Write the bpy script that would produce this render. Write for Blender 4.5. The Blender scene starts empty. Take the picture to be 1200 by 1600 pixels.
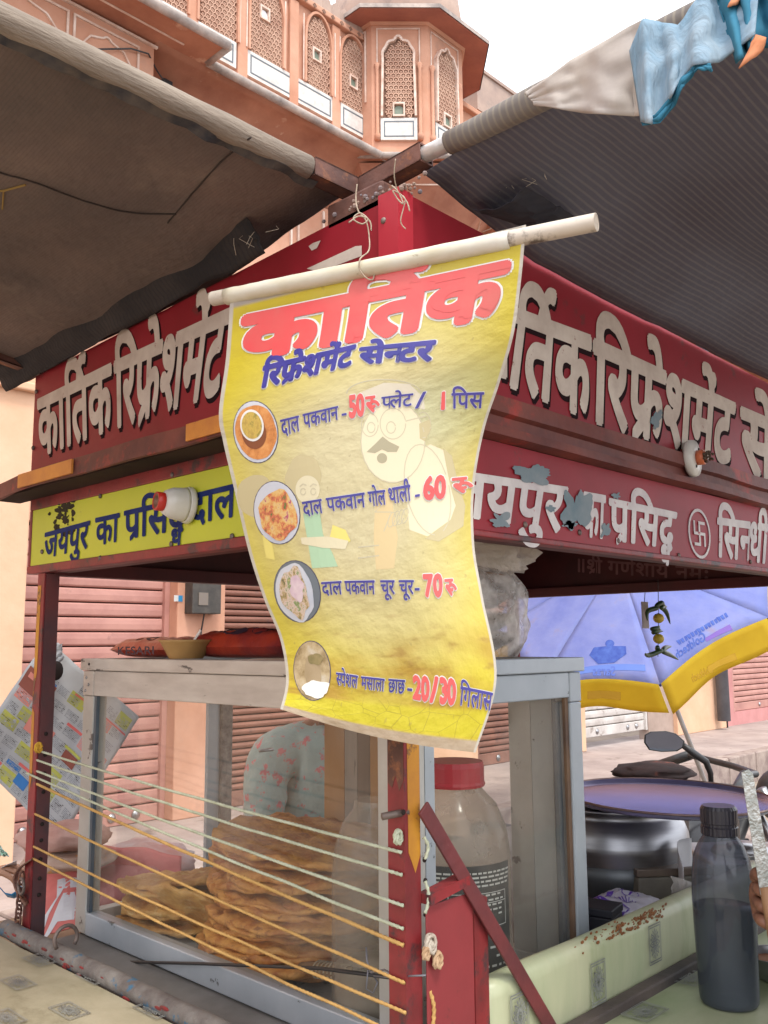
import bpy, bmesh, math, random
from mathutils import Vector, Matrix, noise
random.seed(7)
R = math.radians
sc = bpy.context.scene
col = sc.collection

# ---------------------------------------------------------------- camera, world, sun, exposure
YAW, PITCH, ROLL, FPX = R(46), R(8.2), R(0.45), 1424.0
CAM = Vector((-.8353, -.7762, 1.5))
hd = Vector((math.sin(YAW), math.cos(YAW), 0)); rt0 = Vector((math.cos(YAW), -math.sin(YAW), 0))
fw = hd*math.cos(PITCH) + Vector((0, 0, math.sin(PITCH)))
up0 = -hd*math.sin(PITCH) + Vector((0, 0, math.cos(PITCH)))
rt = rt0*math.cos(ROLL) - up0*math.sin(ROLL)
upv = up0*math.cos(ROLL) + rt0*math.sin(ROLL)
cd = bpy.data.cameras.new('camera'); cam = bpy.data.objects.new('camera', cd); col.objects.link(cam)
cd.sensor_fit = 'VERTICAL'; cd.sensor_height = 24; cd.lens = 24*FPX/1600; cd.clip_start = .02; cd.clip_end = 500
m = Matrix((rt, upv, -fw)).transposed().to_4x4(); m.translation = CAM; cam.matrix_world = m
sc.camera = cam

w = bpy.data.worlds.new("World"); sc.world = w; w.use_nodes = True
nt = w.node_tree; bg = nt.nodes['Background']
SUN_EL, SUN_AZ = R(60), R(205)
sky = nt.nodes.new('ShaderNodeTexSky'); sky.sky_type = 'NISHITA'; sky.sun_disc = False
sky.sun_elevation = SUN_EL; sky.sun_rotation = SUN_AZ; sky.dust_density = 4; sky.air_density = 1.2
hsv = nt.nodes.new('ShaderNodeHueSaturation'); hsv.inputs['Saturation'].default_value = .3
mx = nt.nodes.new('ShaderNodeMix'); mx.data_type = 'RGBA'; mx.inputs[0].default_value = .7
mx.inputs[7].default_value = (8.6, 8.9, 9.5, 1)       # bright even cloud
nt.links.new(sky.outputs[0], hsv.inputs['Color']); nt.links.new(hsv.outputs[0], mx.inputs[6]); nt.links.new(mx.outputs[2], bg.inputs[0])
bg.inputs[1].default_value = .15
sl = bpy.data.lights.new('sun', 'SUN'); sl.energy = 1.35; sl.angle = R(12); sl.color = (1, .95, .87)
so = bpy.data.objects.new('sun', sl); col.objects.link(so)
sd = Vector((math.sin(SUN_AZ)*math.cos(SUN_EL), math.cos(SUN_AZ)*math.cos(SUN_EL), math.sin(SUN_EL)))
so.rotation_euler = sd.to_track_quat('Z', 'Y').to_euler(); so.location = (0, 0, 12)
vs = sc.view_settings; vs.view_transform = 'Standard'; vs.look = 'None'; vs.exposure = .90; vs.gamma = 1
sc.cycles.max_bounces = 8; sc.cycles.transparent_max_bounces = 24; sc.cycles.diffuse_bounces = 4

# ---------------------------------------------------------------- measuring: where the line of sight through a photograph point meets a real plane
def ray(px, py): return fw*FPX + rt*(px-600) - upv*(py-800)
def at(px, py, k, val):
    d = ray(px, py)
    if k == 'd': t = val/d.dot(hd)
    else:
        i = 'xyz'.index(k); t = (val-CAM[i])/d[i]
    return CAM + d*t
def pix(P):
    d = P-CAM; z = d.dot(fw); return 600+FPX*d.dot(rt)/z, 800-FPX*d.dot(upv)/z

# ---------------------------------------------------------------- materials
def srgb(h):
    h = h.lstrip('#'); o = []
    for i in (0, 2, 4):
        c = int(h[i:i+2], 16)/255; o.append(c/12.92 if c < .04045 else ((c+.055)/1.055)**2.4)
    return tuple(o)+(1,)
MATS = {}
def mat(name, c, c2=None, scale=8, rough=.6, metal=0, bump=0, bscale=None, c3=None, t3=.62, s3=3, edge3=.03, stretch=(1,1,1), wave=None, trans=0, sss=0, detail=6, coord='Object', rot=(0,0,0), spec=.5):
    """colour c varied towards c2 by noise, patches of c3 (chips, stains) above t3"""
    if name in MATS: return MATS[name]
    M = bpy.data.materials.new(name); M.use_nodes = True; n = M.node_tree.nodes; l = M.node_tree.links
    b = n['Principled BSDF']; out = n['Material Output']
    t3 -= .035
    c = srgb(c) if isinstance(c, str) else tuple(c)+(1,)
    tc = n.new('ShaderNodeTexCoord'); mp = n.new('ShaderNodeMapping'); mp.inputs['Scale'].default_value = stretch; mp.inputs['Rotation'].default_value = rot
    l.new(tc.outputs[coord], mp.inputs[0])
    oi = n.new('ShaderNodeObjectInfo')
    addv = n.new('ShaderNodeVectorMath'); addv.operation = 'ADD'; sca = n.new('ShaderNodeVectorMath'); sca.operation = 'SCALE'
    cb = n.new('ShaderNodeCombineXYZ'); l.new(oi.outputs['Random'], cb.inputs[0]); l.new(oi.outputs['Random'], cb.inputs[1])
    l.new(cb.outputs[0], sca.inputs[0]); sca.inputs['Scale'].default_value = 13
    l.new(mp.outputs[0], addv.inputs[0]); l.new(sca.outputs[0], addv.inputs[1]); V = addv.outputs[0]
    cur = None
    if c2 is not None:
        c2 = srgb(c2) if isinstance(c2, str) else tuple(c2)+(1,)
        c2 = tuple(max(0, q+(q-p)*.35) for p, q in zip(c[:3], c2[:3]))+(1,)
        nz = n.new('ShaderNodeTexNoise'); nz.inputs['Scale'].default_value = scale; nz.inputs['Detail'].default_value = detail; nz.inputs['Roughness'].default_value = .62
        l.new(V, nz.inputs['Vector'])
        rp = n.new('ShaderNodeMapRange'); rp.inputs[1].default_value = .35; rp.inputs[2].default_value = .68; l.new(nz.outputs[0], rp.inputs[0])
        mi = n.new('ShaderNodeMix'); mi.data_type = 'RGBA'; mi.inputs[6].default_value = c; mi.inputs[7].default_value = c2
        l.new(rp.outputs[0], mi.inputs[0]); cur = mi.outputs[2]
    if wave:
        ws, wax, wc, wf = wave
        wv = n.new('ShaderNodeTexWave'); wv.bands_direction = wax; wv.inputs['Scale'].default_value = ws; wv.inputs['Distortion'].default_value = .6; wv.inputs['Detail'].default_value = 1
        l.new(mp.outputs[0], wv.inputs['Vector'])
        rp = n.new('ShaderNodeMapRange'); rp.inputs[1].default_value = .6; rp.inputs[2].default_value = .95; rp.inputs[4].default_value = wf; l.new(wv.outputs['Fac'], rp.inputs[0])
        mi = n.new('ShaderNodeMix'); mi.data_type = 'RGBA'; mi.inputs[7].default_value = srgb(wc)
        if cur: l.new(cur, mi.inputs[6])
        else: mi.inputs[6].default_value = c
        l.new(rp.outputs[0], mi.inputs[0]); cur = mi.outputs[2]
    if c3 is not None:
        c3 = srgb(c3) if isinstance(c3, str) else tuple(c3)+(1,)
        nz = n.new('ShaderNodeTexNoise'); nz.inputs['Scale'].default_value = s3; nz.inputs['Detail'].default_value = 9; nz.inputs['Roughness'].default_value = .68
        l.new(V, nz.inputs['Vector'])
        rp = n.new('ShaderNodeMapRange'); rp.inputs[1].default_value = t3; rp.inputs[2].default_value = t3+edge3; l.new(nz.outputs[0], rp.inputs[0])
        mi = n.new('ShaderNodeMix'); mi.data_type = 'RGBA'; mi.inputs[7].default_value = c3
        if cur: l.new(cur, mi.inputs[6])
        else: mi.inputs[6].default_value = c
        l.new(rp.outputs[0], mi.inputs[0]); cur = mi.outputs[2]
    if cur: l.new(cur, b.inputs['Base Color'])
    else: b.inputs['Base Color'].default_value = c
    b.inputs['Roughness'].default_value = rough; b.inputs['Metallic'].default_value = metal; b.inputs['Specular IOR Level'].default_value = spec if rough < .85 else min(spec, .18)
    if bump:
        nz = n.new('ShaderNodeTexNoise'); nz.inputs['Scale'].default_value = bscale or scale*3; nz.inputs['Detail'].default_value = 5; l.new(V, nz.inputs['Vector'])
        bp = n.new('ShaderNodeBump'); bp.inputs['Strength'].default_value = bump; bp.inputs['Distance'].default_value = .01; l.new(nz.outputs[0], bp.inputs['Height']); l.new(bp.outputs[0], b.inputs['Normal'])
    if trans:
        t = n.new('ShaderNodeBsdfTranslucent'); ms = n.new('ShaderNodeMixShader'); ms.inputs[0].default_value = trans
        if cur: l.new(cur, t.inputs[0])
        else: t.inputs[0].default_value = c
        l.new(b.outputs[0], ms.inputs[1]); l.new(t.outputs[0], ms.inputs[2]); l.new(ms.outputs[0], out.inputs[0])
    MATS[name] = M; return M
def clear(name, tint, alpha, rough=.08, dust=0, dustc='#b9aea0', scale=4, ior=1.45, crease=0):
    """thin clear sheet: transparent with reflection, coloured film and dust"""
    if name in MATS: return MATS[name]
    M = bpy.data.materials.new(name); M.use_nodes = True; n = M.node_tree.nodes; l = M.node_tree.links
    b = n['Principled BSDF']; out = n['Material Output']; b.inputs['Base Color'].default_value = srgb(dustc); b.inputs['Roughness'].default_value = .8
    tr = n.new('ShaderNodeBsdfTransparent'); tr.inputs[0].default_value = srgb(tint)
    gl = n.new('ShaderNodeBsdfGlossy'); gl.inputs['Roughness'].default_value = rough
    lw_ = n.new('ShaderNodeLayerWeight'); pw_ = n.new('ShaderNodeMath'); pw_.operation = 'POWER'; pw_.inputs[1].default_value = 4; l.new(lw_.outputs['Facing'], pw_.inputs[0])
    fr = n.new('ShaderNodeMath'); fr.operation = 'MULTIPLY_ADD'; fr.inputs[1].default_value = .6; fr.inputs[2].default_value = .045; l.new(pw_.outputs[0], fr.inputs[0])
    m1 = n.new('ShaderNodeMixShader'); l.new(fr.outputs[0], m1.inputs[0]); l.new(tr.outputs[0], m1.inputs[1]); l.new(gl.outputs[0], m1.inputs[2])
    if crease:
        tcc = n.new('ShaderNodeTexCoord'); nc = n.new('ShaderNodeTexNoise'); nc.inputs['Scale'].default_value = 28; nc.inputs['Detail'].default_value = 4; nc.inputs['Distortion'].default_value = 2.5; l.new(tcc.outputs['Object'], nc.inputs['Vector'])
        bc = n.new('ShaderNodeBump'); bc.inputs['Strength'].default_value = crease; bc.inputs['Distance'].default_value = .02; l.new(nc.outputs[0], bc.inputs['Height']); l.new(bc.outputs[0], gl.inputs['Normal']); l.new(bc.outputs[0], b.inputs['Normal']); l.new(bc.outputs[0], lw_.inputs['Normal'])
    m2 = n.new('ShaderNodeMixShader')
    tc = n.new('ShaderNodeTexCoord'); nz = n.new('ShaderNodeTexNoise'); nz.inputs['Scale'].default_value = scale; nz.inputs['Detail'].default_value = 8; l.new(tc.outputs['Object'], nz.inputs['Vector'])
    rp = n.new('ShaderNodeMapRange'); rp.inputs[1].default_value = .42; rp.inputs[2].default_value = .72; rp.inputs[3].default_value = alpha; rp.inputs[4].default_value = alpha+dust
    l.new(nz.outputs[0], rp.inputs[0]); l.new(rp.outputs[0], m2.inputs[0]); l.new(m1.outputs[0], m2.inputs[1]); l.new(b.outputs[0], m2.inputs[2]); l.new(m2.outputs[0], out.inputs[0])
    MATS[name] = M; return M

# ---------------------------------------------------------------- mesh builder
class MB:
    def __init__(s): s.v = []; s.f = []
    def add(s, vs, fs):
        o = len(s.v); s.v += [Vector(p) for p in vs]; s.f += [tuple(i+o for i in f) for f in fs]; return s
    def box(s, x0, x1, y0, y1, z0, z1):
        return s.add([(x, y, z) for z in (z0, z1) for y in (y0, y1) for x in (x0, x1)], [(0,2,3,1),(4,5,7,6),(0,1,5,4),(2,6,7,3),(0,4,6,2),(1,3,7,5)])
    def bar(s, p, q, w, h=None, up=(0,0,1)):
        h = h or w; p = Vector(p); q = Vector(q); d = (q-p).normalized(); up = Vector(up)
        if abs(d.dot(up)) > .99: up = Vector((1, 0, 0))
        a = d.cross(up).normalized(); b = a.cross(d)
        vs = [e+a*i*w/2+b*j*h/2 for e in (p, q) for i, j in ((-1,-1),(1,-1),(1,1),(-1,1))]
        return s.add(vs, [(0,1,2,3),(7,6,5,4),(0,4,5,1),(1,5,6,2),(2,6,7,3),(3,7,4,0)])
    def tube(s, pts, r, seg=8, caps=True, twist=0, lobes=0, depth=.25):
        pts = [Vector(p) for p in pts]; n = len(pts); rs = r if isinstance(r, (list, tuple)) else [r]*n
        d0 = (pts[1]-pts[0]).normalized(); a = d0.orthogonal().normalized(); vs = []; L = 0
        for i, p in enumerate(pts):
            d = (pts[min(i+1, n-1)]-pts[max(i-1, 0)]).normalized(); a = (a-d*a.dot(d)).normalized(); b = d.cross(a)
            if i: L += (p-pts[i-1]).length
            for k in range(seg):
                t = 2*math.pi*k/seg
                rr = rs[i]*(1-depth*(.5+.5*math.cos(lobes*(t-L*twist)))) if lobes else rs[i]
                vs.append(p+a*math.cos(t)*rr+b*math.sin(t)*rr)
        fs = [(i*seg+k, i*seg+(k+1)%seg, (i+1)*seg+(k+1)%seg, (i+1)*seg+k) for i in range(n-1) for k in range(seg)]
        if caps: fs += [tuple(range(seg))[::-1], tuple((n-1)*seg+k for k in range(seg))]
        return s.add(vs, fs)
    def lathe(s, c, prof, seg=24, M=None, wob=0):
        c = Vector(c); vs = []
        for j, (r, z) in enumerate(prof):
            for k in range(seg):
                t = 2*math.pi*k/seg; rr = r*(1+wob*noise.noise(Vector((math.cos(t)*2, math.sin(t)*2, j*.3))))
                p = Vector((math.cos(t)*rr, math.sin(t)*rr, z)); vs.append(c+(M @ p if M else p))
        n = len(prof)
        fs = [(j*seg+k, j*seg+(k+1)%seg, (j+1)*seg+(k+1)%seg, (j+1)*seg+k) for j in range(n-1) for k in range(seg)]
        if prof[0][0] > 1e-6: fs.append(tuple(range(seg))[::-1])
        if prof[-1][0] > 1e-6: fs.append(tuple((n-1)*seg+k for k in range(seg)))
        return s.add(vs, fs)
    def ball(s, c, r, seg=12, rings=7, sc3=(1,1,1)):
        c = Vector(c); vs = []
        for j in range(rings+1):
            a = math.pi*j/rings
            for k in range(seg):
                t = 2*math.pi*k/seg; vs.append(c+Vector((math.sin(a)*math.cos(t)*r*sc3[0], math.sin(a)*math.sin(t)*r*sc3[1], -math.cos(a)*r*sc3[2])))
        return s.add(vs, [(j*seg+k, j*seg+(k+1)%seg, (j+1)*seg+(k+1)%seg, (j+1)*seg+k) for j in range(rings) for k in range(seg)])
    def prism(s, pts, d):
        """closed polygon (3-D points) extruded along vector d"""
        n = len(pts); d = Vector(d); vs = [Vector(p) for p in pts]+[Vector(p)+d for p in pts]
        return s.add(vs, [tuple(range(n))[::-1], tuple(range(n, 2*n))]+[(i, (i+1) % n, n+(i+1) % n, n+i) for i in range(n)])
    def sheet(s, fn, nu, nv, th=0):
        """fn(i/nu, j/nv) -> point; th gives real thickness"""
        P = [[Vector(fn(i/nu, j/nv)) for i in range(nu+1)] for j in range(nv+1)]
        g = [p for row in P for p in row]; q = lambda i, j: j*(nu+1)+i
        fs = [(q(i, j), q(i+1, j), q(i+1, j+1), q(i, j+1)) for j in range(nv) for i in range(nu)]
        if not th: return s.add(g, fs)
        N = []
        for j in range(nv+1):
            for i in range(nu+1):
                a = P[j][min(i+1, nu)]-P[j][max(i-1, 0)]; b = P[min(j+1, nv)][i]-P[max(j-1, 0)][i]; N.append(a.cross(b).normalized())
        o = len(g); g2 = g+[p-nn*th for p, nn in zip(g, N)]
        fs += [tuple(k+o for k in f[::-1]) for f in fs[:]]
        for i in range(nu): fs += [(q(i+1, 0), q(i, 0), q(i, 0)+o, q(i+1, 0)+o), (q(i, nv), q(i+1, nv), q(i+1, nv)+o, q(i, nv)+o)]
        for j in range(nv): fs += [(q(0, j), q(0, j+1), q(0, j+1)+o, q(0, j)+o), (q(nu, j+1), q(nu, j), q(nu, j)+o, q(nu, j+1)+o)]
        return s.add(g2, fs)
    def build(s, name, m, parent=None, smooth=False, bevel=0, kind=None, recalc=True, uv=None):
        base = BASE.get(parent.name, Vector()) if parent else Vector()
        me = bpy.data.meshes.new(name); me.from_pydata([p-base for p in s.v], [], s.f)
        if recalc:
            bm = bmesh.new(); bm.from_mesh(me); bmesh.ops.recalc_face_normals(bm, faces=bm.faces); bm.to_mesh(me); bm.free()
        if smooth:
            for p in me.polygons: p.use_smooth = True
        if m: me.materials.append(m)
        o = bpy.data.objects.new(name, me); col.objects.link(o)
        if parent: o.parent = parent
        BASE[o.name] = base
        if kind: o['kind'] = kind
        if bevel:
            b = o.modifiers.new('edge', 'BEVEL'); b.width = bevel; b.segments = 2; b.limit_method = 'ANGLE'
        return o
BASE = {}
def smooth_angle(o, a=40):
    for p in o.data.polygons: p.use_smooth = True
    try: o.data.set_sharp_from_angle(angle=R(a))
    except Exception: pass
    return o
def thing(name, label, cat, loc=(0, 0, 0), group=None):
    o = bpy.data.objects.new(name, None); col.objects.link(o); o.location = loc; o.empty_display_size = .1
    BASE[o.name] = Vector(loc); o['label'] = label; o['category'] = cat
    if group: o['group'] = group
    return o
def solo(o, label, cat, group=None, kind=None):
    if label: o['label'] = label
    if cat: o['category'] = cat
    if group: o['group'] = group
    if kind: o['kind'] = kind
    return o
def recenter(o, loc):
    """give a one-mesh thing its origin at its base"""
    loc = Vector(loc); o.data.transform(Matrix.Translation(-loc)); o.location = loc; BASE[o.name] = loc; return o
def rep(o, n, step, parent):
    """n more copies of a piece sharing its mesh, each moved on by step"""
    for k in range(1, n+1):
        c = o.copy(); col.objects.link(c); c.parent = parent; c.location = o.location+Vector(step)*k
def copy_thing(o, loc, label=None, rz=None):
    r = o.copy(); col.objects.link(r); r.location = loc
    if rz is not None: r.rotation_euler.z = rz
    if label: r['label'] = label
    for ch in list(o.children):
        c = ch.copy(); col.objects.link(c); c.parent = r
        for g in ch.children:
            d = g.copy(); col.objects.link(d); d.parent = c
    return r
def nz(x, y=0, z=0): return noise.noise(Vector((x, y, z)))

# ---------------------------------------------------------------- lettering: glyph outlines laid on a surface
GC = {}
ADV = {'ि': .27, 'ा': .27, 'ी': .27, '॥': .62, '-': .36, '/': .32, ' ': .3, '1': .46, 'ः': .3}
def glyph(ch, off):
    k = (ch, round(off, 4))
    if k in GC: return GC[k]
    cu = bpy.data.curves.new('g', 'FONT'); cu.body = ch; cu.resolution_u = 3; cu.offset = off
    o = bpy.data.objects.new('g', cu); col.objects.link(o); bpy.context.view_layer.update()
    me = o.evaluated_get(bpy.context.evaluated_depsgraph_get()).to_mesh()
    vs = [(v.co.x, v.co.y) for v in me.vertices]; fs = [tuple(p.vertices) for p in me.polygons]
    bpy.data.objects.remove(o); bpy.data.curves.remove(cu)
    GC[k] = (vs, fs); return GC[k]
def width(ch):
    if ch in ADV: return ADV[ch]
    vs, _ = glyph(ch, 0); return (max(v[0] for v in vs) if vs else .3)+(.05 if ch.isascii() else 0)
MARKS = 'ुूें'
def dirs(off):
    if off < .006: return [(0, 0)]
    n = 6 if off < .03 else 8 if off < .045 else 14; o = [(math.cos(2*math.pi*k/n+.39)*off, math.sin(2*math.pi*k/n+.39)*off) for k in range(n)]
    if off > .07: o += [(x*.5, y*.5) for x, y in o]
    return o
def layout(tok, off):
    """tokens: letters in drawing order; '~x' half form, 'R' reph, 'K' rakar, 'Q' rakar under a middle stem, 'D' small dha below"""
    out = []; pen = 0; i = 0
    plain = tok.isascii()
    while i < len(tok):
        c = tok[i]
        if plain and c != ' ': vs, fs = glyph(c, off); out.append(([(pen+x, y) for x, y in vs], fs)); pen += width(c); i += 1; continue
        if c == '~':
            c = tok[i+1]; i += 2; a = width(c)-.17; vs, fs = glyph(c, off)
            bm = bmesh.new(); bv = [bm.verts.new((x, y, 0)) for x, y in vs]
            for f in fs:
                try: bm.faces.new([bv[q] for q in f])
                except ValueError: pass
            bmesh.ops.bisect_plane(bm, geom=bm.verts[:]+bm.edges[:]+bm.faces[:], plane_co=(a, 0, 0), plane_no=(1, 0, 0), clear_outer=True)
            bm.verts.index_update()
            out.append(([(v.co.x+pen, v.co.y) for v in bm.verts], [tuple(v.index for v in f.verts) for f in bm.faces])); bm.free(); pen += a; continue
        i += 1
        if c == 'R': vs, fs = glyph('े', off); out.append(([(pen-.47-x-.02, y) for x, y in vs], fs)); continue
        if c in 'KQ':
            x0 = pen-(.1 if c == 'K' else .38); t = .035+off
            out.append(([(x0, .16-t), (x0, .16+t*1.6), (x0-.26, -.02+t), (x0-.26, -.02-t)], [(0, 1, 2, 3)])); continue
        if c == 'D':
            vs, fs = glyph('ध', off*1.4); out.append(([(pen-.42+x*.55, y*.5-.3) for x, y in vs], fs)); continue
        if c == 'U':   # long u of 'ru', at the side of the letter
            vs, fs = glyph('ू', off); out.append(([(pen+x+.08, y+.42) for x, y in vs], fs)); pen += .18; continue
        if c in MARKS: vs, fs = glyph(c, off); out.append(([(pen+x, y) for x, y in vs], fs)); continue
        if c == ' ': pen += .3; continue
        vs, fs = glyph(c, off); out.append(([(pen+x, y) for x, y in vs], fs)); pen += width(c)
    return out, pen
class Plane:
    """flat surface: origin o, unit axes a (reading direction) and b (up), normal n towards the reader"""
    def __init__(s, k, val, o, a, b): s.k, s.val = k, val; s.o, s.a, s.b = Vector(o), Vector(a), Vector(b); s.n = s.a.cross(s.b); s.cut = 0; s.o['xyz'.index(k)] = val
    def inv(s, px, py): d = at(px, py, s.k, s.val)-s.o; return d.dot(s.a), d.dot(s.b)
    def P(s, u, v, h=0): return s.o+s.a*u+s.b*v+s.n*h
class Patch:
    """curved sheet given by fn(s,t)"""
    def __init__(s, fn, cut=1/30, sgn=1):
        s.fn, s.cut, s.sgn = fn, cut, sgn; s.g = []
        for j in range(61):
            for i in range(41):
                x, y = pix(fn(i/40, j/60)); s.g.append((x, y, i/40, j/60))
    def inv(s, px, py):
        b = min(s.g, key=lambda q: (q[0]-px)**2+(q[1]-py)**2); u, v = b[2], b[3]
        for _ in range(6):
            x, y = pix(s.fn(u, v)); e = 1e-3; xa, ya = pix(s.fn(u+e, v)); xb, yb = pix(s.fn(u, v+e))
            a, c, b_, d = (xa-x)/e, (ya-y)/e, (xb-x)/e, (yb-y)/e; D = a*d-b_*c
            if abs(D) < 1e-9: break
            dx, dy = px-x, py-y; u += (dx*d-b_*dy)/D; v += (a*dy-c*dx)/D
        return u, v
    def P(s, u, v, h=0):
        e = .004; p = s.fn(u, v); n = (s.fn(u+e, v)-s.fn(u-e, v)).cross(s.fn(u, v+e)-s.fn(u, v-e)).normalized()*s.sgn; return p+n*h
def lay(mb, surf, vs, fs, h):
    """put flat outlines (surface coordinates) on a surface, cut finely enough to follow its bends"""
    if surf.cut and vs:
        bm = bmesh.new(); bv = [bm.verts.new((x, y, 0)) for x, y in vs]
        for f in fs:
            try: bm.faces.new([bv[q] for q in f])
            except ValueError: pass
        for ax in (0, 1):
            lo, hi = min(v[ax] for v in vs), max(v[ax] for v in vs); stp = surf.cut*(1 if ax == 0 else .7)
            k = math.floor(lo/stp)+1
            while k*stp < hi:
                co = [0, 0, 0]; no = [0, 0, 0]; co[ax] = k*stp; no[ax] = 1
                bmesh.ops.bisect_plane(bm, geom=bm.verts[:]+bm.edges[:]+bm.faces[:], plane_co=co, plane_no=no); k += 1
        bm.verts.index_update(); vs = [(v.co.x, v.co.y) for v in bm.verts]; fs = [tuple(v.index for v in f.verts) for f in bm.faces]; bm.free()
    mb.add([surf.P(x, y, h) for x, y in vs], fs)
def write(mb, surf, tok, bl, br, tr, tl, off=.03, h=.0008, dx=0, dy=0, capn=.62):
    """word between photo corners: baseline start/end, headline end/start"""
    A, B, Cc, D = [surf.inv(*p) for p in (bl, br, tr, tl)]
    gl, W = layout(tok, 0)
    for gi, ((vs, fs), (ox, oy)) in enumerate((g_, d_) for g_ in gl for d_ in dirs(off)):
        q = []
        for x, y in vs:
            s_, t_ = (x+dx+ox)/W, (y+dy+oy)/capn
            q.append(((A[0]*(1-s_)+B[0]*s_)*(1-t_)+(D[0]*(1-s_)+Cc[0]*s_)*t_, (A[1]*(1-s_)+B[1]*s_)*(1-t_)+(D[1]*(1-s_)+Cc[1]*s_)*t_))
        lay(mb, surf, q, fs, h+(gi % 37)*1.3e-5)
def blob(mb, surf, pts, h=.0005, raw=False):
    q = list(pts) if raw else [surf.inv(*p) for p in pts]; lay(mb, surf, q, [tuple(range(len(q)))], h)
def oval(cx, cy, rx, ry, tilt=0, n=28, wob=0, a0=0, a1=360):
    t = R(tilt); o = []
    for k in range(n):
        a = R(a0+(a1-a0)*k/(n if a1-a0 == 360 else n-1)); f = 1+wob*(nz(math.cos(a)*1.5+cx, math.sin(a)*1.5+cy)+.22*nz(math.cos(a)*6+cx, math.sin(a)*6+cy))
        x, y = math.cos(a)*rx*f, math.sin(a)*ry*f; o.append((cx+x*math.cos(t)-y*math.sin(t), cy+x*math.sin(t)+y*math.cos(t)))
    return o
def stroke(mb, surf, pts, wpx, h=.0006, closed=False):
    n = len(pts)
    for i in range(n if closed else n-1):
        a, b = Vector(pts[i]), Vector(pts[(i+1) % n]); d = b-a
        if d.length < .01: continue
        d.normalize(); p = Vector((-d.y, d.x))*wpx/2; e = d*wpx*.2
        blob(mb, surf, [tuple(a-e+p), tuple(a-e-p), tuple(b+e-p), tuple(b+e+p)], h)

# ================================================================ MATERIALS
plaster = mat('peach_plaster', (.60,.34,.24), (.49,.255,.17), 1.6, .9, bump=.35, bscale=14, c3=(.40,.25,.19), t3=.60, s3=3.5, edge3=.2)
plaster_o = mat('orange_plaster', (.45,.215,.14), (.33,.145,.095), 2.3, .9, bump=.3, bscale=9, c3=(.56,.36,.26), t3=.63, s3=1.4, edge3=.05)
plaster_p = mat('pale_peach_wall', (.72,.47,.32), (.64,.40,.26), 2, .9, bump=.2, bscale=20, c3=(.60,.36,.25), t3=.68, s3=5, edge3=.1)
plaster_g = mat('weathered_plaster', (.50,.37,.30), (.36,.27,.23), 2, .95, bump=.3, c3=(.22,.19,.18), t3=.6, s3=3, edge3=.2)
limewash = mat('white_limewash', (.72,.60,.52), (.58,.42,.34), 9, .9, bump=.2)
ledge_m = mat('grey_stone_edge', (.52,.44,.39), (.30,.26,.24), 6, .95, bump=.4)
marble = mat('white_marble', (.66,.65,.62), (.52,.50,.47), 9, .5, c3=(.45,.36,.30), t3=.62, s3=8, edge3=.2)
inlay = mat('grey_inlay', (.12,.14,.16), rough=.5)
jali_m = mat('jali_lattice', (.60,.40,.30), (.50,.31,.23), 6, .9)
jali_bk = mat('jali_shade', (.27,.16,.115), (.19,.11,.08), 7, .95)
sh_pink = mat('pink_shutter_paint', (.49,.25,.205), (.39,.185,.155), 3, .55, bump=.12, c3=(.26,.13,.11), t3=.66, s3=5, edge3=.12)
sh_brown = mat('brown_shutter_paint', (.25,.105,.07), (.19,.08,.055), 4, .6, c3=(.12,.06,.05), t3=.62, s3=6, edge3=.1)
sh_white = mat('white_shutter_paint', (.58,.55,.52), (.45,.41,.38), 4, .6, c3=(.3,.25,.22), t3=.62, s3=7, edge3=.06)
dark_gap = mat('dark_recess', (.03,.022,.02), rough=.95)
ground_m = mat('dusty_ground', (.34,.28,.22), (.24,.19,.155), 1.2, .95, bump=.5, bscale=25, c3=(.14,.11,.09), t3=.6, s3=6, edge3=.1)
pave_m = mat('pavement_slab', (.40,.33,.30), (.31,.25,.23), 2.5, .9, bump=.3, bscale=30, c3=(.2,.16,.14), t3=.62, s3=4, edge3=.1)
kerb_m = mat('kerb_stone', (.38,.31,.27), (.26,.2,.18), 7, .95, bump=.4)
steel = mat('dull_steel', (.45,.45,.46), (.32,.32,.33), 6, .35, metal=.9)
blackp = mat('black_plastic', (.015,.015,.017), (.03,.03,.032), 9, .45)
rust = mat('rusted_steel', (.17,.075,.055), (.10,.045,.035), 12, .7, metal=.25, bump=.3, c3=(.28,.11,.05), t3=.6, s3=22, edge3=.1)
red_p = mat('red_enamel', (.29,.014,.026), (.235,.012,.02), 5, .5, bump=.08, c3=(.15,.03,.03), t3=.64, s3=14, edge3=.08, spec=.3)
red_w = mat('worn_red_enamel', (.27,.022,.026), (.16,.018,.02), 9, .5, bump=.2, c3=(.06,.028,.03), t3=.57, s3=22, edge3=.09)
red_d = mat('shaded_inner_red', (.12,.016,.018), (.07,.012,.013), 5, .6, bump=.1)  # inner boards and frame: their backlit shade is put into a darker red
maroon = mat('brownish_red_ledge', (.20,.05,.035), (.11,.03,.025), 7, .6, bump=.25, c3=(.36,.04,.03), t3=.58, s3=6, edge3=.08)
under_m = mat('dark_brown_underside', (.055,.03,.026), (.03,.018,.016), 4, .9)  # near-black brown for the roof sheet and the ledge underside
white_l = mat('cream_lettering', (.66,.585,.51), (.53,.45,.39), 14, .7, c3=(.36,.20,.17), t3=.67, s3=55, edge3=.05, spec=.2)
black_l = mat('black_shadow_paint', (.016,.005,.007), rough=.9)
white_l2 = mat('white_lettering', (.66,.62,.60), (.52,.47,.47), 15, .6, c3=(.35,.03,.04), t3=.66, s3=45, edge3=.02)
yel_p = mat('lime_yellow_board', (.52,.55,.03), (.46,.50,.03), 4, .45, bump=.04, c3=(.26,.27,.05), t3=.70, s3=12, edge3=.05)
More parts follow.
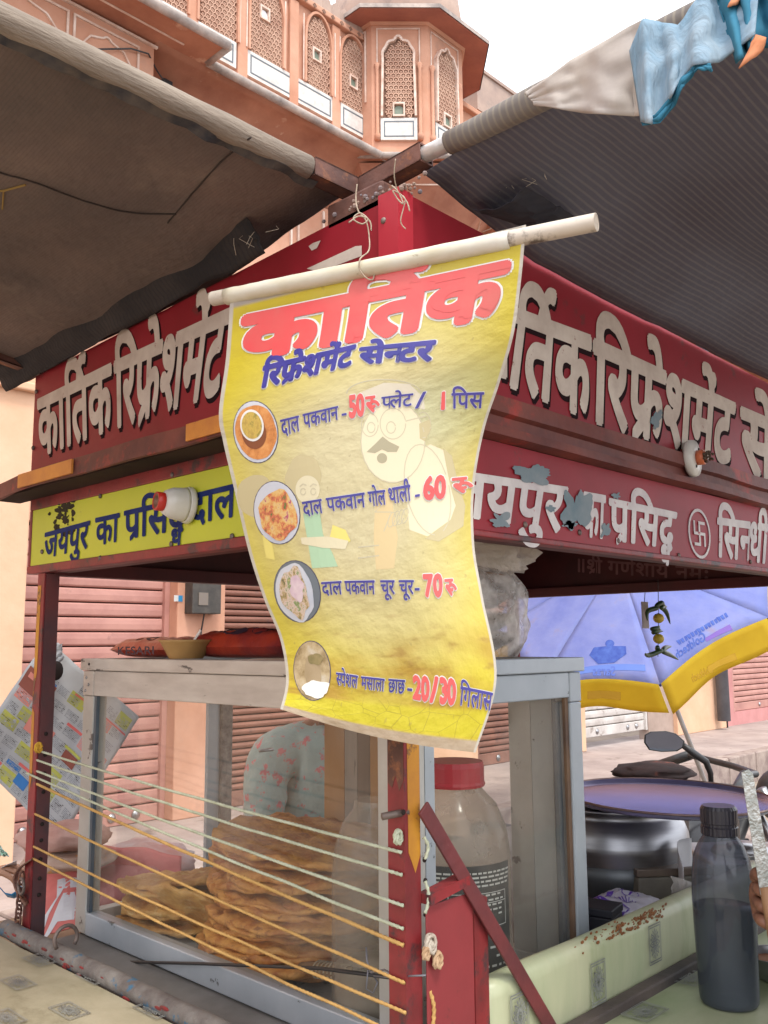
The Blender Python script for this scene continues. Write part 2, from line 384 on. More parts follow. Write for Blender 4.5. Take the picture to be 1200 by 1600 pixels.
blue_l = mat('blue_lettering', (.008,.018,.115), (.02,.035,.14), 30, .7, spec=.15, c3=(.25,.28,.05), t3=.70, s3=40)
yel_old = mat('old_yellow_paint', (.55,.25,.02), (.42,.17,.02), 14, .55, c3=(.16,.07,.03), t3=.62, s3=18, edge3=.05)
grey_chip = mat('chipped_grey_primer', (.13,.19,.22), (.20,.24,.26), 20, .7)
alu = mat('dirty_aluminium', (.50,.50,.48), (.40,.39,.36), 5, .45, metal=.25, bump=.05, c3=(.12,.10,.09), t3=.665, s3=16, edge3=.03)
alu_b = mat('bluish_aluminium', (.42,.46,.50), (.34,.38,.42), 5, .4, metal=.25, c3=(.10,.11,.11), t3=.68, s3=20, edge3=.02)
alu_w = mat('weathered_white_wood', (.56,.50,.44), (.45,.39,.34), 6, .7, bump=.12, stretch=(4,1,4), c3=(.12,.10,.09), t3=.645, s3=9, edge3=.03)
glass = clear('dusty_glass', '#f4f6f3', .035, .05, .26, '#b0a498', 5)
bolt_m = mat('rusty_bolt', (.14,.11,.10), (.22,.17,.15), 20, .6, metal=.6)

# ================================================================ GROUND AND PAVEMENT
YF = 4.92                                    # shop and facade plane
g = MB(); g.sheet(lambda a, b: (-30+90*a, -30+120*b, .012*nz(a*60, b*80)), 90, 120)
solo(g.build('ground', ground_m), None, None, kind='structure')
p = MB(); p.box(-10, 30, 3.55, 5.3, -.3, .30); solo(p.build('pavement', pave_m, bevel=.02), None, None, kind='structure')
kerb = bpy.data.objects['pavement']
kb = MB().box(-3, -2.34, 3.38, 3.548, -.2, .305).build('kerb_stone', kerb_m, kerb, bevel=.015)
rep(kb, 24, (.68, 0, 0), kerb)
rub = MB()
for i in range(900):
    x = random.uniform(.5, 9); y = random.uniform(1.7, 3.35); r = random.uniform(.006, .03)*(1 if random.random() < .9 else 2)
    rub.ball((x, y, r*.3), r, 5, 3, (1, random.uniform(.6, 1), .6))
solo(rub.build('gravel', kerb_m), 'loose stones and dry rubble scattered on the dusty ground beside the pavement', 'gravel', kind='stuff')

# ================================================================ THE PALACE FACADE WITH SHOPS BELOW
class Face:
    def __init__(s, o, a, n): s.o, s.a, s.n = Vector(o), Vector(a), Vector(n)
    def P(s, t, z, h=0): return Vector((s.o.x+s.a.x*t+s.n.x*h, s.o.y+s.a.y*t+s.n.y*h, z))
    def box(s, mb, t0, t1, z0, z1, h0, h1):
        mb.add([s.P(t, z, h) for z in (z0, z1) for h in (h0, h1) for t in (t0, t1)], [(0,2,3,1),(4,5,7,6),(0,1,5,4),(2,6,7,3),(0,4,6,2),(1,3,7,5)])
FM = Face((0, YF, 0), (1, 0, 0), (0, -1, 0))
def arch_half(w, zb, zs, zt, cusps=0, n=24):
    """outline of an arched opening as (t,z) from bottom left up and over to bottom right"""
    o = [(-w/2, zb)]
    for k in range(n+1):
        a = math.pi*(1-k/n); x = math.cos(a)*w/2; z = zs+(zt-zs)*(math.sin(a)**.8)
        if cusps:
            f = 1-(.07 if w < .35 else .045)*abs(math.cos(a*cusps))
            x *= f; z = zs+(z-zs)*f
            if abs(k-n/2) < 1.5: z += (zt-zs)*(.10 if w < .35 else .04)
        o.append((x, z))
    o.append((w/2, zb)); return o
def trim(mb, face, tc, outline, wd, h0, h1):
    for (a, b), (c, d) in zip(outline, outline[1:]):
        A = face.P(tc+a, b, (h0+h1)/2); B = face.P(tc+c, d, (h0+h1)/2)
        if (A-B).length > 1e-4: mb.bar(A, B, h1-h0, wd, up=(B-A).cross(face.n))
def jali_window(par, face, tc, w, zb, zt, arch=.45, cusps=0, r=.027, hole=None, opening=True):
    zs = zb+(zt-zb)*(1-arch); out = arch_half(w, zb, zs, zt, cusps)
    ymax = lambda t: max([0]+[z for (x, z), (x2, z2) in zip(out[1:-1], out[2:]) if min(x, x2)-1e-6 <= t <= max(x, x2)+1e-6])
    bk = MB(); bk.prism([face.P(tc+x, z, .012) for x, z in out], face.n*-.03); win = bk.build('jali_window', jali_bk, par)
    L = MB(); dx = r*1.732; dz = r*1.5; j = 0; z = zb+r*.5
    while z < zt:
        i = -8
        while i < 9:
            x = (i+(.5 if j % 2 else 0))*dx
            if abs(x) < w/2-.006 and z < ymax(x)-.012:
                if not (hole and abs(x-hole[0]) < hole[2]/2+.01 and abs(z-hole[1]) < hole[2]*.65+.01):
                    c = [(x+r*.98*math.sin(R(60*k)), z+r*.98*math.cos(R(60*k))) for k in range(6)]
                    for k in range(3): L.bar(face.P(tc+c[k][0], c[k][1], .02), face.P(tc+c[k+1][0], c[k+1][1], .02), .0095, .014, up=face.n)
                    for k in range(3): L.bar(face.P(tc+c[k][0]*.5+x*.5, c[k][1]*.5+z*.5, .018), face.P(tc+c[k+3][0]*.5+x*.5, c[k+3][1]*.5+z*.5, .018), .005, .009, up=face.n)
            i += 1
        z += dz; j += 1
    L.build('lattice', jali_m, win)
    f = MB(); trim(f, face, tc, arch_half(w+.03, zb, zs, zt+.015, cusps), .022, .0, .05); f.build('arch_frame', limewash if cusps else plaster, win)
    if hole:
        hx, hz, hs = hole; f = MB(); o = .042
        face.box(f, tc+hx-hs/2-.015, tc+hx-hs/2, hz-hs*.65, hz+hs*.6, .012, o); face.box(f, tc+hx+hs/2, tc+hx+hs/2+.015, hz-hs*.65, hz+hs*.6, .012, o)
        face.box(f, tc+hx-hs/2-.015, tc+hx+hs/2+.015, hz+hs*.6, hz+hs*.6+.018, .012, o); face.box(f, tc+hx-hs/2-.015, tc+hx+hs/2+.015, hz-hs*.65-.016, hz-hs*.65, .012, o)
        f.build('frame', limewash, win)
        a = arch_half(hs, hz-hs*.65, hz, hz+hs*.5); q = MB(); q.prism([face.P(tc+hx+x, z, .018) for x, z in a], face.n*-.02)
        q.build('opening', mat('sky_white_opening', (.8, .83, .86), rough=.5) if opening else mat('green_shade_pane', (.16, .2, .15), rough=.5), win)  # pale fill: bright sky behind the opening put into the colour
def marble_panel(par, face, t0, t1, z0, z1, inner=True, h=.03):
    s = MB(); face.box(s, t0, t1, z0, z1, -.02, h); o = s.build('marble_panel', marble, par)
    if inner:
        l = MB(); e = .03; wd = .012; 
        for (a, b, c, d) in ((t0+e, t1-e, z1-e-wd, z1-e), (t0+e, t1-e, z0+e, z0+e+wd), (t0+e, t0+e+wd, z0+e+wd, z1-e-wd), (t1-e-wd, t1-e, z0+e+wd, z1-e-wd)): face.box(l, a, b, c, d, h, h+.003)
        l.build('inlay_border', inlay, o)
def Z(px, py, k='y', v=YF): return at(px, py, k, v).z
def X(px, py, k='y', v=YF): return at(px, py, k, v).x

pal = thing('palace_building', 'peach pink palace facade with latticed windows, marble panels and a domed corner turret', 'palace', (3.5, YF, .3))
P2 = at(328, 97, 'y', YF-.47); ZE = P2.z; XE = P2.x; P1 = at(362, 72, 'z', ZE); YE1 = P1.y; YE2 = YF-.47
YW1 = at(246, 72, 'z', ZE).y                 # left projecting wall
XW1 = at(240, 100, 'y', YW1).x
ZT = 7.29
tower_A = CAM+rt0*-.095+hd*7.9; tower_B = CAM+rt0*.43+hd*7.9; SW = .525
for q in (tower_A, tower_B): q.z = 0
OC = (tower_A+tower_B)/2+hd*SW*1.2071
def octo(rad, ph=0): return [OC+Vector((math.cos(R(22.5+45*k)+ph)*rad, math.sin(R(22.5+45*k)+ph)*rad, 0)) for k in range(8)]
RC = SW*1.3066
# upper wall in pieces round nothing: one solid wall slab, decorated with real relief
wl = MB(); wl.box(-8, 26, YF, YF+.6, 2.75, ZT); wl.box(-8, XW1, YW1, YF, 4.2, ZE-.002); wl.build('upper_wall', plaster, pal)
# eaves
ev = MB(); ev.box(-8, XE, YE1+.05, YF-.003, ZE, ZE+.05); ev.box(XE-.002, OC.x-.35, YE2+.05, YF-.003, ZE+.001, ZE+.051); ev.box(OC.x+.3, 26, YE2+.05, YF-.003, ZE+.001, ZE+.051)
ev.build('eave', plaster_o, pal)
# orange cove under the main eave
cv = MB()
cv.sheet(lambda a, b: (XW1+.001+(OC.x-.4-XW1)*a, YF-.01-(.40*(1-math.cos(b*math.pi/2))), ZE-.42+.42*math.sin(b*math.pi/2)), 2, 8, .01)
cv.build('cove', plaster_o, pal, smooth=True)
lp_ = MB()
def lip(a, b): lp_.tube([a, b], .034, 10)
lip((-8, YE1+.03, ZE+.015), (XE, YE1+.03, ZE+.015)); lip((XE, YE1+.03, ZE+.015), (XE, YE2+.03, ZE+.015)); lip((XE, YE2+.03, ZE+.015), (OC.x-.45, YE2+.03, ZE+.015))
lip((OC.x+.5, YE2+.03, ZE+.015), (26, YE2+.03, ZE+.015)); lp_.build('eave_edge', ledge_m, pal, smooth=True)
# small bead row just above the eave
bd = MB()
x = XE
while x < OC.x-.5: bd.box(x, x+.026, YE2+.12, YE2+.16, ZE+.052, ZE+.078); x += .045
bd.box(XE, OC.x-.5, YE2+.10, YF-.003, ZE+.079, ZE+.095); bd.build('bead_course', plaster, pal, kind=None)
# jali windows and marble of the upper floor
zb3, zt3 = Z(475, 131), Z(494, 28)
mz1, mz0 = Z(383, 79), Z(383, 119)
def cx(p0, p1, py): a, b = X(p0, py), X(p1, py); return (a+b)/2, b-a
for p0, p1, py, hl in ((250, 288, 20, None), (307, 366, 40, (.0, .62)), (387, 437, 80, (-.02, .58)), (475, 512, 100, (-.02, .45)), (529, 567, 140, (.0, .38))):
    c, wd = cx(p0, p1, py); hz = zb3+(zt3-zb3)*(hl[1] if hl else .5)
    jali_window(pal, FM, c, wd, zb3, zt3, hole=(hl[0] if hl else 0, hz, .075), opening=p0 in (307, 387))
for p0, p1, py in ((215, 366, 75), (383, 517, 120), (529, 568, 200)): marble_panel(pal, FM, X(p0, py), X(p1, py), mz0, mz1, True)
pl = MB()
for pc, py in ((297, 60), (376, 80), (456, 110), (522, 150), (575, 180)):
    xc = X(pc, py); FM.box(pl, xc-.05, xc+.05, ZE+.06, ZT-.12, 0, .035)
pl.build('pilasters', plaster, pal, bevel=.004)
wlne = MB()
for pc, py in ((370, 80), (381, 80), (441, 110), (470, 110), (519, 150), (527, 150)):
    xc = X(pc, py); FM.box(wlne, xc-.006, xc+.006, mz1+.01, ZT-.2, .036, .042)
wlne.build('white_lining', limewash, pal, kind='stuff')
# parapet with merlons and dark diamond holes
FM2 = MB(); FM2.box(-8, 26, YF-.06, YF+.62, ZT-.1, ZT-.04); FM2.build('cornice', plaster, pal, bevel=.01)
mer = MB(); mer.prism([(X(440, 0)+dx*.11, YF-.045, ZT-.04+dz*.15) for dx, dz in ((0, 0), (1, 0), (1, .5), (.82, .82), (.5, 1), (.18, .82), (0, .5))], (0, .06, 0))
m0 = mer.build('merlon', plaster_g, pal); rep(m0, 16, (.112, 0, 0), pal)
dh = MB(); x0 = X(440, 0)
dh.prism([(x0+.0+dx, YF-.064, ZT-.075+dz) for dx, dz in ((-.025, 0), (0, -.025), (.025, 0), (0, .025))], (0, .003, 0)); d0 = dh.build('diamond_hole', jali_bk, pal); rep(d0, 16, (.112, 0, 0), pal)
# weathered parapet piece right of the turret
ZP = Z(785, 141); gp = MB(); gp.box(X(742, 130), 26, YF-.03, YF+.5, ZT+.001, ZP); gp.box(X(742, 130), 26, YF-.05, YF+.5, ZP+.001, ZP+.04); gp.build('weathered_parapet', plaster_g, pal)
# lower wall of the left wing: blind cusped arches with white lining
FL = Face((0, YW1, 0), (1, 0, 0), (0, -1, 0))
tl_ = MB()
def onl(px, py): q = at(px, py, 'y', YW1); return q.x, q.z
def lline(a, b, wd=.016, h=.012, fc=None, mbx=None, yy=None):
    f = fc or FL; yy = YW1 if yy is None else yy
    A = at(*a, 'y', yy); B = at(*b, 'y', yy); (mbx or tl_).bar(Vector((A.x, yy-h/2, A.z)), Vector((B.x, yy-h/2, B.z)), h, wd, up=(B-A).cross(f.n))
zt_fr = onl(118, 26)[1]; zb_ = 4.25
xa, xb, xc_, xd = onl(105, 20)[0], onl(117, 30)[0], onl(215, 78)[0], XW1
for (x0_, x1_) in ((xb, xc_), (xa-.62, xa), (xa-.62-.72, xa-.62-.1)):
    FL.box(tl_, x0_-.012, x0_+.004, zb_, zt_fr, 0, .012); FL.box(tl_, x1_-.004, x1_+.012, zb_, zt_fr, 0, .012); FL.box(tl_, x0_-.012, x1_+.012, zt_fr+.0005, zt_fr+.016, 0, .012)
    wA = (x1_-x0_)-.05; trim(tl_, FL, (x0_+x1_)/2, [(x, z) for x, z in arch_half(wA, zb_, zt_fr-.30, zt_fr-.05, 5, 40)], .012, 0, .014)
FL.box(tl_, -8, XW1+.02, zt_fr+.065, zt_fr+.082, 0, .02)
tl_.build('white_lining', limewash, pal, kind='stuff')
so_ = MB(); so_.box(-8, XE-.25, YE1+.22, YE1+.235, ZE-.006, ZE-.001); so_.box(XW1+.1, XE-.1, YW1+.05, YW1+.065, ZE-.006, ZE-.001); so_.build('soffit_line', limewash, pal)
# lower wall lining seen in the gap between the awnings
lw = MB()
for pxx in (455, 466, 505, 516, 700, 740):
    q = at(pxx, 310, 'y', YF-.005).x; FM.box(lw, q-.012, q+.006, 2.8, ZE-.47, 0, .02)
lw.build('white_lining', limewash, pal, kind='stuff')
# turret
def ring(mb, r0, z0, r1, z1, cap=False):
    A = octo(r0); B = octo(r1); vs = [Vector((p.x, p.y, z0)) for p in A]+[Vector((p.x, p.y, z1)) for p in B]
    fs = [(k, (k+1) % 8, 8+(k+1) % 8, 8+k) for k in range(8)]
    if cap: fs += [tuple(range(8))[::-1], tuple(range(8, 16))]
    mb.add(vs, fs)
zd = lambda px, py, d=7.9: at(px, py, 'd', d).z
z_b0, z_m0, z_m1, z_jt, z_ft, z_wt = zd(630, 246), zd(630, 221), zd(630, 187), zd(630, 66), zd(630, 47), zd(630, 36)
tw = MB(); ring(tw, RC, 2.75, RC, z_wt, True); tw.build('turret_wall', plaster, pal)
z_eo = zd(630, 13, 7.65); ro = RC+.27
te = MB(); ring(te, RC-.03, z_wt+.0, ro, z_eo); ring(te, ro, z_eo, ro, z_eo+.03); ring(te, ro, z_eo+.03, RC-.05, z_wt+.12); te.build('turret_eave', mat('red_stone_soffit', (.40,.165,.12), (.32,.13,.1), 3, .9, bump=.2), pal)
tg = MB(); ring(tg, ro+.012, z_eo+.004, ro+.012, z_eo+.045); ring(tg, ro+.012, z_eo+.045, ro-.1, z_eo+.07); tg.build('eave_edge', ledge_m, pal)
dm = MB(); prof = [(.60, 0), (.64, .10), (.655, .25), (.63, .45), (.55, .68), (.40, .9), (.22, 1.06), (.09, 1.16), (.05, 1.3), (.07, 1.36), (.03, 1.42), (.0, 1.6)]
for j, (r_, z_) in enumerate(prof): pass
seg = 64; vs = []
for r_, z_ in prof:
    for k in range(seg):
        t = 2*math.pi*k/seg; rr = r_*(1+.035*abs(math.cos(t*8))); vs.append(Vector((OC.x+math.cos(t)*rr, OC.y+math.sin(t)*rr, z_wt+.12+z_)))
dm.add(vs, [(j*seg+k, j*seg+(k+1) % seg, (j+1)*seg+(k+1) % seg, (j+1)*seg+k) for j in range(len(prof)-1) for k in range(seg)]); dm.build('dome', plaster_g, pal, smooth=True)
nb = MB(); ring(nb, RC+.02, z_b0-.02, RC+.035, z_b0+.015); nb.build('moulding', plaster, pal); nb = MB(); ring(nb, RC+.035, z_b0+.016, RC+.035, z_b0+.035, True); nb.build('moulding', plaster, pal); nb = MB(); ring(nb, RC+.015, z_wt-.03, RC+.04, z_wt-.004, True); nb.build('moulding', plaster, pal)
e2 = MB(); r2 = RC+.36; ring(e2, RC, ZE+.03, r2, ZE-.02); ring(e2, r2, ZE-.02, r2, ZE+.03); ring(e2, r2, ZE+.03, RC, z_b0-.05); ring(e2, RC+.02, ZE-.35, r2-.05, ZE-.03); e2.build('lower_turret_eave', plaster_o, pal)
e3 = MB(); A = octo(r2+.01)
for k in range(8): 
    a, b = A[k].copy(), A[(k+1) % 8].copy(); a.z = b.z = ZE+.01; e3.tube([a, b], .03, 8)
e3.build('eave_edge', ledge_m, pal, smooth=True)
e4 = MB(); zz = ZE-.35
for k in range(8):
    for rr, z4 in ((RC+.16, ZE-.175),): 
        A = octo(rr+.02); e4.bar(Vector((A[k].x, A[k].y, z4)), Vector((A[(k+1) % 8].x, A[(k+1) % 8].y, z4)), .01, .012)
e4.build('soffit_line', limewash, pal)
nrm = [Vector((0, -1, 0))*0]
for (v0, dirv, nn) in ((tower_A, rt0, -hd), (tower_B, Vector((1, 0, 0)), Vector((0, -1, 0))), (tower_A+Vector((0, SW, 0)), Vector((0, -1, 0)), Vector((-1, 0, 0)))):
    fc = Face(v0, dirv, nn); mid = SW/2
    full = abs(nn.x+1) > .01
    if full:
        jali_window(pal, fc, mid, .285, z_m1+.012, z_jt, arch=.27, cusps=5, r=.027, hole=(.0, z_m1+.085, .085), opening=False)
        marble_panel(pal, fc, mid-.17, mid+.17, z_m0, z_m1)
    f = MB()
    for t0 in (mid-.205, mid+.195): fc.box(f, t0, t0+.012, z_m1+.2, z_ft, .0, .014)
    fc.box(f, mid-.205, mid+.207, z_ft+.0005, z_ft+.013, 0, .014)
    # lower storey panel
    for t0 in (.07, SW-.08): fc.box(f, t0, t0+.012, 3.2, ZE-.52, .0, .012)
    fc.box(f, .07, SW-.068, ZE-.5195, ZE-.508, 0, .012)
    if full: trim(f, fc, mid, arch_half(SW-.2, 3.2, ZE-.9, ZE-.62, 5, 30), .012, 0, .012)
    f.build('white_lining', limewash, pal, kind='stuff')
    if full:
        c2_ = MB()
        for t0 in (mid-.2, mid+.2):
            c2_.lathe(fc.P(t0, z_m0, .02), [(.026, 0), (.03, .05), (.017, .08), (.017, (z_m1-z_m0)+.5), (.03, (z_m1-z_m0)+.54), (.02, (z_m1-z_m0)+.56)], 10)
        c2_.build('corner_column', plaster, pal, smooth=True)
# cables on the wall
cbm = blackp
cb_ = MB(); pts = [at(*q, 'y', YW1-.03) for q in ((40, 83), (90, 81), (150, 77), (205, 76), (232, 84))]+[at(245, 110, 'y', YF-.25), at(262, 135, 'y', YF-.2), at(275, 160, 'y', YF-.15)]
cb_.tube(pts, .006, 6); solo(cb_.build('cable', cbm), 'thin dark cable sagging across the peach wall at top left', 'cable')
ib = MB(); q = at(263, 130, 'y', YF-.22); ib.box(q.x-.04, q.x+.04, q.y, q.y+.2, q.z-.05, q.z+.03); solo(ib.build('junction_box', blackp, bevel=.006), 'small dark junction box where the cable turns under the eave', 'junction box')

# ---- shops under the palace
ZB = .30
pier = MB(); pxr = X(40, 950, 'y', 4.25); pier.box(-8, pxr, 4.25, 4.919, ZB, 4.2); pier.box(-8, pxr+.02, 4.2, 4.249, 2.95, 3.0)
solo(recenter(pier.build('shop_pier', plaster_p, bevel=.01), (pxr-1, 4.6, ZB)), 'plain pale peach wall pier standing at the far left edge beside the pink shutter', 'wall pier')
lint = MB(); lint.box(-8, 26, YF-.05, YF+.3, 2.3, 2.745); lint.build('shop_lintel', plaster, pal)
def shutter(name, label, x0, x1, m, slats=True, pitch=.098, z1=2.3, zb=ZB, lock=True):
    t = thing('roller_shutter', label, 'roller shutter', ((x0+x1)/2, YF, zb), group=None)
    s = MB(); s.box(x0, x1, YF+.06, YF+.08, zb, z1); s.build('backing', dark_gap, t)
    n = int((z1-zb-.12)/pitch); zl = zb+.12
    s = MB(); s.box(x0+.01, x1-.01, YF+.005, YF+.05, zb+.003, zb+.115); br = s.build('bottom_rail', m, t, bevel=.006)
    pr = lambda k: [(0, .012), (-.012, .03), (-.018, pitch*.5), (-.012, pitch-.03), (0, pitch-.012)]
    s = MB(); pf = [(YF+.034, 0), (YF+.016, .005), (YF+.010, .014), (YF+.007, pitch*.5), (YF+.010, pitch-.016), (YF+.018, pitch-.008), (YF+.04, pitch-.006), (YF+.055, pitch-.006), (YF+.055, 0)]
    s.prism([(x0+.01, y, zl+z) for y, z in pf], (x1-x0-.02, 0, 0))
    if slats: o = s.build('slat', m, t); rep(o, n-1, (0, 0, pitch), t)
    else:
        o = MB()
        for k in range(n): o.prism([(x0+.01, y, zl+z+k*pitch) for y, z in pf], (x1-x0-.02, 0, 0))
        o.build('slats', m, t, kind='stuff')
    MB().box(x0-.03, x0+.009, YF-.02, YF+.059, zb, z1).build('guide_rail', m, t); MB().box(x1-.009, x1+.03, YF-.02, YF+.059, zb, z1).build('guide_rail', m, t)
    if lock:
        for f_ in (.25, .72, .86):
            xx = x0+(x1-x0)*f_; s = MB(); s.lathe((xx, YF+.004, zb+.06), [(.03, 0), (.032, .006), (.015, .012), (.0, .02)], 12, Matrix.Rotation(R(90), 3, 'X')); s.build('lock', steel, t, smooth=True)
    return t
xs = lambda px, py=980: X(px, py)
s1a, s1b = xs(52), xs(256); s2a, s2b = xs(342), xs(520)
shutter('a', 'dusty pink roller shutter of wide slats behind the left post of the stall', pxr+.03, s1b, sh_pink)
shutter('b', 'dark brown roller shutter behind the cabinet, right of the electric meter pillar', s2a, s2b, sh_brown, pitch=.05, slats=False)
X1145 = 1150
s3a, s3b = X(906, 1140), X(1008, 1140); s4a, s4b = X(1147, 1120), X(1290, 1100)
s5a, s5b = X(745, 1150), X(868, 1150)
shutter('e', 'half hidden grey brown shutter seen through the right glass of the cabinet', s5a, s5b, sh_brown, slats=False, pitch=.06)
shutter('c', 'greyish white roller shutter with round locks behind the umbrella', s3a, s3b, sh_white, pitch=.09, zb=.42)
shutter('d', 'small pink shutter set high in a pink wall at the far right', s4a, s4b, sh_pink, pitch=.08, zb=Z(1147, 1112), z1=2.3)
def pillar(x0, x1, m, label, pr=.04, name='shop_pillar'):
    s = MB(); s.box(x0, x1, YF-pr, YF+.1, ZB, 2.299); return solo(recenter(s.build(name, m, bevel=.008), ((x0+x1)/2, YF, ZB)), label, 'pillar')
pillar(s1b+.032, s2a-.032, plaster, 'orange peach pillar carrying the electric meter between pink and brown shutters', .12)
pillar(s2b+.032, s5a-.032, plaster_p, 'wide peach wall between the brown shutters behind the vendor')
pillar(s5b+.032, s3a-.032, plaster_p, 'narrow pale peach pillar just left of the white shutter', .1)
pw = thing('shop_wall', 'beige plaster wall between the white shutter and the grey drain pipe', 'wall', ((s3b+X(1100, 1150))/2, YF, ZB))
MB().box(s3b+.032, X(1050, 1150), YF-.03, YF+.1, ZB, 2.299).build('grey_wall', mat('grey_beige_wall', (.42,.32,.27), (.33,.25,.21), 3, .9), pw)
MB().box(X(1050, 1150)+.001, X(1128, 1150), YF-.09, YF+.1, ZB, 2.299).build('pier', plaster_p, pw, bevel=.01)
pk = MB(); pk.box(X(1130, 1150), s4a-.032, YF-.02, YF+.1, ZB, 2.299); pk.box(s4a-.03, 26, YF-.02, YF+.1, ZB, Z(1147, 1112)-.002); pk.build('pink_wall', mat('pink_wall_paint', (.56,.27,.26), (.47,.22,.21), 2, .9), pw)
pb = MB(); pb.box(X(1128, 1150)-.03, X(1128, 1150)+.0, YF-.1, YF+.1, ZB, 2.3); pb.build('dark_edge', dark_gap, pw)
dp = thing('drain_pipe', 'grey drain pipe running down the pier between beige and pink walls', 'drain pipe', (X(1111, 1150), YF-.2, ZB))
q = X(1111, 1150); MB().tube([(q, YF-.2, ZB+.12), (q, YF-.2, 6)], .085, 16).build('pipe', mat('grey_pipe', (.14,.15,.17), (.10,.105,.12), 4, .6), dp, smooth=True)
MB().tube([(q, YF-.2, 1.25), (q, YF-.2, 1.37)], .1, 16).build('collar', mat('grey_pipe', (.14,.15,.17)), dp, smooth=True)
# meter box on the pillar
mb_ = thing('electric_meter_box', 'dark grey electric meter box fixed on the orange pillar above the cabinet', 'meter box', at(312, 960, 'y', YF-.13))
a, b = at(290, 916, 'y', YF-.13), at(334, 960, 'y', YF-.13)
MB().box(a.x, b.x, YF-.22, YF-.121, b.z, a.z+.08).build('box', mat('meter_box_grey', (.07,.06,.05), (.04,.035,.03), 9, .6), mb_, bevel=.006)
MB().box(a.x+.05, a.x+.13, YF-.226, YF-.221, b.z+.06, b.z+.15).build('window', mat('meter_window', (.18,.15,.12), rough=.2), mb_)
MB().tube([(a.x+.13, YF-.18, b.z), (a.x+.135, YF-.14, b.z-.12), (a.x+.13, YF-.13, b.z-.3)], .006, 6).build('wire', blackp, mb_)
st = thing('notice_sticker', 'small white and blue sticker on the orange pillar left of the meter box', 'sticker', at(279, 935, 'y', YF-.122))
a, b = at(272, 930, 'y', YF-.122), at(285, 940, 'y', YF-.122); c = (a.x+b.x)/2
MB().box(a.x, c, YF-.124, YF-.1205, b.z, a.z).build('white_half', marble, st); MB().box(c, b.x, YF-.124, YF-.1205, b.z, a.z).build('blue_half', mat('sticker_blue', (.02,.2,.4)), st)

# ================================================================ THE STALL (one cart with its canopy, signs, posts and rails)
SL = Plane('x', 0, (0, 0, 0), (0, -1, 0), (0, 0, 1)); SR = Plane('y', 0, (0, 0, 0), (1, 0, 0), (0, 0, 1))
WX, WY = 1.6, 1.0
cart = thing('food_stall', 'red painted steel street food stall with hand lettered fascia boards on four angle iron posts', 'food stall', (.8, .5, 0))
def pt(name, mb, m, par=cart, **k): return mb.build(name, m, par, **k)
# canopy boards
b1 = MB(); b1.prism([(0, y, z) for y, z in ((.0045, 1.84), (1.055, 1.84), (1.055, 2.066), (.0045, 2.098))], (.004, 0, 0)); bl_ = pt('sign_board', b1, red_p)
bl_['label'] = 'red upper board of the left side with cream lettering'
b2 = MB(); b2.prism([(x, 0, z) for x, z in ((0, 1.85), (WX, 1.85), (WX, 2.082), (0, 2.099))], (0, .004, 0)); br_ = pt('sign_board', b2, red_p)
br_['label'] = 'red upper board of the right side with cream lettering'
b3 = MB(); b3.box(-.001, .004, .02, 1.035, 1.662, 1.776); by_ = pt('sign_board', b3, yel_p); by_['label'] = 'lime yellow lower board with blue lettering'
b3 = MB(); b3.box(.0, WX, -.001, .004, 1.655, 1.786); bz_ = pt('sign_board', b3, red_p); bz_['label'] = 'red lower board with white lettering and chipped paint'
fr = MB(); fr.box(-.004, .02, .0, 1.045, 1.645, 1.6615); fr.box(-.003, .02, .0, 1.045, 1.7765, 1.80); fr.box(-.003, .02, 1.0355, 1.045, 1.6615, 1.7765)
pt('red_frame', fr, red_w, bevel=.002)
fr = MB(); fr.box(.02, WX, -.004, .02, 1.645, 1.6545); pt('red_frame', fr, red_w, bevel=.002)
# ledges
lg = MB()
yy = [-.02+1.18*k/24 for k in range(25)]
prf = [(.0, 1.846), (-.04, 1.842), (-.070, 1.832), (-.074, 1.800), (-.069, 1.799), (-.064, 1.824), (-.035, 1.833), (.0, 1.836)]
vs = [(x+.004*nz(y*5, k), y, z+.005*nz(y*4, 3)-(.012*max(0, y-.95)*8)) for y in yy for k, (x, z) in enumerate(prf)]
n = len(prf); lg.add(vs, [(j*n+k, j*n+(k+1) % n, (j+1)*n+(k+1) % n, (j+1)*n+k) for j in range(24) for k in range(n)]+[tuple(range(n)), tuple(24*n+k for k in range(n))])
lgo = pt('rain_ledge', lg, maroon)
for a, b in (((27, 792), (112, 752)), ((292, 676), (345, 660))):
    op = MB(); A, B = at(*a, 'x', -.0755), at(*b, 'x', -.0755); op.box(-.0775, -.0735, B.y, A.y, 1.803, 1.829); op.build('orange_paint', mat('orange_paint', (.62,.25,.03), (.5,.18,.03), 15, .5, c3=(.2,.06,.03), t3=.62, s3=20), lgo)
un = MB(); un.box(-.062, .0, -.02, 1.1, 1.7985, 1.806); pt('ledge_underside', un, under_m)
lg = MB()
prf = [(.0, 1.852), (-.016, 1.850), (-.018, 1.826), (-.008, 1.822), (-.008, 1.806), (-.022, 1.803), (-.024, 1.790), (.0, 1.787)]
xx = [WX*k/30 for k in range(31)]; vs = [(x, y+.002*nz(x*6, k), z+.003*nz(x*5, 7)) for x in xx for k, (y, z) in enumerate(prf)]
lg.add(vs, [(j*n+k, j*n+(k+1) % n, (j+1)*n+(k+1) % n, (j+1)*n+k) for j in range(30) for k in range(n)]+[tuple(range(n)), tuple(30*n+k for k in range(n))]); pt('ledge_moulding', lg, maroon)
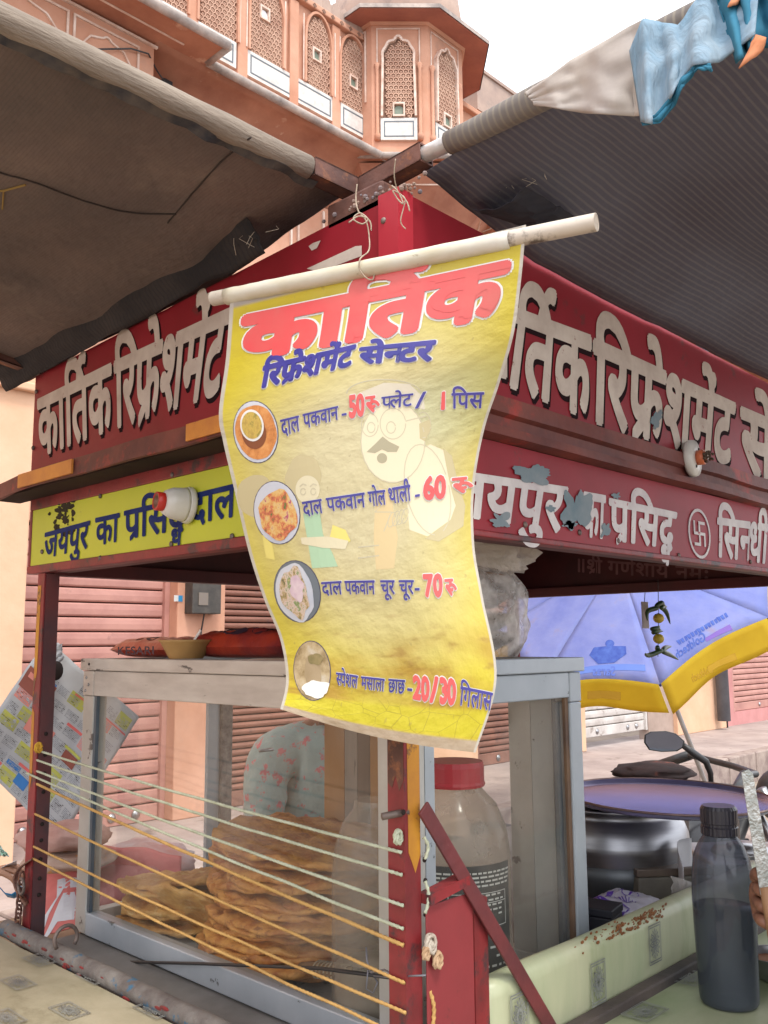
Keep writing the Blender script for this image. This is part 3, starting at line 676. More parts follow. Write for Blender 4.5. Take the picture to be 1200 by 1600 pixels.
# corner strip and rivets
cs = MB(); cs.box(-.003, .026, -.003, -.0005, 1.852, 2.10); cs.box(-.003, -.0005, -.0005, .034, 1.852, 2.10); pt('corner_trim', cs, mat('pinkish_red_enamel', (.42,.03,.045), (.36,.02,.035), 4, .35))
def rivet_or_hole(p, n, r=.005, m=bolt_m, par=cart):
    M = Vector(n).to_track_quat('Z', 'Y').to_matrix(); q = MB(); q.lathe(p, [(r, 0), (r*.9, r*.4), (r*.4, r*.7), (.0, r*.75)], 8, M); q.build('rivet_or_hole', m, par, smooth=True)
for px, py in ((600, 345), (66, 862), (157, 872), (268, 850), (363, 838), (67, 770), (157, 775), (270, 742), (52, 700), (57, 612)):
    q = at(px, py, 'x', -.002); rivet_or_hole(q, (-1, 0, 0))
for px, py in ((820, 820), (905, 832), (965, 845), (1060, 868), (1172, 878), (955, 690), (790, 640), (845, 690), (1165, 760)): q = at(px, py, 'y', -.001); rivet_or_hole(q, (0, -1, 0))
# inner faces of the far boards, roof sheet and bottom beams
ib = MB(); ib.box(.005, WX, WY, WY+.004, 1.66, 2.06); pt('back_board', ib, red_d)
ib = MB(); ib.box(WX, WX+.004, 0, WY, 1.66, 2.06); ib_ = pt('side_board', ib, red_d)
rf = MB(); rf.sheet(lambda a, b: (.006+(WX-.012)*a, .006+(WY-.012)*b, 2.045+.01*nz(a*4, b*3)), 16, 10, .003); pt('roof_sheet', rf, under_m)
bb = MB(); bb.box(.02, WX, WY-.03, WY-.001, 1.64, 1.668); bb.box(WX-.03, WX-.001, .02, WY-.03, 1.64, 1.668); bb.box(.02, .05, .02, WY-.03, 1.646, 1.67); bb.box(.05, WX-.03, .02, .05, 1.646, 1.67)
bb.box(.75, .775, .05, WY-.03, 1.98, 2.005); pt('canopy_frame', bb, red_d, bevel=.002)
SI = Plane('x', WX-.001, (0, 0, 0), (0, -1, 0), (0, 0, 1))
tx = MB(); write(tx, SI, '॥~शKी गणेशाय नमः', (898, 893), (1110, 907), (1110, 888), (898, 873), .02, .001); tx.build('lettering', mat('faded_grey_lettering', (.28,.12,.12), (.2,.08,.08), 20), ib_)
# lettering of the boards
def sign_words(par, surf, words, m, off, shadow=None, par_off=.040, h=.0006):
    for tok, bl, br, tr, tl in words:
        tx = MB(); write(tx, surf, tok, bl, br, tr, tl, off, h+.0008); o = tx.build('lettering', m, par, recalc=False)
        if shadow: sh = MB(); write(sh, surf, tok, bl, br, tr, tl, par_off, h-.0003, dx=shadow[0], dy=shadow[1]); sh.build('letter_shadow', black_l, o, recalc=False)
sign_words(bl_, SL, [('काितRक', (62, 711), (176, 668), (174, 572), (60, 628)), ('िरफQेशमेंट', (182, 666), (343, 612), (362, 486), (180, 569))], white_l, .034, (.038, -.036))
sign_words(by_, SL, [('जयपुर', (70, 872), (138, 856), (142, 815), (72, 834)), ('का', (152, 852), (186, 845), (188, 803), (151, 811)), ('पKिसदD', (196, 842), (290, 826), (293, 778), (196, 800)), ('दाल', (300, 818), (369, 806), (371, 757), (300, 774))], blue_l, .024, h=.0014)
sign_words(br_, SR, [('का', (700, 560), (797, 590), (797, 490), (700, 450)), ('ितRक', (790, 598), (921, 652), (921, 530), (806, 487)), ('िरफQेशमेंट', (925, 655), (1140, 724), (1147, 634), (928, 535)), ('से~नटर', (1157, 735), (1290, 781), (1294, 698), (1158, 640))], white_l, .036, (.038, -.036))
sign_words(bz_, SR, [('जयपुर', (690, 800), (873, 830), (884, 764), (694, 735)), ('का', (908, 836), (942, 840), (944, 777), (911, 771)), ('पKिसदD', (951, 842), (1050, 856), (1055, 803), (951, 781)), ('िस~नधी', (1119, 868), (1196, 879), (1200, 822), (1120, 811)), ('दाल', (1208, 881), (1286, 890), (1290, 838), (1210, 824))], white_l2, .03, h=.0014)
em = MB(); c = SR.inv(1091, 834); ring_ = lambda r, k=0: [(c[0]+math.cos(R(a))*r, c[1]+math.sin(R(a))*r*1.03) for a in range(0, 360, 12)]
ro_, ri_ = ring_(.047), ring_(.0415)
em.add([SR.P(x, y, .003) for x, y in ro_+ri_], [(k, (k+1) % 30, 30+(k+1) % 30, 30+k) for k in range(30)])
a_, t_ = .024, .0058
def rct(x0, x1, z0, z1, h=.003): em.add([SR.P(c[0]+x, c[1]+z, h) for x, z in ((x0, z0), (x1, z0), (x1, z1), (x0, z1))], [(0, 1, 2, 3)])
rct(-t_/2, t_/2, -a_, a_); rct(-a_, -t_/2, -t_/2, t_/2); rct(t_/2, a_, -t_/2, t_/2)
rct(t_/2, a_, a_-t_, a_); rct(-a_, -t_/2, -a_, -a_+t_); rct(a_-t_, a_, -a_, -t_/2); rct(-a_, -a_+t_, t_/2, a_)
em.build('swastika_emblem', white_l2, bz_)
chip = MB()
for px, py, rx, ry in ((832, 742, 28, 14), (895, 795, 20, 34), (780, 815, 16, 10), (960, 775, 6, 5), (943, 828, 7, 12), (1024, 655, 8, 14), (858, 795, 6, 5), (888, 640+180, 9, 6)):
    blob(chip, SR, oval(px, py, rx, ry, 10, 70, .9), .0034)
chip.build('paint_chip', grey_chip, bz_, kind='stuff')
chip = MB(); blob(chip, SL, [(483, 385), (490, 380), (502, 376), (496, 388), (488, 392)], .0012)
blob(chip, SL, [(480, 420), (556, 385), (566, 384), (566, 400), (500, 425)], .001); chip.build('paint_patch', white_l, bl_)
nest = MB()
for i in range(60):
    blob(nest, SL, oval(100+random.gauss(0, 9), 800+random.gauss(0, 15), random.uniform(1, 5), random.uniform(1, 6), random.random()*180, 14, .6), .0012+i*1.5e-5)
nest.build('soot_stain', mat('soot', (.05,.04,.025), rough=.95), cart, kind='stuff')
# posts: angle irons
def angle_post(x, y, sx, sy, label=None, m=red_w):
    w_, t = .028, .003; q = MB()
    q.box(min(x, x+sx*t), max(x, x+sx*t), min(y, y+sy*w_), max(y, y+sy*w_), .0, 1.644)
    q.box(min(x+sx*t, x+sx*w_), max(x+sx*t, x+sx*w_), min(y, y+sy*t), max(y, y+sy*t), .0, 1.644)
    o = pt('post', q, m)
    if label: o['label'] = label
    return o
pc_ = angle_post(0, 0, 1, 1, 'red corner post nearest the viewer, streaked with yellow'); pl_ = angle_post(0, WY, 1, -1, 'rusty red left post with punched holes'); angle_post(WX, 0, -1, 1); angle_post(WX, WY, -1, -1)
q = MB(); q.box(.028, .0282, .97, .972, 1, 1.2)
yw = MB(); yw.prism([(x, -.0006, z) for x, z in ((.004, 1.5), (.027, 1.5), (.027, 1.245), (.018, 1.225), (.012, 1.238), (.006, 1.25))], (0, .0004, 0)); yw.build('yellow_streak', yel_old, pc_)
rb_ = MB(); rb_.prism([(-.0005, y, z) for y, z in ((.001, 1.64), (.027, 1.64), (.027, 1.33), (.020, 1.325), (.014, 1.34), (.008, 1.322), (.001, 1.335))], (.0003, 0, 0)); rb_.build('dark_brown_patch', rust, pc_)  # upper face of the post overlaid in a darker brown
yw = MB(); yw.prism([(-.0006, y, z) for y, z in ((.998, 1.62), (.984, 1.62), (.986, 1.45), (.998, 1.4))], (.0004, 0, 0)); yw.prism([(-.0006, y, z) for y, z in ((.999, 1.38), (.989, 1.37), (.987, 1.25), (.996, 1.22), (.999, 1.25))], (.0004, 0, 0)); yw.build('yellow_streak', yel_old, pl_)
fl = MB(); fl.box(.0035, .0305, WY-.03, WY-.0275, .95, 1.643); fl.build('inner_flange', mat('shaded_side_red', (.13,.03,.03), (.06,.03,.035), 6, .6, bump=.2), pl_)  # unlit side of the post, its shade put into a darker red
for k, zz in enumerate((1.33, 1.29, 1.255, 1.22, 1.16, 1.13, 1.095, 1.06, 1.03)):
    rivet_or_hole((.016, WY-.0305, zz), (0, -1, 0), .004, dark_gap, pl_)  # punched holes drawn as dark discs, their shade put into the colour
for px, py in ((630, 1269), (672, 1503), (663, 1343), (664, 1376), (664, 1428), (672, 1549)): rivet_or_hole(at(px, py, 'y', -.001), (0, -1, 0), .0035, dark_gap, pc_)  # rope holes of the corner post, dark discs in place of shaded openings
# rails, corner plates, brace
rl = MB(); rl.tube([(-.018+.002*nz(k*.9), 1.03-1.12*k/40, .965+.002*nz(k*.7, 5)) for k in range(41)], .016, 12)
pipe_m = mat('flaking_painted_pipe', (.19,.175,.16), (.10,.085,.08), 14, .75, bump=.5, c3=(.04,.11,.18), t3=.605, s3=10, edge3=.03)
rlo = pt('front_rail', rl, pipe_m, smooth=True)
rl = MB()
for k in range(26): rl.ball((-.0335, random.uniform(.1, 1.0), .965+random.uniform(-.008, .006)), random.uniform(.002, .006), 6, 4, (.2, 2.5, .6))
rl.build('red_paint_flake', red_w, rlo, kind='stuff')
ub = at(103, 1466, 'x', -.018); ubm = MB()
ubm.tube([ub+Vector((math.cos(R(a))*.021, 0, math.sin(R(a))*.021)) for a in range(-40, 221, 20)], .0035, 8); ubm.build('clamp_ring', bolt_m, rlo, smooth=True)
rl = MB(); rl.box(.28, WX, -.028, -.0055, .945, .972); pt('side_rail', rl, mat('brown_worn_rail', (.10,.075,.065), (.05,.04,.038), 9, .7, bump=.3), bevel=.003)
pn = MB(); pn.box(.0295, .1185, -.007, -.0045, .55, 1.185); po = pt('lower_panel', pn, mat('scuffed_red_panel', (.27,.035,.04), (.20,.028,.032), 4, .5, bump=.15, c3=(.18,.03,.03), t3=.64, s3=9), bevel=.001)
pn = MB(); pn.prism([(.12, -.0075, .55), (.152, -.004, .55), (.152, -.004, 1.172), (.12, -.0075, 1.187)], (0, .003, 0)); pt('lower_panel', pn, red_w)
pn = MB(); pn.bar((.03, -.004, 1.193), (.105, -.004, 1.203), .012, .02, up=(0, -1, 0)); pt('cross_strap', pn, red_w)
brc = MB(); brc.bar(at(661, 1262, 'y', -.012), (.285, -.012, .968), .004, .0205, up=(.8, 0, .6)); pt('brace', brc, mat('brick_red_brace', (.17,.032,.034), (.10,.025,.028), 9, .5, bump=.25, c3=(.4,.2,.18), t3=.68, s3=30, edge3=.02), bevel=.001)
bt = MB(); bt.tube([at(597, 1276, 'x', -.022), at(638, 1268, 'y', .002)], .0045, 8); pt('bolt', bt, bolt_m, smooth=True)
dk = MB(); dk.box(.001, WX-.001, .004, WY-.03, .905, .942); pt('deck', dk, mat('grey_tin_deck', (.25,.24,.23), (.17,.16,.15), 5, .6, metal=.3))
bd_ = MB(); bd_.box(.03, WX-.03, .03, WY-.03, .35, .904); pt('body', bd_, red_w)
hz = MB(); hz.box(-.055, .0, .955, 1.015, .9, .935); pt('lug', hz, rust)
# roof corner brackets of square tube
bk = MB()
def sqtube(p, q_, w_=.027, t=.0025):
    mbx = MB(); p = Vector(p); q_ = Vector(q_); d = (q_-p).normalized(); a = d.cross(Vector((0, 0, 1))).normalized(); b = a.cross(d)
    for s1, s2 in ((1, 0), (-1, 0), (0, 1), (0, -1)):
        c_ = (a*s1+b*s2)*(w_-t)/2; mbx.bar(p+c_, q_+c_, t if s1 else w_-2*t*0, w_ if s1 else t, up=b)
    return mbx
cj = Vector((.045, .12, 2.155))
sqtube(cj+Vector((.012, 0, 0)), (-.048, .124, 2.157)).build('awning_bracket', rust, cart); sqtube(cj+Vector((0, -.0145, .001)), (.04, -.016, 2.158)).build('awning_bracket', rust, cart)
kk = MB(); kk.bar(cj+Vector((0, 0, -.03)), cj+Vector((0, 0, -.012)), .03); kk.box(.0, .07, .03, .14, 2.085, 2.125); pt('bracket_seat', kk, rust, bevel=.004)
ck = MB()
for i in range(160): ck.ball((.012+random.gauss(0, .010), .055+random.gauss(0, .035), 2.104+random.gauss(0, .004)), random.uniform(.0015, .0045), 6, 4)
ck.build('mortar_lump', mat('dried_mortar', (.30,.2,.15), (.18,.15,.16), 30, .9), cart, kind='stuff')
sqtube((.03, 1.07, 2.085), (-.16, 1.07, 2.11), .025).build('awning_bracket', rust, cart)

# ================================================================ TABLES WITH VINYL
vin = mat('green_marbled_vinyl', (.40,.41,.27), (.29,.33,.19), 3.5, .38, bump=.06, bscale=12, c3=(.20,.24,.12), t3=.62, s3=2.6, edge3=.16, stretch=(1, 2.2, 1), detail=8)
vin2 = mat('olive_marbled_vinyl', (.40,.36,.255), (.30,.27,.18), 6, .45, bump=.12, bscale=20, c3=(.17,.15,.09), t3=.58, s3=5, edge3=.16, stretch=(1.5, 1, 1), detail=8)
vink = mat('vinyl_motif_print', (.17,.175,.17), (.26,.27,.25), 30, .4); vinw = mat('vinyl_motif_ground', (.235,.235,.21), (.33,.33,.28), 60, .4)
def motif(par, surf, cx_, cy_, wx, wy, rot=0):
    s = MB(); g_ = MB(); cr, sr = math.cos(R(rot)), math.sin(R(rot))
    T = lambda x, y: (cx_+(x*cr-y*sr)*wx, cy_+(x*sr+y*cr)*wy)
    g_.add([surf.P(*T(x, y), .0006) for x, y in ((-.5, -.5), (.5, -.5), (.5, .5), (-.5, .5))], [(0, 1, 2, 3)])
    def ln(a, b, w_=.035):
        a, b = Vector(a), Vector(b); d = (b-a).normalized(); p = Vector((-d.y, d.x))*w_/2; s.add([surf.P(*T(*q), .0007) for q in (a+p, a-p, b-p, b+p)], [(0, 1, 2, 3)])
    for r_ in (.47, .41):
        cs_ = [(-r_, -r_), (r_, -r_), (r_, r_), (-r_, r_)]
        for i in range(4): ln(cs_[i], cs_[(i+1) % 4], .03)
    for k in range(8):
        a = math.pi*k/4; c_, s_ = math.cos(a), math.sin(a)
        pp = [(.07*c_, .07*s_), (.2*c_-.07*s_, .2*s_+.07*c_), (.37*c_, .37*s_), (.2*c_+.07*s_, .2*s_-.07*c_)]
        for i in range(4): ln(pp[i], pp[(i+1) % 4])
        ln((.12*c_, .12*s_), (.26*c_, .26*s_), .03)
        a2 = a+math.pi/8; ln((.28*math.cos(a2), .28*math.sin(a2)), (.36*math.cos(a2), .36*math.sin(a2)), .06)
    cc = [(.06*math.cos(R(a)), .06*math.sin(R(a))) for a in range(0, 360, 45)]
    for i in range(8): ln(cc[i], cc[(i+1) % 8])
    s.build('motif', vink, par)
tl = thing('serving_shelf', 'left serving shelf covered in olive marbled vinyl, outside the front rail', 'shelf', (-.35, .3, .5))
def rolltop(mb, x0, x1, y0, y1, z, th, nx=20, ny=20, am=.002): mb.sheet(lambda a, b: (x0+(x1-x0)*a, y0+(y1-y0)*b, z+am*nz(a*6, b*6)), nx, ny, th)
s = MB(); rolltop(s, -.72, -.038, -.4, 1.07, .958, .018); top = s.build('top', vin2, tl, smooth=False)
s = MB(); s.box(-.70, -.045, -.38, 1.05, .915, .936); s.build('plank', mat('raw_wood', (.30,.2,.12), (.2,.13,.08), 6), tl)
for x, y in ((-.66, -.34), (-.66, 1.0), (-.09, -.34), (-.09, 1.0)): s = MB(); s.box(x-.015, x+.015, y-.015, y+.015, 0, .914); s.build('leg', rust, tl)
SZ = Plane('z', .960, (0, 0, .960), (0, -1, 0), (1, 0, 0))
for px, py in ((28, 1535), (147, 1527), (108, 1579), (241, 1578), (62, 1500), (10, 1590)):
    u_, v_ = SZ.inv(px, py); motif(top, SZ, u_, v_, .07, .036, 0)
tr_ = thing('serving_counter', 'right serving counter covered in green marbled vinyl with an upright vinyl lip', 'counter', (.9, -.3, .5))
s = MB(); s.sheet(lambda a, b: (.30+1.35*a, -.62+.592*b, .957+.0015*nz(a*9, b*5)), 24, 14, .016); top2 = s.build('top', vin, tr_)
s = MB(); pf = [(-.003, .962), (-.006, 1.0), (-.006, 1.045), (-.004, 1.056), (.004, 1.063), (.018, 1.065), (.030, 1.060), (.034, 1.045), (.034, .95), (.0, .95)]
xx = [.153+(WX-.17-.0)*k/40 for k in range(41)]; n = len(pf)
s.add([(x, y+.0025*nz(x*7, z*20), z+.003*nz(x*6, k*.3)) for x in xx for k, (y, z) in enumerate(pf)], [(j*n+k, j*n+(k+1) % n, (j+1)*n+(k+1) % n, (j+1)*n+k) for j in range(40) for k in range(n)]+[tuple(range(n)), tuple(40*n+k for k in range(n))])
lipo = s.build('vinyl_lip', mat('pale_green_vinyl', (.50,.50,.33), (.40,.43,.27), 4, .4, bump=.15, bscale=15, c3=(.30,.34,.18), t3=.6, s3=3, edge3=.15, stretch=(2.5, 1, .6)), tr_, smooth=True)
s = MB(); s.box(.3, 1.63, -.6, -.04, .91, .94); s.build('plank', MATS['raw_wood'], tr_)
for x, y in ((.33, -.58), (1.6, -.58), (1.6, -.08), (.33, -.08)): s = MB(); s.box(x-.015, x+.015, y-.015, y+.015, 0, .909); s.build('leg', rust, tr_)
SV = Plane('y', -.0085, (0, -.0085, 0), (1, 0, 0), (0, 0, 1))
for px, py in ((935, 1535), (1023, 1474), (812, 1588)): u_, v_ = SV.inv(px, py); motif(lipo, SV, u_, v_, .042, .062)
SW2 = Plane('z', .960, (0, 0, .960), (1, 0, 0), (0, 1, 0))
for px, py in ((1008, 1581), (1080, 1528), (1190, 1500)): u_, v_ = SW2.inv(px, py); motif(top2, SW2, u_, v_, .07, .045, 0)
rs = MB()
for i in range(170):
    t = random.random(); c0 = random.choice((.45, .5, .56, .59)); q = Vector((c0+random.gauss(0, .03), .0+random.uniform(-.006, .008), 1.0605+random.gauss(0, .004))); q.y = -.0065 if q.z < 1.058 else q.y; rs.ball(q, random.uniform(.001, .003), 5, 3, (1.8, .5, 1))
rs.build('sauce_stain', mat('dried_sauce', (.26,.10,.03), (.2,.07,.02), 30), lipo, kind='stuff')

# ================================================================ AWNINGS
def cr(p0, p1, p2, p3, t): return .5*((2*p1)+(-p0+p2)*t+(2*p0-5*p1+4*p2-p3)*t*t+(-p0+3*p1-3*p2+p3)*t**3)
tarp_l = mat('brown_shade_net', (.235,.175,.15), (.15,.12,.108), 2.6, .85, bump=.35, bscale=60, wave=(60, 'X', '#54504f', .22), trans=.14, stretch=(1, 1, 1), c3=(.29,.23,.19), t3=.6, s3=2.5, edge3=.2)
tarp_r = mat('grey_striped_shade_net', (.155,.16,.205), (.13,.125,.16), 2, .85, bump=.25, bscale=70, wave=(31, 'Y', '#9a9894', .30), trans=.15)
hem_m = mat('pale_rolled_hem', (.31,.255,.205), (.19,.155,.125), 5, .9, bump=.35, bscale=50, stretch=(1, 6, 6), trans=.05)
roll_m = mat('striped_rolled_hem', (.13,.115,.11), (.20,.18,.165), 3, .9, bump=.3, wave=(31, 'Y', '#8a8378', .8))
fray = mat('frayed_thread', (.62,.56,.46), rough=.9)
PL = Vector((-.048, .124, 2.157)); PR = Vector((.04, -.016, 2.158))
ta = thing('awning', 'brown shade net awning rolled over a pole above the left shelf', 'awning', (-.6, .6, 2.1))
def tl_fn(a, b):   # a: from the pole along y, b: from the canopy outwards
    y = .118+1.07*a; x = .03-1.45*b; inner = max(0, (.14-b)/.14)
    z = 2.150-.022*math.sin(math.pi*a)*math.sin(math.pi*min(1, b*1.2))-.035*inner*min(1, a*3) +.010*nz(a*5, b*6)+.004*nz(a*16, b*5)-.03*a
    if b < .05: x = .02 if a < .0 else .03
    return Vector((x, y, z))
s = MB(); s.sheet(tl_fn, 50, 56, .0012); s.build('net', tarp_l, ta, smooth=True)
s = MB(); s.tube([(PL.x-.004-1.4*k/30, PL.y+.002*nz(k*.5), PL.z+.0015*nz(k*.6, 3)) for k in range(31)], [.0172+.0016*nz(k*.8, 9) for k in range(31)], 14); s.build('rolled_hem', hem_m, ta, smooth=True)
def on_awning(px, py):
    q = at(px, py, 'z', 2.125); return tl_fn((q.y-.118)/1.07, (.03-q.x)/1.45)-Vector((0, 0, .0028))
for sm_ in ([(-40, 262), (0, 270), (60, 288), (130, 316), (200, 336), (275, 340)], [(262, 350), (300, 318), (345, 275), (392, 238)]):
    Q = [on_awning(*q) for q in sm_]; s = MB(); s.tube([cr(Q[max(i-1, 0)], Q[i], Q[i+1], Q[min(i+2, len(Q)-1)], k/6)+Vector((0, 0, .0012*nz(i+k*.3))) for i in range(len(Q)-1) for k in range(6)]+[Q[-1]], .0012, 5); s.build('stitched_seam', mat('seam_thread', (.05,.04,.036), rough=.95), ta)
s = MB(); s.tube([on_awning(-20, 296), on_awning(8, 294), on_awning(40, 288)], .0015, 5); s.tube([on_awning(6, 294), on_awning(4, 320)], .0012, 5); s.build('yellow_thread', mat('yellow_thread', (.30,.20,.07), rough=.9), ta, kind='stuff')
s = MB(); s.sheet(lambda a, b: (-.035-1.35*a, PL.y-.004+.012*b+.006*nz(a*30), PL.z-.016-.010*b*(.6+.7*nz(a*40, 4))), 90, 3, .0008); s.build('stitched_flap', mat('dark_flap', (.035,.035,.04), (.09,.075,.065), 30, .9), ta)
# inner flap hanging on the fascia
s = MB(); s.sheet(lambda a, b: (-.012-.036*b+.012*nz(a*9, b*3), .265+.905*a, 2.146-.012-.045*(1-b)-.045*a*(1-b)*0+.006*nz(a*14, b*2)-.035*a), 40, 6, .001); s.build('inner_flap', mat('dark_shade_net', (.03,.028,.03), (.055,.048,.047), 5, .9, bump=.4, bscale=50, wave=(30, 'Y', '#2a2c33', .4)), ta, smooth=True)
s = MB()
for i in range(5):
    y = random.uniform(.22, .33); p = Vector((-.02-random.random()*.02, y, 2.118)); s.tube([p, p+Vector((random.gauss(0, .006), random.gauss(0, .008), -.008)), p+Vector((random.gauss(0, .012), random.gauss(0, .014), -random.uniform(.008, .022)))], .00035, 4)
s.build('frayed_thread', fray, ta, kind='stuff')
solo(recenter(MB().tube([PL+Vector((.05, 0, 0)), PL-Vector((.004, 0, 0)), PL-Vector((.02, 0, 0))], .0115, 14).build('awning_pole', steel, smooth=True), PL), 'round pole end showing inside the left square bracket', 'pole')
tb = thing('awning', 'grey awning with fine pale stripes above the right counter', 'awning', (.7, -.5, 2.1))
def tr_fn(a, b):   # a along x, b outward from the fascia
    x = .047+1.75*a; y = -.004-1.5*b; f = max(0, (.12-b)/.12)
    z = 2.158-.02*math.sin(math.pi*min(1, a*1.3))*math.sin(math.pi*min(1, b))-.070*f*min(1, .3+a*5)+.006*nz(a*5, b*5)+.0025*nz(a*30, b*2)
    return Vector((x, y, z))
s = MB(); s.sheet(tr_fn, 60, 44, .0012); s.build('net', tarp_r, tb, smooth=True)
s = MB(); s.tube([(PR.x+.002+.002*nz(k*.5), -.055-1.4*k/30, PR.z+.001+.0015*nz(k*.6, 3)) for k in range(31)], [.0155+min(k, 6)*.0005+.001*nz(k*.8, 9) for k in range(31)], 14); s.build('rolled_hem', roll_m, tb, smooth=True)
# turned down inner corner, torn
s = MB(); s.sheet(lambda a, b: (.135+.13*a+.004*nz(a*9), -.02-.09*b, 2.125-.022*math.sin(b*2.5)-.03*(1-b)*(1-a)*.5+.004*nz(a*8, b*6)), 12, 8, .001); s.build('torn_corner', mat('dark_blue_net', (.03,.034,.05), (.05,.05,.06), 9, .9), tb)
s = MB()
for i in range(6):
    t = random.random(); p = Vector((.13+.05*t, -.03-.1*t, 2.14)); s.tube([p, p+Vector((random.gauss(0, .006), random.gauss(0, .006), -.006)), p+Vector((random.gauss(0, .01), random.gauss(0, .01), -random.uniform(.006, .016)))], .00035, 4)
s.build('frayed_thread', fray, tb, kind='stuff')
solo(recenter(MB().tube([PR+Vector((0, .03, 0)), PR-Vector((0, .02, 0)), PR-Vector((0, .07, 0))], .0115, 16).build('awning_pole', mat('shiny_white_tube', (.62,.60,.58), (.45,.42,.40), 20, .3, metal=.3), smooth=True), PR), 'shiny pale tube leaving the right square bracket into the rolled awning', 'pole')
# cloth thrown over the right awning
cl = thing('draped_cloth', 'cream and sky blue cloth thrown over the edge of the right awning', 'cloth', (.04, -.6, 2.2))
cream = mat('cream_cotton', (.62,.56,.50), (.52,.47,.44), 6, .9, bump=.25, bscale=20, trans=.35); skyb = mat('pale_blue_cotton', (.26,.40,.52), (.42,.50,.56), 5, .95, bump=.5, bscale=45, trans=.3, stretch=(6, 1, 1)); teal = mat('teal_cotton', (.03,.15,.24), (.05,.20,.30), 8, .9, bump=.2, trans=.15)
def hang(top, bot, m, name, nfold=5, amp=.012, dT=None, dB=None, nu=40, nv=16, ph=0):
    """cloth between an upper and a lower line of (px,py,distance)"""
    def ip(L, a):
        a *= len(L)-1; i = min(int(a), len(L)-2); f = a-i; f = f*f*(3-2*f)*.4+f*.6
        return Vector([L[i][k]*(1-f)+L[i+1][k]*f for k in range(3)])
    def fn(a, b):
        p, q = ip(top, a), ip(bot, a); r_ = p.lerp(q, b); w_ = at(r_.x, r_.y, 'd', r_.z+amp*math.sin(a*nfold*6.28+ph+b*1.5)*(.3+b)+amp*nz(a*7, b*5, ph)); return w_
    s = MB(); s.sheet(fn, nu, nv, .0015); return s.build(name, m, cl, smooth=True)
hang([(820, 146, .975), (850, 126, .95), (890, 96, .92), (930, 74, .89), (985, 40, .86), (1010, 28, .85)], [(835, 163, .96), (880, 172, .93), (930, 178, .89), (990, 182, .86), (1015, 180, .84)], cream, 'cream_part', 2.6, .006)
hang([(985, 80, .85), (1005, 30, .83), (1035, 36, .82), (1060, 40, .81), (1085, 5, .80), (1110, -20, .8), (1190, -60, .78)], [(1003, 190, .83), (1020, 195, .81), (1048, 155, .80), (1060, 130, .79), (1085, 102, .78), (1125, 98, .77), (1180, 55, .75)], skyb, 'blue_part', 3.4, .006, ph=1)
hang([(1003, 190, .828), (1025, 180, .806), (1050, 148, .796), (1065, 122, .786), (1090, 98, .776), (1110, 102, .771)], [(1006, 196, .826), (1030, 193, .805), (1056, 165, .795), (1068, 132, .785), (1092, 108, .775), (1112, 112, .770)], teal, 'teal_border', 2.6, .004, ph=1)
hang([(1110, -30, .79), (1150, -50, .78), (1230, -60, .76)], [(1150, 100, .765), (1175, 78, .76), (1240, 70, .75)], teal, 'teal_part', 3, .008)
hang([(1142, -10, .772), (1160, -12, .77)], [(1138, 12, .77), (1152, 6, .77)], mat('orange_print', (.60,.26,.14), (.5,.2,.1), 9, .9), 'orange_print', 1, .002, nu=6, nv=4)
hang([(1180, 55, .745), (1196, 60, .744)], [(1155, 108, .745), (1190, 80, .744)], MATS['orange_print'], 'orange_print', 1, .002, nu=6, nv=4)

# ================================================================ THE HANGING MENU BANNER
ROWS = [((360, 463, 1.122), (822, 351, .918)), ((353, 560, 1.13), (815, 430, .93)), ((342, 645, 1.125), (803, 520, .95)), ((349, 692, 1.125), (780, 600, .98)), ((366, 765, 1.12), (757, 670, 1.0)),
        ((388, 860, 1.12), (741, 760, 1.01)), ((412, 935, 1.115), (741, 850, 1.01)), ((438, 1000, 1.11), (754, 930, 1.0)), ((447, 1062, 1.10), (776, 1060, .985)), ((438, 1108, 1.09), (743, 1176, .99))]
def row(j, side): return Vector(ROWS[max(0, min(len(ROWS)-1, j))][side])
def ban(s, t):
    s_ = s; x = t*(len(ROWS)-1); j = min(int(max(x, 0)), len(ROWS)-2); f = x-j
    Lp = cr(*[row(j+k, 0) for k in (-1, 0, 1, 2)], f); Rp = cr(*[row(j+k, 1) for k in (-1, 0, 1, 2)], f)
    p = Lp.lerp(Rp, s_); sg = math.sin(math.pi*max(0, min(1, s_)))
    env = max(0, min(1, t*1.3))
    p.z += -.045*sg*math.sin(math.pi*min(1, t*.98))**1.0 + .006*env*math.sin(s_*9+1.2+t*3)
    ed = max(0, min(1, (t-.25)/.2))*max(0, min(1, (1-t)/.15)); p.y += 10*sg*(1 if t > .85 else 0)*(t-.85)/.15
    return at(p.x, p.y, 'd', p.z)
M_ = bpy.data.materials.new('printed_flex'); M_.use_nodes = True; n_ = M_.node_tree.nodes; l_ = M_.node_tree.links
B_ = n_['Principled BSDF']; B_.inputs['Roughness'].default_value = .42
uvn = n_.new('ShaderNodeUVMap'); sx_ = n_.new('ShaderNodeSeparateXYZ'); l_.new(uvn.outputs[0], sx_.inputs[0])
def mth(op, a, b=None, c_=None):
    q = n_.new('ShaderNodeMath'); q.operation = op; q.use_clamp = op in ('MULTIPLY', 'ADD') and False
    for i, v in enumerate((a, b, c_)):
        if v is None: continue
        if isinstance(v, (int, float)): q.inputs[i].default_value = v
        else: l_.new(v, q.inputs[i])
    return q.outputs[0]
def sstep(v, a, b):
    q = n_.new('ShaderNodeMapRange'); q.interpolation_type = 'SMOOTHSTEP'; l_.new(v, q.inputs[0]); q.inputs[1].default_value = a; q.inputs[2].default_value = b
    if a > b: q.inputs[1].default_value = b; q.inputs[2].default_value = a; q.inputs[3].default_value = 1; q.inputs[4].default_value = 0
    return q.outputs[0]
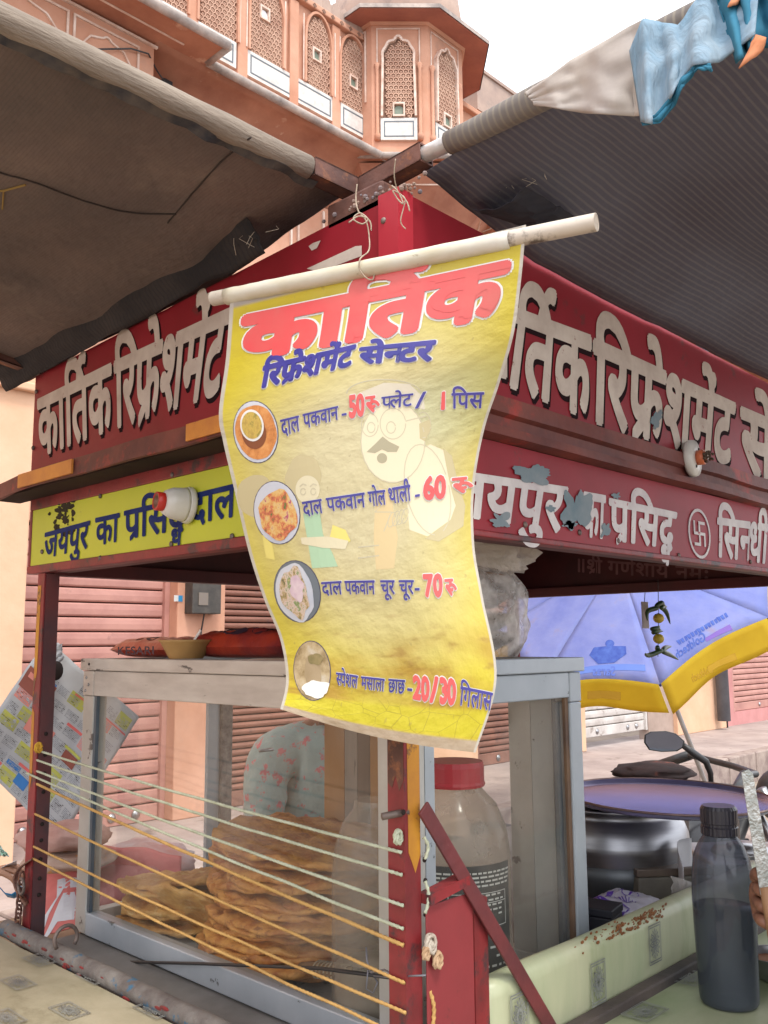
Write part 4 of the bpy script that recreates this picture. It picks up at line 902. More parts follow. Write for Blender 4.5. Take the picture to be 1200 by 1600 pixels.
def mixc(f, a, b):
    q = n_.new('ShaderNodeMix'); q.data_type = 'RGBA'; l_.new(f, q.inputs[0])
    for i, v in ((6, a), (7, b)):
        if isinstance(v, tuple): q.inputs[i].default_value = v+(1,)
        else: l_.new(v, q.inputs[i])
    return q.outputs[2]
def noi(sc_, det=5, st=(1, 1, 1)):
    mp = n_.new('ShaderNodeMapping'); mp.inputs['Scale'].default_value = st; l_.new(uvn.outputs[0], mp.inputs[0])
    q = n_.new('ShaderNodeTexNoise'); q.inputs['Scale'].default_value = sc_; q.inputs['Detail'].default_value = det; l_.new(mp.outputs[0], q.inputs['Vector']); return q.outputs[0]
S_, T_ = sx_.outputs[0], sx_.outputs[1]
def disc(cs_, ct, rs_, rt_, soft):
    d = mth('SQRT', mth('ADD', mth('POWER', mth('DIVIDE', mth('SUBTRACT', S_, cs_), rs_), 2), mth('POWER', mth('DIVIDE', mth('SUBTRACT', T_, ct), rt_), 2))); return sstep(d, 1+soft, 1-soft)
c = mixc(noi(2.5), (.72, .58, .035), (.64, .55, .06))
c = mixc(mth('MULTIPLY', disc(.52, .47, .42, .33, .6), .85), c, (.69, .62, .42))
c = mixc(mth('MULTIPLY', disc(.88, .36, .30, .10, .5), .28), c, (.42, .56, .38))
c = mixc(mth('MULTIPLY', disc(.62, .75, .40, .10, .7), .4), c, (.66, .58, .30))
c = mixc(mth('MULTIPLY', sstep(T_, .80, .87), mth('MULTIPLY', sstep(T_, .955, .93), sstep(noi(3, 7, (1, 5, 1)), .30, .68))), c, (.50, .31, .045))
c = mixc(mth('MULTIPLY', sstep(T_, .70, .9), mth('MULTIPLY', sstep(noi(6, 9, (1, 7, 1)), .55, .72), .7)), c, (.34, .17, .04))
c = mixc(mth('MULTIPLY', sstep(T_, .925, .935), mth('MULTIPLY', sstep(T_, .972, .968), .8)), c, (.70, .62, .04))
crk = n_.new('ShaderNodeTexVoronoi'); crk.feature = 'DISTANCE_TO_EDGE'; crk.inputs['Scale'].default_value = 16
mp = n_.new('ShaderNodeMapping'); mp.inputs['Scale'].default_value = (.5, 1.6, 1); l_.new(uvn.outputs[0], mp.inputs[0]); l_.new(mp.outputs[0], crk.inputs['Vector'])
c = mixc(mth('MULTIPLY', sstep(crk.outputs[0], .018, .002), mth('MULTIPLY', sstep(T_, .91, .94), .38)), c, (.20, .12, .04))
c = mixc(sstep(T_, .972, .978), c, mixc(noi(12, 6, (1, 3, 1)), (.60, .50, .38), (.42, .30, .18)))
c = mixc(mth('MULTIPLY', sstep(T_, .034, .026), 1), c, mixc(noi(6, 6, (1, 8, 1)), (.62, .60, .56), (.34, .29, .22)))
c = mixc(mth('MULTIPLY', mth('MULTIPLY', sstep(T_, .034, .05), sstep(T_, .085, .05)), .35), c, (.45, .33, .02))  # darker band below the pipe pocket: its shading put into the colour
edge_ = mth('MAXIMUM', sstep(S_, .016, .010), sstep(S_, .986, .991)); c = mixc(edge_, c, (.60, .56, .48))
c = mixc(mth('MULTIPLY', sstep(noi(40, 5), .66, .72), .3), c, (.3, .22, .1))
l_.new(c, B_.inputs['Base Color'])
bpn = n_.new('ShaderNodeBump'); bpn.inputs['Strength'].default_value = .6; bpn.inputs['Distance'].default_value = .006; l_.new(noi(11, 8, (1, 2.2, 1)), bpn.inputs['Height']); l_.new(bpn.outputs[0], B_.inputs['Normal'])
tr2 = n_.new('ShaderNodeBsdfTranslucent'); l_.new(c, tr2.inputs[0]); ms = n_.new('ShaderNodeMixShader'); ms.inputs[0].default_value = .3
l_.new(B_.outputs[0], ms.inputs[1]); l_.new(tr2.outputs[0], ms.inputs[2]); l_.new(ms.outputs[0], n_['Material Output'].inputs[0])
bt_ = thing('menu_banner', 'yellow plastic menu banner with red heading and priced dishes, hung from a white pipe', 'banner', at(590, 1150, 'd', 1.05))
NU, NV = 60, 90
s = MB(); s.sheet(lambda a, b: ban(a, b)+(Vector((0, 0, .0)) if b < .999 else Vector((0, 0, .004*nz(a*60)))), NU, NV); bo = s.build('sheet', M_, bt_, smooth=True, recalc=False)
uvl = bo.data.uv_layers.new(name='UVMap')
for lp in bo.data.loops: i = lp.vertex_index; uvl.data[lp.index].uv = ((i % (NU+1))/NU, (i//(NU+1))/NV)
SB = Patch(ban, 1/34)
if (SB.P(.5, .5, .01)-CAM).length > (ban(.5, .5)-CAM).length: SB.sgn = -1
pr_red = mat('print_red', (.66,.075,.08), (.60,.11,.10), 9, .45); pr_white = mat('print_white', (.72,.70,.66), rough=.45); pr_blue = mat('print_blue', (.035,.035,.22), (.06,.05,.26), 20, .45)
def bwords(name, words, m, off, outl=None, h=.0006):
    for w_ in words:
        o_ = w_[5] if len(w_) > 5 else off
        tx = MB(); write(tx, SB, *w_[:5], off=o_, h=h+.0008); o = tx.build(name, m, bo, recalc=False)
        if outl: ot = MB(); write(ot, SB, *w_[:5], off=o_+outl, h=h-.0003); ot.build('text_outline', pr_white, o, recalc=False)
bwords('heading', [('काितRक', (378, 562), (778, 492), (792, 414), (386, 497))], pr_red, .055, .022)
bwords('subheading', [('िरफQेशमेंट', (408, 606), (549, 571), (556, 541), (414, 574)), ('से~नटर', (562, 568), (674, 563), (680, 534), (565, 545))], pr_blue, .05, .03)
bwords('menu_text', [
    ('दाल', (442, 681), (470, 673), (468, 650), (439, 657)), ('पकवान', (476, 670), (530, 655), (529, 635), (474, 648)), ('-', (534, 655), (544, 653), (544, 636), (534, 638)),
    ('~पलेट', (597, 639), (644, 634), (646, 615), (597, 621)), ('/', (649, 638), (666, 635), (668, 614), (651, 617)), ('िपस', (706, 638), (754, 637), (756, 613), (706, 615)),
    ('दाल', (476, 806), (506, 801), (503, 780), (473, 785)), ('पकवान', (513, 799), (572, 792), (570, 770), (510, 779)), ('गाेल', (578, 791), (604, 788), (602, 766), (575, 769)), ('थाली', (609, 787), (643, 782), (641, 758), (606, 764)), ('-', (648, 782), (658, 780), (658, 761), (648, 763)),
    ('दाल', (505, 929), (536, 928), (534, 908), (503, 910)), ('पकवान', (541, 928), (587, 928), (586, 907), (539, 908)), ('चूर', (596, 928), (618, 928), (617, 907), (595, 907)), ('चूर', (625, 928), (647, 928), (647, 907), (624, 907)), ('-', (648, 928), (658, 928), (658, 908), (648, 908)),
    ('~सपेशल', (526, 1070), (559, 1075), (560, 1056), (526, 1051)), ('मसाला', (565, 1076), (601, 1080), (602, 1061), (565, 1057)), ('छाछ', (607, 1081), (633, 1084), (634, 1063), (608, 1061)), ('-', (636, 1084), (646, 1086), (647, 1065), (637, 1064)), ('िगलास', (718, 1101), (767, 1110), (770, 1083), (720, 1073))], pr_blue, .018, .022)
bwords('price_text', [('50', (546, 652), (571, 648), (570, 619), (545, 623)), ('रU', (573, 645), (592, 642), (592, 618), (572, 621), .03), ('1', (684, 640), (699, 638), (699, 615), (686, 617)),
    ('60', (662, 780), (697, 777), (697, 747), (661, 750)), ('रU', (708, 771), (735, 768), (737, 745), (707, 748), .03), ('70', (664, 931), (692, 931), (692, 901), (661, 902)), ('रU', (697, 930), (712, 930), (712, 905), (695, 906), .03),
    ('20', (646, 1090), (671, 1095), (672, 1062), (646, 1060)), ('/', (673, 1095), (684, 1096), (686, 1063), (675, 1062)), ('30', (687, 1097), (712, 1100), (713, 1066), (687, 1063))], pr_red, .05, .035)
# printed photographs of the dishes
def voro(name, cols, sc_=60):
    if name in MATS: return MATS[name]
    M = bpy.data.materials.new(name); M.use_nodes = True; n = M.node_tree.nodes; l = M.node_tree.links; b = n['Principled BSDF']; b.inputs['Roughness'].default_value = .5
    tc = n.new('ShaderNodeTexCoord'); v = n.new('ShaderNodeTexNoise'); v.inputs['Scale'].default_value = sc_; v.inputs['Detail'].default_value = 7; v.inputs['Roughness'].default_value = .7; r = n.new('ShaderNodeValToRGB'); l.new(tc.outputs['Object'], v.inputs['Vector']); l.new(v.outputs[0], r.inputs[0])
    e = r.color_ramp.elements; e[0].position = .34; e[0].color = tuple(cols[0])+(1,); e[1].position = .68; e[1].color = tuple(cols[-1])+(1,)
    for k, cc in enumerate(cols[1:-1]): q = e.new(.34+.34*(k+1)/(len(cols)-1)); q.color = tuple(cc)+(1,)
    l.new(r.outputs[0], b.inputs['Base Color']); MATS[name] = M; return M
fried = voro('print_fried_bread', [(.36,.12,.03), (.56,.22,.06), (.66,.32,.11)], 55); dal = voro('print_dal', [(.40,.27,.06), (.55,.38,.08), (.12,.14,.03)], 90)
mixd = voro('print_mixed_topping', [(.05,.16,.03), (.50,.10,.06), (.60,.34,.10), (.62,.45,.2), (.35,.03,.12)], 75); chur = voro('print_crushed_topping', [(.10,.10,.05), (.38,.28,.12), (.60,.46,.40), (.12,.22,.05), (.55,.40,.22)], 80)
chaas = voro('print_buttermilk', [(.22,.15,.06), (.42,.32,.18), (.50,.44,.34)], 40); ring_m = mat('print_dark_outline', (.07,.06,.10)); plate_w = mat('print_plate_white', (.55,.55,.58), (.46,.48,.54), 20)
def photo(cx_, cy_, rx, ry, tilt, layers):
    a = MB(); blob(a, SB, oval(cx_, cy_, rx+1.3, ry+1.3, tilt), .0003); o = a.build('dish_photo', ring_m, bo)
    h = .0006
    for nm, dx, dy, fx, fy, m, wb in layers:
        a = MB(); blob(a, SB, oval(cx_+dx, cy_+dy, rx*fx, ry*fy, tilt, 30, wb), h); a.build(nm, m, bo); h += .0003
photo(400, 675, 34, 48, -8, [('plate', 0, 0, 1, 1, plate_w, 0), ('fried_bread', 1, -1, .95, .88, fried, .1), ('bowl_shadow', -2, 2, .56, .52, mat('print_shadow', (.20,.06,.02)), 0), ('bowl', -5, -10, .54, .52, pr_white, 0), ('dal', -5, -10, .46, .44, dal, 0)])
photo(433, 801, 35, 49, -10, [('bowl', 0, 0, 1, 1, plate_w, 0), ('topping', 2, 3, .84, .78, mixd, .25)])
photo(465, 924, 35, 48, -12, [('cloth', 0, 0, 1, 1, mat('print_blue_grey', (.13,.15,.17)), 0), ('plate', -3, 2, .82, .95, plate_w, .1), ('topping', -3, 2, .6, .8, chur, .3), ('onion', 0, -5, .3, .4, mat('print_onion', (.62,.50,.52), (.5,.35,.42), 60), .4)])
photo(488, 1048, 28, 46, -4, [('table', 0, 0, 1, 1, chaas, 0), ('glass', 2, 6, .45, .7, mat('print_glass', (.36,.27,.16), (.3,.22,.12), 30), .1), ('leaf', 6, -18, .4, .2, mat('print_leaf', (.17,.14,.05), (.25,.19,.08), 60), .3), ('crumple', 6, 28, .7, .3, pr_white, .4)])
# pale printed figures
gh = mat('print_pale_brown', (.48,.41,.23)); gl_ = mat('print_pale_line', (.50,.45,.31)); gg = mat('print_pale_grey', (.36,.32,.21)); gt = mat('print_pale_teal', (.36,.52,.34)); gs = mat('print_pale_skin', (.62,.56,.38)); gy = mat('print_pale_yellow', (.68,.58,.16))
f_ = MB()
for cx_, cy_, rx, ry, a0, a1 in ((614, 690, 50, 64, 0, 360), (578, 664, 13, 18, 0, 360), (614, 662, 20, 24, 0, 360), (611, 668, 7, 9, 0, 360), (580, 668, 6, 8, 0, 360), (600, 615, 58, 22, 180, 360), (661, 664, 12, 20, 240, 460)): stroke(f_, SB, oval(cx_, cy_, rx, ry, 0, 26, 0, a0, a1), 1.6, .0002)
stroke(f_, SB, [(634, 658), (666, 650)], 2, .0002); stroke(f_, SB, oval(668, 765, 34, 72, -12, 26), 1.6, .0002); stroke(f_, SB, [(590, 760), (600, 785), (586, 800), (612, 800), (600, 830)], 1.5, .0002); stroke(f_, SB, [(560, 855), (592, 852)], 2, .0002); stroke(f_, SB, [(560, 872), (592, 868)], 2, .0002)
for k in range(4): stroke(f_, SB, oval(612+k*7, 812-k*2, 5, 12, 15, 14), 1.3, .0002)
f_.build('pale_figure_line', gl_, bo, kind='stuff')
f_ = MB(); blob(f_, SB, [(573, 706), (586, 694), (598, 682), (608, 690), (624, 698), (620, 706), (606, 706), (597, 702), (586, 708)], .0003); blob(f_, SB, oval(597, 716, 8, 8), .0002); f_.build('pale_moustache', gg, bo, kind='stuff')
f_ = MB(); blob(f_, SB, [(655, 662), (672, 655), (674, 670), (664, 690), (656, 685)], .0002); blob(f_, SB, [(692, 700), (706, 712), (727, 790), (724, 822), (686, 846), (664, 842), (704, 812), (712, 790)], .0002); blob(f_, SB, oval(474, 744, 28, 34, 10, 26, .1), .0002); blob(f_, SB, oval(400, 775, 30, 34, 0, 26, .1), .0001); f_.build('pale_hair', gh, bo, kind='stuff')
f_ = MB(); blob(f_, SB, oval(614, 690, 50, 64, 0, 40), .00012); blob(f_, SB, [(645, 712), (672, 694), (698, 706), (712, 790), (704, 812), (668, 838), (640, 828), (636, 770)], .00008); f_.build('pale_skin_fill', mat('print_pale_cream', (.655,.585,.40), (.67,.60,.42), 9, .45), bo, kind='stuff')
f_ = MB(); blob(f_, SB, [(556, 640), (566, 612), (600, 598), (640, 600), (662, 622), (664, 640), (610, 628)], .00016); f_.build('pale_cap', mat('print_pale_cap', (.60,.54,.42)), bo)
f_ = MB(); blob(f_, SB, oval(481, 765, 19, 22), .0004); blob(f_, SB, [(470, 840), (512, 838), (545, 845), (540, 858), (505, 856), (472, 850)], .0005); f_.build('pale_face', gs, bo, kind='stuff')
f_ = MB(); blob(f_, SB, [(474, 802), (500, 800), (505, 835), (520, 865), (528, 885), (488, 888), (482, 850)], .0003); f_.build('pale_dress', gt, bo)
f_ = MB(); blob(f_, SB, [(520, 820), (540, 828), (548, 845), (530, 858), (515, 842)], .0004); blob(f_, SB, [(410, 835), (426, 850), (430, 875), (416, 872)], .0003); f_.build('pale_garment', gy, bo, kind='stuff')
f_ = MB()
for cx_ in (474, 490): stroke(f_, SB, oval(cx_, 768, 4, 5, 0, 12), 1.3, .0006); stroke(f_, SB, [(cx_-5, 760), (cx_, 756), (cx_+5, 758)], 1.6, .0006)
f_.build('pale_eye', gl_, bo, kind='stuff')
bg_ = MB(); blob(bg_, SB, [(590, 760), (612, 770), (622, 840), (616, 888), (588, 890), (584, 840)], .0001); bg_.build('pale_strap', mat('print_pale_orange', (.60,.47,.25)), bo)
# pipe
PA, PB = at(333, 467, 'd', 1.14), at(932, 347, 'd', .885)
s = MB(); s.tube([PA.lerp(PB, k/12) for k in range(13)], [.0095]*13, 16, caps=False); pipe_w = mat('dirty_white_pipe', (.60,.53,.45), (.48,.42,.35), 8, .5, bump=.05, c3=(.13,.10,.08), t3=.555, s3=26, edge3=.10)
pipe = thing('hanging_pipe', 'dirty white plastic pipe with open right end carrying the menu banner', 'pipe', PA)
s.build('tube', pipe_w, pipe, smooth=True)
dd = (PB-PA).normalized(); s = MB()
Mq = dd.to_track_quat('Z', 'Y').to_matrix(); s.lathe(PB, [(.0095, 0), (.0078, .0004), (.0078, -.01)], 16, Mq); s.build('rim', pipe_w, pipe)
s = MB(); s.lathe(PB, [(.0078, -.009), (.0, -.0091)], 16, Mq); s.build('hollow', dark_gap, pipe)
A_, B__ = PA.lerp(PB, .045), PA.lerp(PB, .815)
s = MB(); s.tube([A_.lerp(B__, k/30)+Vector((0, 0, -.001)) for k in range(31)], [.0106+.0008*nz(k*.7) for k in range(31)], 16); s.build('sleeve', mat('grubby_sleeve', (.64,.61,.54), (.50,.44,.30), 5, .5, c3=(.25,.20,.12), t3=.66, s3=12, stretch=(1, 1, 3)), bt_, smooth=True)
# strings and wire
strg = mat('old_jute_string', (.46,.38,.29), (.34,.27,.2), 60, .9)
def string(pts, r, label, name='string', m=strg, group=None):
    P = [Vector(p) for p in pts]; Q = []
    for i in range(len(P)-1):
        for k in range(5): Q.append(cr(P[max(i-1, 0)], P[i], P[i+1], P[min(i+2, len(P)-1)], k/5))
    Q.append(P[-1]); s = MB(); s.tube(Q, r, 6, twist=500, lobes=2); o = s.build(name, m, smooth=True); recenter(o, Q[-1]); return solo(o, label, 'string', group)
d1 = 1.10
string([at(558, 288, 'd', 1.12), at(556, 310, 'd', 1.12), at(560, 330, 'd', 1.11), at(572, 345, 'd', 1.11), at(577, 372, 'd', 1.1), at(576, 392, 'd', 1.05), at(563, 404, 'd', 1.015), at(562, 420, 'd', 1.015), at(572, 434, 'd', 1.015), at(582, 437, 'd', 1.015), at(585, 428, 'd', 1.015)], .0010, 'string from the left bracket tied round the middle of the banner pipe')
string([at(618, 248, 'd', 1.08), at(616, 275, 'd', 1.09), at(622, 300, 'd', 1.1), at(633, 312, 'd', 1.1), at(626, 345, 'd', 1.1), at(634, 358, 'd', 1.1)], .0009, 'loose string hanging from the right bracket over the red corner')
for pts in ([(545, 348), (560, 338), (575, 342), (566, 350), (552, 342), (563, 333), (578, 346), (580, 360)], [(612, 290), (622, 300), (630, 318), (622, 312), (614, 298), (626, 304), (636, 316), (640, 330)]):
    string([at(*p, 'd', 1.095) for p in pts], .0011, 'frayed knot of string at the stall corner, %s' % ('left of the corner edge' if pts[0][0] < 600 else 'just under the right bracket'))
s = MB(); s.tube([at(x, y, 'd', 1.0+.1*(1-abs(t_)*.0)) for x, y, t_ in ((590, 380, 0), (578, 396, 0))], .001, 5)

# ================================================================ GLASS DISPLAY CABINET
X0, X1, Y0, Y1, ZC0, ZC1 = .10, .532, .082, .985, .945, 1.474
cab = thing('display_cabinet', 'glass display cabinet with scratched aluminium frame full of fried flatbreads', 'display cabinet', ((X0+X1)/2, (Y0+Y1)/2, ZC0))
def cp(name, mb, m, par=cab, **k): return mb.build(name, m, par, **k)
def post(x0, x1, y0, y1, m): cp('post', MB().box(x0, x1, y0, y1, ZC0, 1.3995), m, bevel=.002)
post(X0, X0+.03, Y1-.042, Y1, alu); post(X0, X0+.03, Y0, Y0+.062, alu); post(X1-.034, X1, Y0, Y0+.03, alu_b); post(.425, .455, Y1-.03, Y1, mat('etched_dark_post', (.10,.085,.08), (.26,.23,.21), 45, .5))
cp('post_face', MB().box(X0+.0305, X0+.05, Y0, Y0+.02, ZC0, 1.399), alu_b)
def rail(name, x0, x1, y0, y1, z0, z1, m): return cp(name, MB().box(x0, x1, y0, y1, z0, z1), m, bevel=.002)
rail('cap_rail', X0-.006, X0+.032, Y0-.006, Y1+.006, 1.4505, ZC1, alu_w); rail('cap_rail', X0+.033, X1+.006, Y0-.006, Y0+.03, 1.4505, ZC1, alu_b); rail('cap_rail', X1-.03, X1+.006, Y0+.031, Y1+.006, 1.4505, ZC1, alu); rail('cap_rail', X0+.033, X1-.031, Y1-.03, Y1+.006, 1.4505, ZC1, alu)
rail('top_rail', X0-.001, X0+.03, Y0, Y1-.043, 1.400, 1.4495, alu_w); rail('corner_plate', X0-.002, X0+.03, Y1-.042, Y1, 1.400, 1.4495, alu_w); rail('top_rail', X0+.031, X1-.0345, Y0, Y0+.028, 1.408, 1.4495, alu_b); rail('corner_plate', X1-.034, X1, Y0-.001, Y0+.03, 1.400, 1.4495, alu_b)
rail('top_rail', X1-.028, X1, Y0+.031, Y1-.031, 1.41, 1.4495, alu); rail('top_rail', X0+.031, X1-.031, Y1-.028, Y1, 1.41, 1.4495, alu)
rail('bottom_rail', X0-.001, X0+.026, Y0+.063, Y1-.043, ZC0, .986, alu_b); rail('bottom_rail', X0+.051, X1-.035, Y0, Y0+.026, ZC0, .985, alu_b); rail('bottom_rail', X1-.026, X1, Y0+.031, Y1-.031, ZC0, .98, alu); rail('bottom_rail', X0+.031, X1-.031, Y1-.026, Y1, ZC0, .98, alu)
cp('roof_panel', MB().box(X0+.033, X1-.031, Y0+.031, Y1-.031, 1.462, 1.466), alu)
cp('floor_panel', MB().box(X0+.027, X1-.027, Y0+.027, Y1-.027, ZC0+.002, ZC0+.008), mat('newspaper_lining', (.42,.43,.42), (.30,.31,.32), 14, .9, c3=(.16,.17,.18), t3=.55, s3=40, edge3=.1))
cp('glass_pane', MB().add([(X0+.011, Y0+.0625, .987), (X0+.011, Y1-.0425, .987), (X0+.011, Y1-.0425, 1.3995), (X0+.011, Y0+.0625, 1.3995)], [(0, 1, 2, 3)]), glass); cp('glass_pane', MB().add([(X0+.0505, Y0+.011, .986), (X1-.0345, Y0+.011, .986), (X1-.0345, Y0+.011, 1.4075), (X0+.0505, Y0+.011, 1.4075)], [(0, 1, 2, 3)]), glass)

cp('dark_bead', MB().box(X0+.002, X0+.0095, Y1-.0505, Y1-.0425, .987, 1.3995), mat('blue_black_bead', (.045,.07,.10), (.08,.1,.12), 12, .4)); cp('dark_bead', MB().box(X1-.044, X1-.0345, Y0+.004, Y0+.0095, .986, 1.4075), mat('brown_bead', (.19,.11,.06), (.12,.07,.045), 12, .6))
cp('dark_bead', MB().box(X1-.056, X1-.0442, Y0+.014, Y0+.02, .99, 1.40), MATS['blue_black_bead'])
# sliding door stiles on the far sides, wooden strips behind
cp('door_stile', MB().box(.393, .4245, Y1-.022, Y1-.012, .981, 1.409), alu_b)
wood_o = mat('orange_stained_wood', (.46,.23,.065), (.36,.17,.05), 5, .6, stretch=(1, 1, .2)); wood_g = mat('grey_worn_wood', (.36,.32,.28), (.26,.23,.2), 5, .8, stretch=(3, 3, .3), c3=(.08,.07,.06), t3=.62, s3=30)
def backstrip(pa, pb, m, z0=.981, z1=1.409, yoff=0):
    a, b = at(pa, 1250, 'x', X1-.02), at(pb, 1250, 'x', X1-.02); cp('door_stile', MB().box(X1-.024, X1-.016, b.y, a.y, z0, z1), m)
backstrip(509, 540, wood_o); backstrip(541, 560, wood_g); backstrip(561, 580, mat('dark_wood', (.09,.065,.05), (.15,.11,.08), 8, .8, stretch=(3, 3, .3))); backstrip(581, 597, wood_o)
backstrip(800, 834, alu); backstrip(835, 868, mat('pale_painted_board', (.48,.50,.49), (.38,.40,.40), 4, .5, c3=(.07,.06,.06), t3=.67, s3=22, edge3=.02))
backstrip(868.5, 884, MATS['blue_black_bead'])
for yy, zz in ((.972, 1.436), (.962, 1.422), (.974, 1.41)): rivet_or_hole((X0-.002, yy, zz), (-1, 0, 0), .0035, steel, cab)
rivet_or_hole((X0-.006, .955, 1.463), (-1, 0, 0), .003, dark_gap, cab)
for px, py in ((645, 1350), (612, 1350)): rivet_or_hole(at(px, py, 'x', X0-.0005), (-1, 0, 0), .003, dark_gap, cab)
lk = at(416, 1172, 'y', Y1-.03); MB().tube([lk+Vector((-.02, 0, 0)), lk, lk+Vector((.02, -.0, 0))], .004, 8).build('door_handle', steel, cab, smooth=True)
# flatbreads: every disc an object of its own
fb = mat('fried_flatbread', (.72,.36,.10), (.46,.17,.045), 26, .55, bump=.6, bscale=60, c3=(.30,.11,.035), t3=.60, s3=38, edge3=.08)
fb2 = mat('pale_fried_flatbread', (.70,.40,.13), (.52,.25,.07), 20, .55, bump=.6, bscale=60, c3=(.68,.46,.2), t3=.58, s3=30, edge3=.12)
def bread_mesh(rad, sd, m, par=None):
    s = MB(); NR, NS = 11, 72; top = []; 
    def f(r, a, side):
        x, y = math.cos(a), math.sin(a); rr = rad*(1+.05*math.sin(sd*2.3))*r*(1+.06*nz(x*1.6+sd, y*1.6)+.035*nz(x*6, y*6, sd))
        b = max(0, nz(x*r*4+sd, y*r*4, 2))*.009+max(0, nz(x*r*9, y*r*9, sd))*.009+max(0, nz(x*r*20, y*r*20, sd))*.005
        wv = .0032*r*math.sin(3*a+sd)+.004*r*nz(x*3, y*3, sd+4)+.0022*r*r*math.sin(11*a+sd*3+2*nz(x*2,y*2,sd))
        t = .0056*(1-.6*r**8); return Vector((x*rr, y*rr, wv+(t+b if side else -t-b*.25)))
    vs = [f(0, 0, 1)]+[f((j+1)/NR, 2*math.pi*k/NS, 1) for j in range(NR) for k in range(NS)]+[f(0, 0, 0)]+[f((j+1)/NR, 2*math.pi*k/NS, 0) for j in range(NR) for k in range(NS)]
    o2 = 1+NR*NS; fs = []
    for o, fl in ((0, 0), (o2, 1)):
        for k in range(NS):
            t_ = (o, o+1+k, o+1+(k+1) % NS); fs.append(t_[::-1] if fl else t_)
            for j in range(NR-1):
                q = (o+1+j*NS+k, o+1+(j+1)*NS+k, o+1+(j+1)*NS+(k+1) % NS, o+1+j*NS+(k+1) % NS); fs.append(q[::-1] if fl else q)
    for k in range(NS): a = 1+(NR-1)*NS+k; b = 1+(NR-1)*NS+(k+1) % NS; fs.append((a, a+o2, b+o2, b))
    s.add(vs, fs); return s
protos = [bread_mesh(.178, sd*3.7, fb).build('flatbread', fb, smooth=True) for sd in range(5)]+[bread_mesh(.112, 20+sd*3.1, fb2).build('flatbread', fb2, smooth=True) for sd in range(3)]
used = set()
def put(k, loc, rz, tilt, label, group):
    o = protos[k]
    if k in used: o = o.copy(); col.objects.link(o)
    used.add(k); o.location = loc; q_s = random.uniform(.90, 1.06); o.scale = (q_s, q_s*random.uniform(.95, 1.03), 1); o.rotation_euler = (tilt[0], tilt[1], rz); solo(o, label, 'flatbread', group)
SC = Vector((.305, .525, 0)); z = .962; NB = 14
for i in range(NB):
    t = i/(NB-1); ORD = ['', 'second', 'third', 'fourth', 'fifth', 'sixth', 'seventh', 'eighth', 'ninth', 'tenth', 'eleventh', 'twelfth', 'thirteenth', 'fourteenth', 'fifteenth', 'sixteenth', 'seventeenth', 'lowest']
    lab = 'fried flatbread, %s from the top of the tall main pile in the cabinet' % ORD[NB-i+0] if i else 'lowest fried flatbread of the tall main pile in the cabinet'
    put(random.randrange(5), (SC.x+random.gauss(0, .009), SC.y+random.gauss(0, .017)-.0*t, z), random.random()*6, (random.gauss(0, .035), random.gauss(0, .035)), lab, 'flatbreads of the tall pile'); z += .0133
z = .958
for i in range(6):
    lab = 'smaller pale flatbread, %s from the top of the low left pile' % ORD[5-i] if i else 'lowest pale flatbread of the low left pile'
    if i == 5: lab = 'topmost pale flatbread of the low left pile'
    put(5+i % 3, (.235+random.gauss(0, .008), .835+random.gauss(0, .010), z), random.random()*6, (random.gauss(0, .09), random.gauss(0, .09)), lab, 'flatbreads of the low pile'); z += .0165
put(5, (.215, .745, .985), 2.2, (.75, -.35), 'pale flatbread leaning upright between the two piles', 'flatbreads of the low pile')
put(0, (.295, .50, 1.152), 1.1, (.08, -.06), 'topmost flatbread, tipped slightly, of the tall main pile in the cabinet', 'flatbreads of the tall pile')
for k in range(8):
    if k not in used: bpy.data.objects.remove(protos[k])
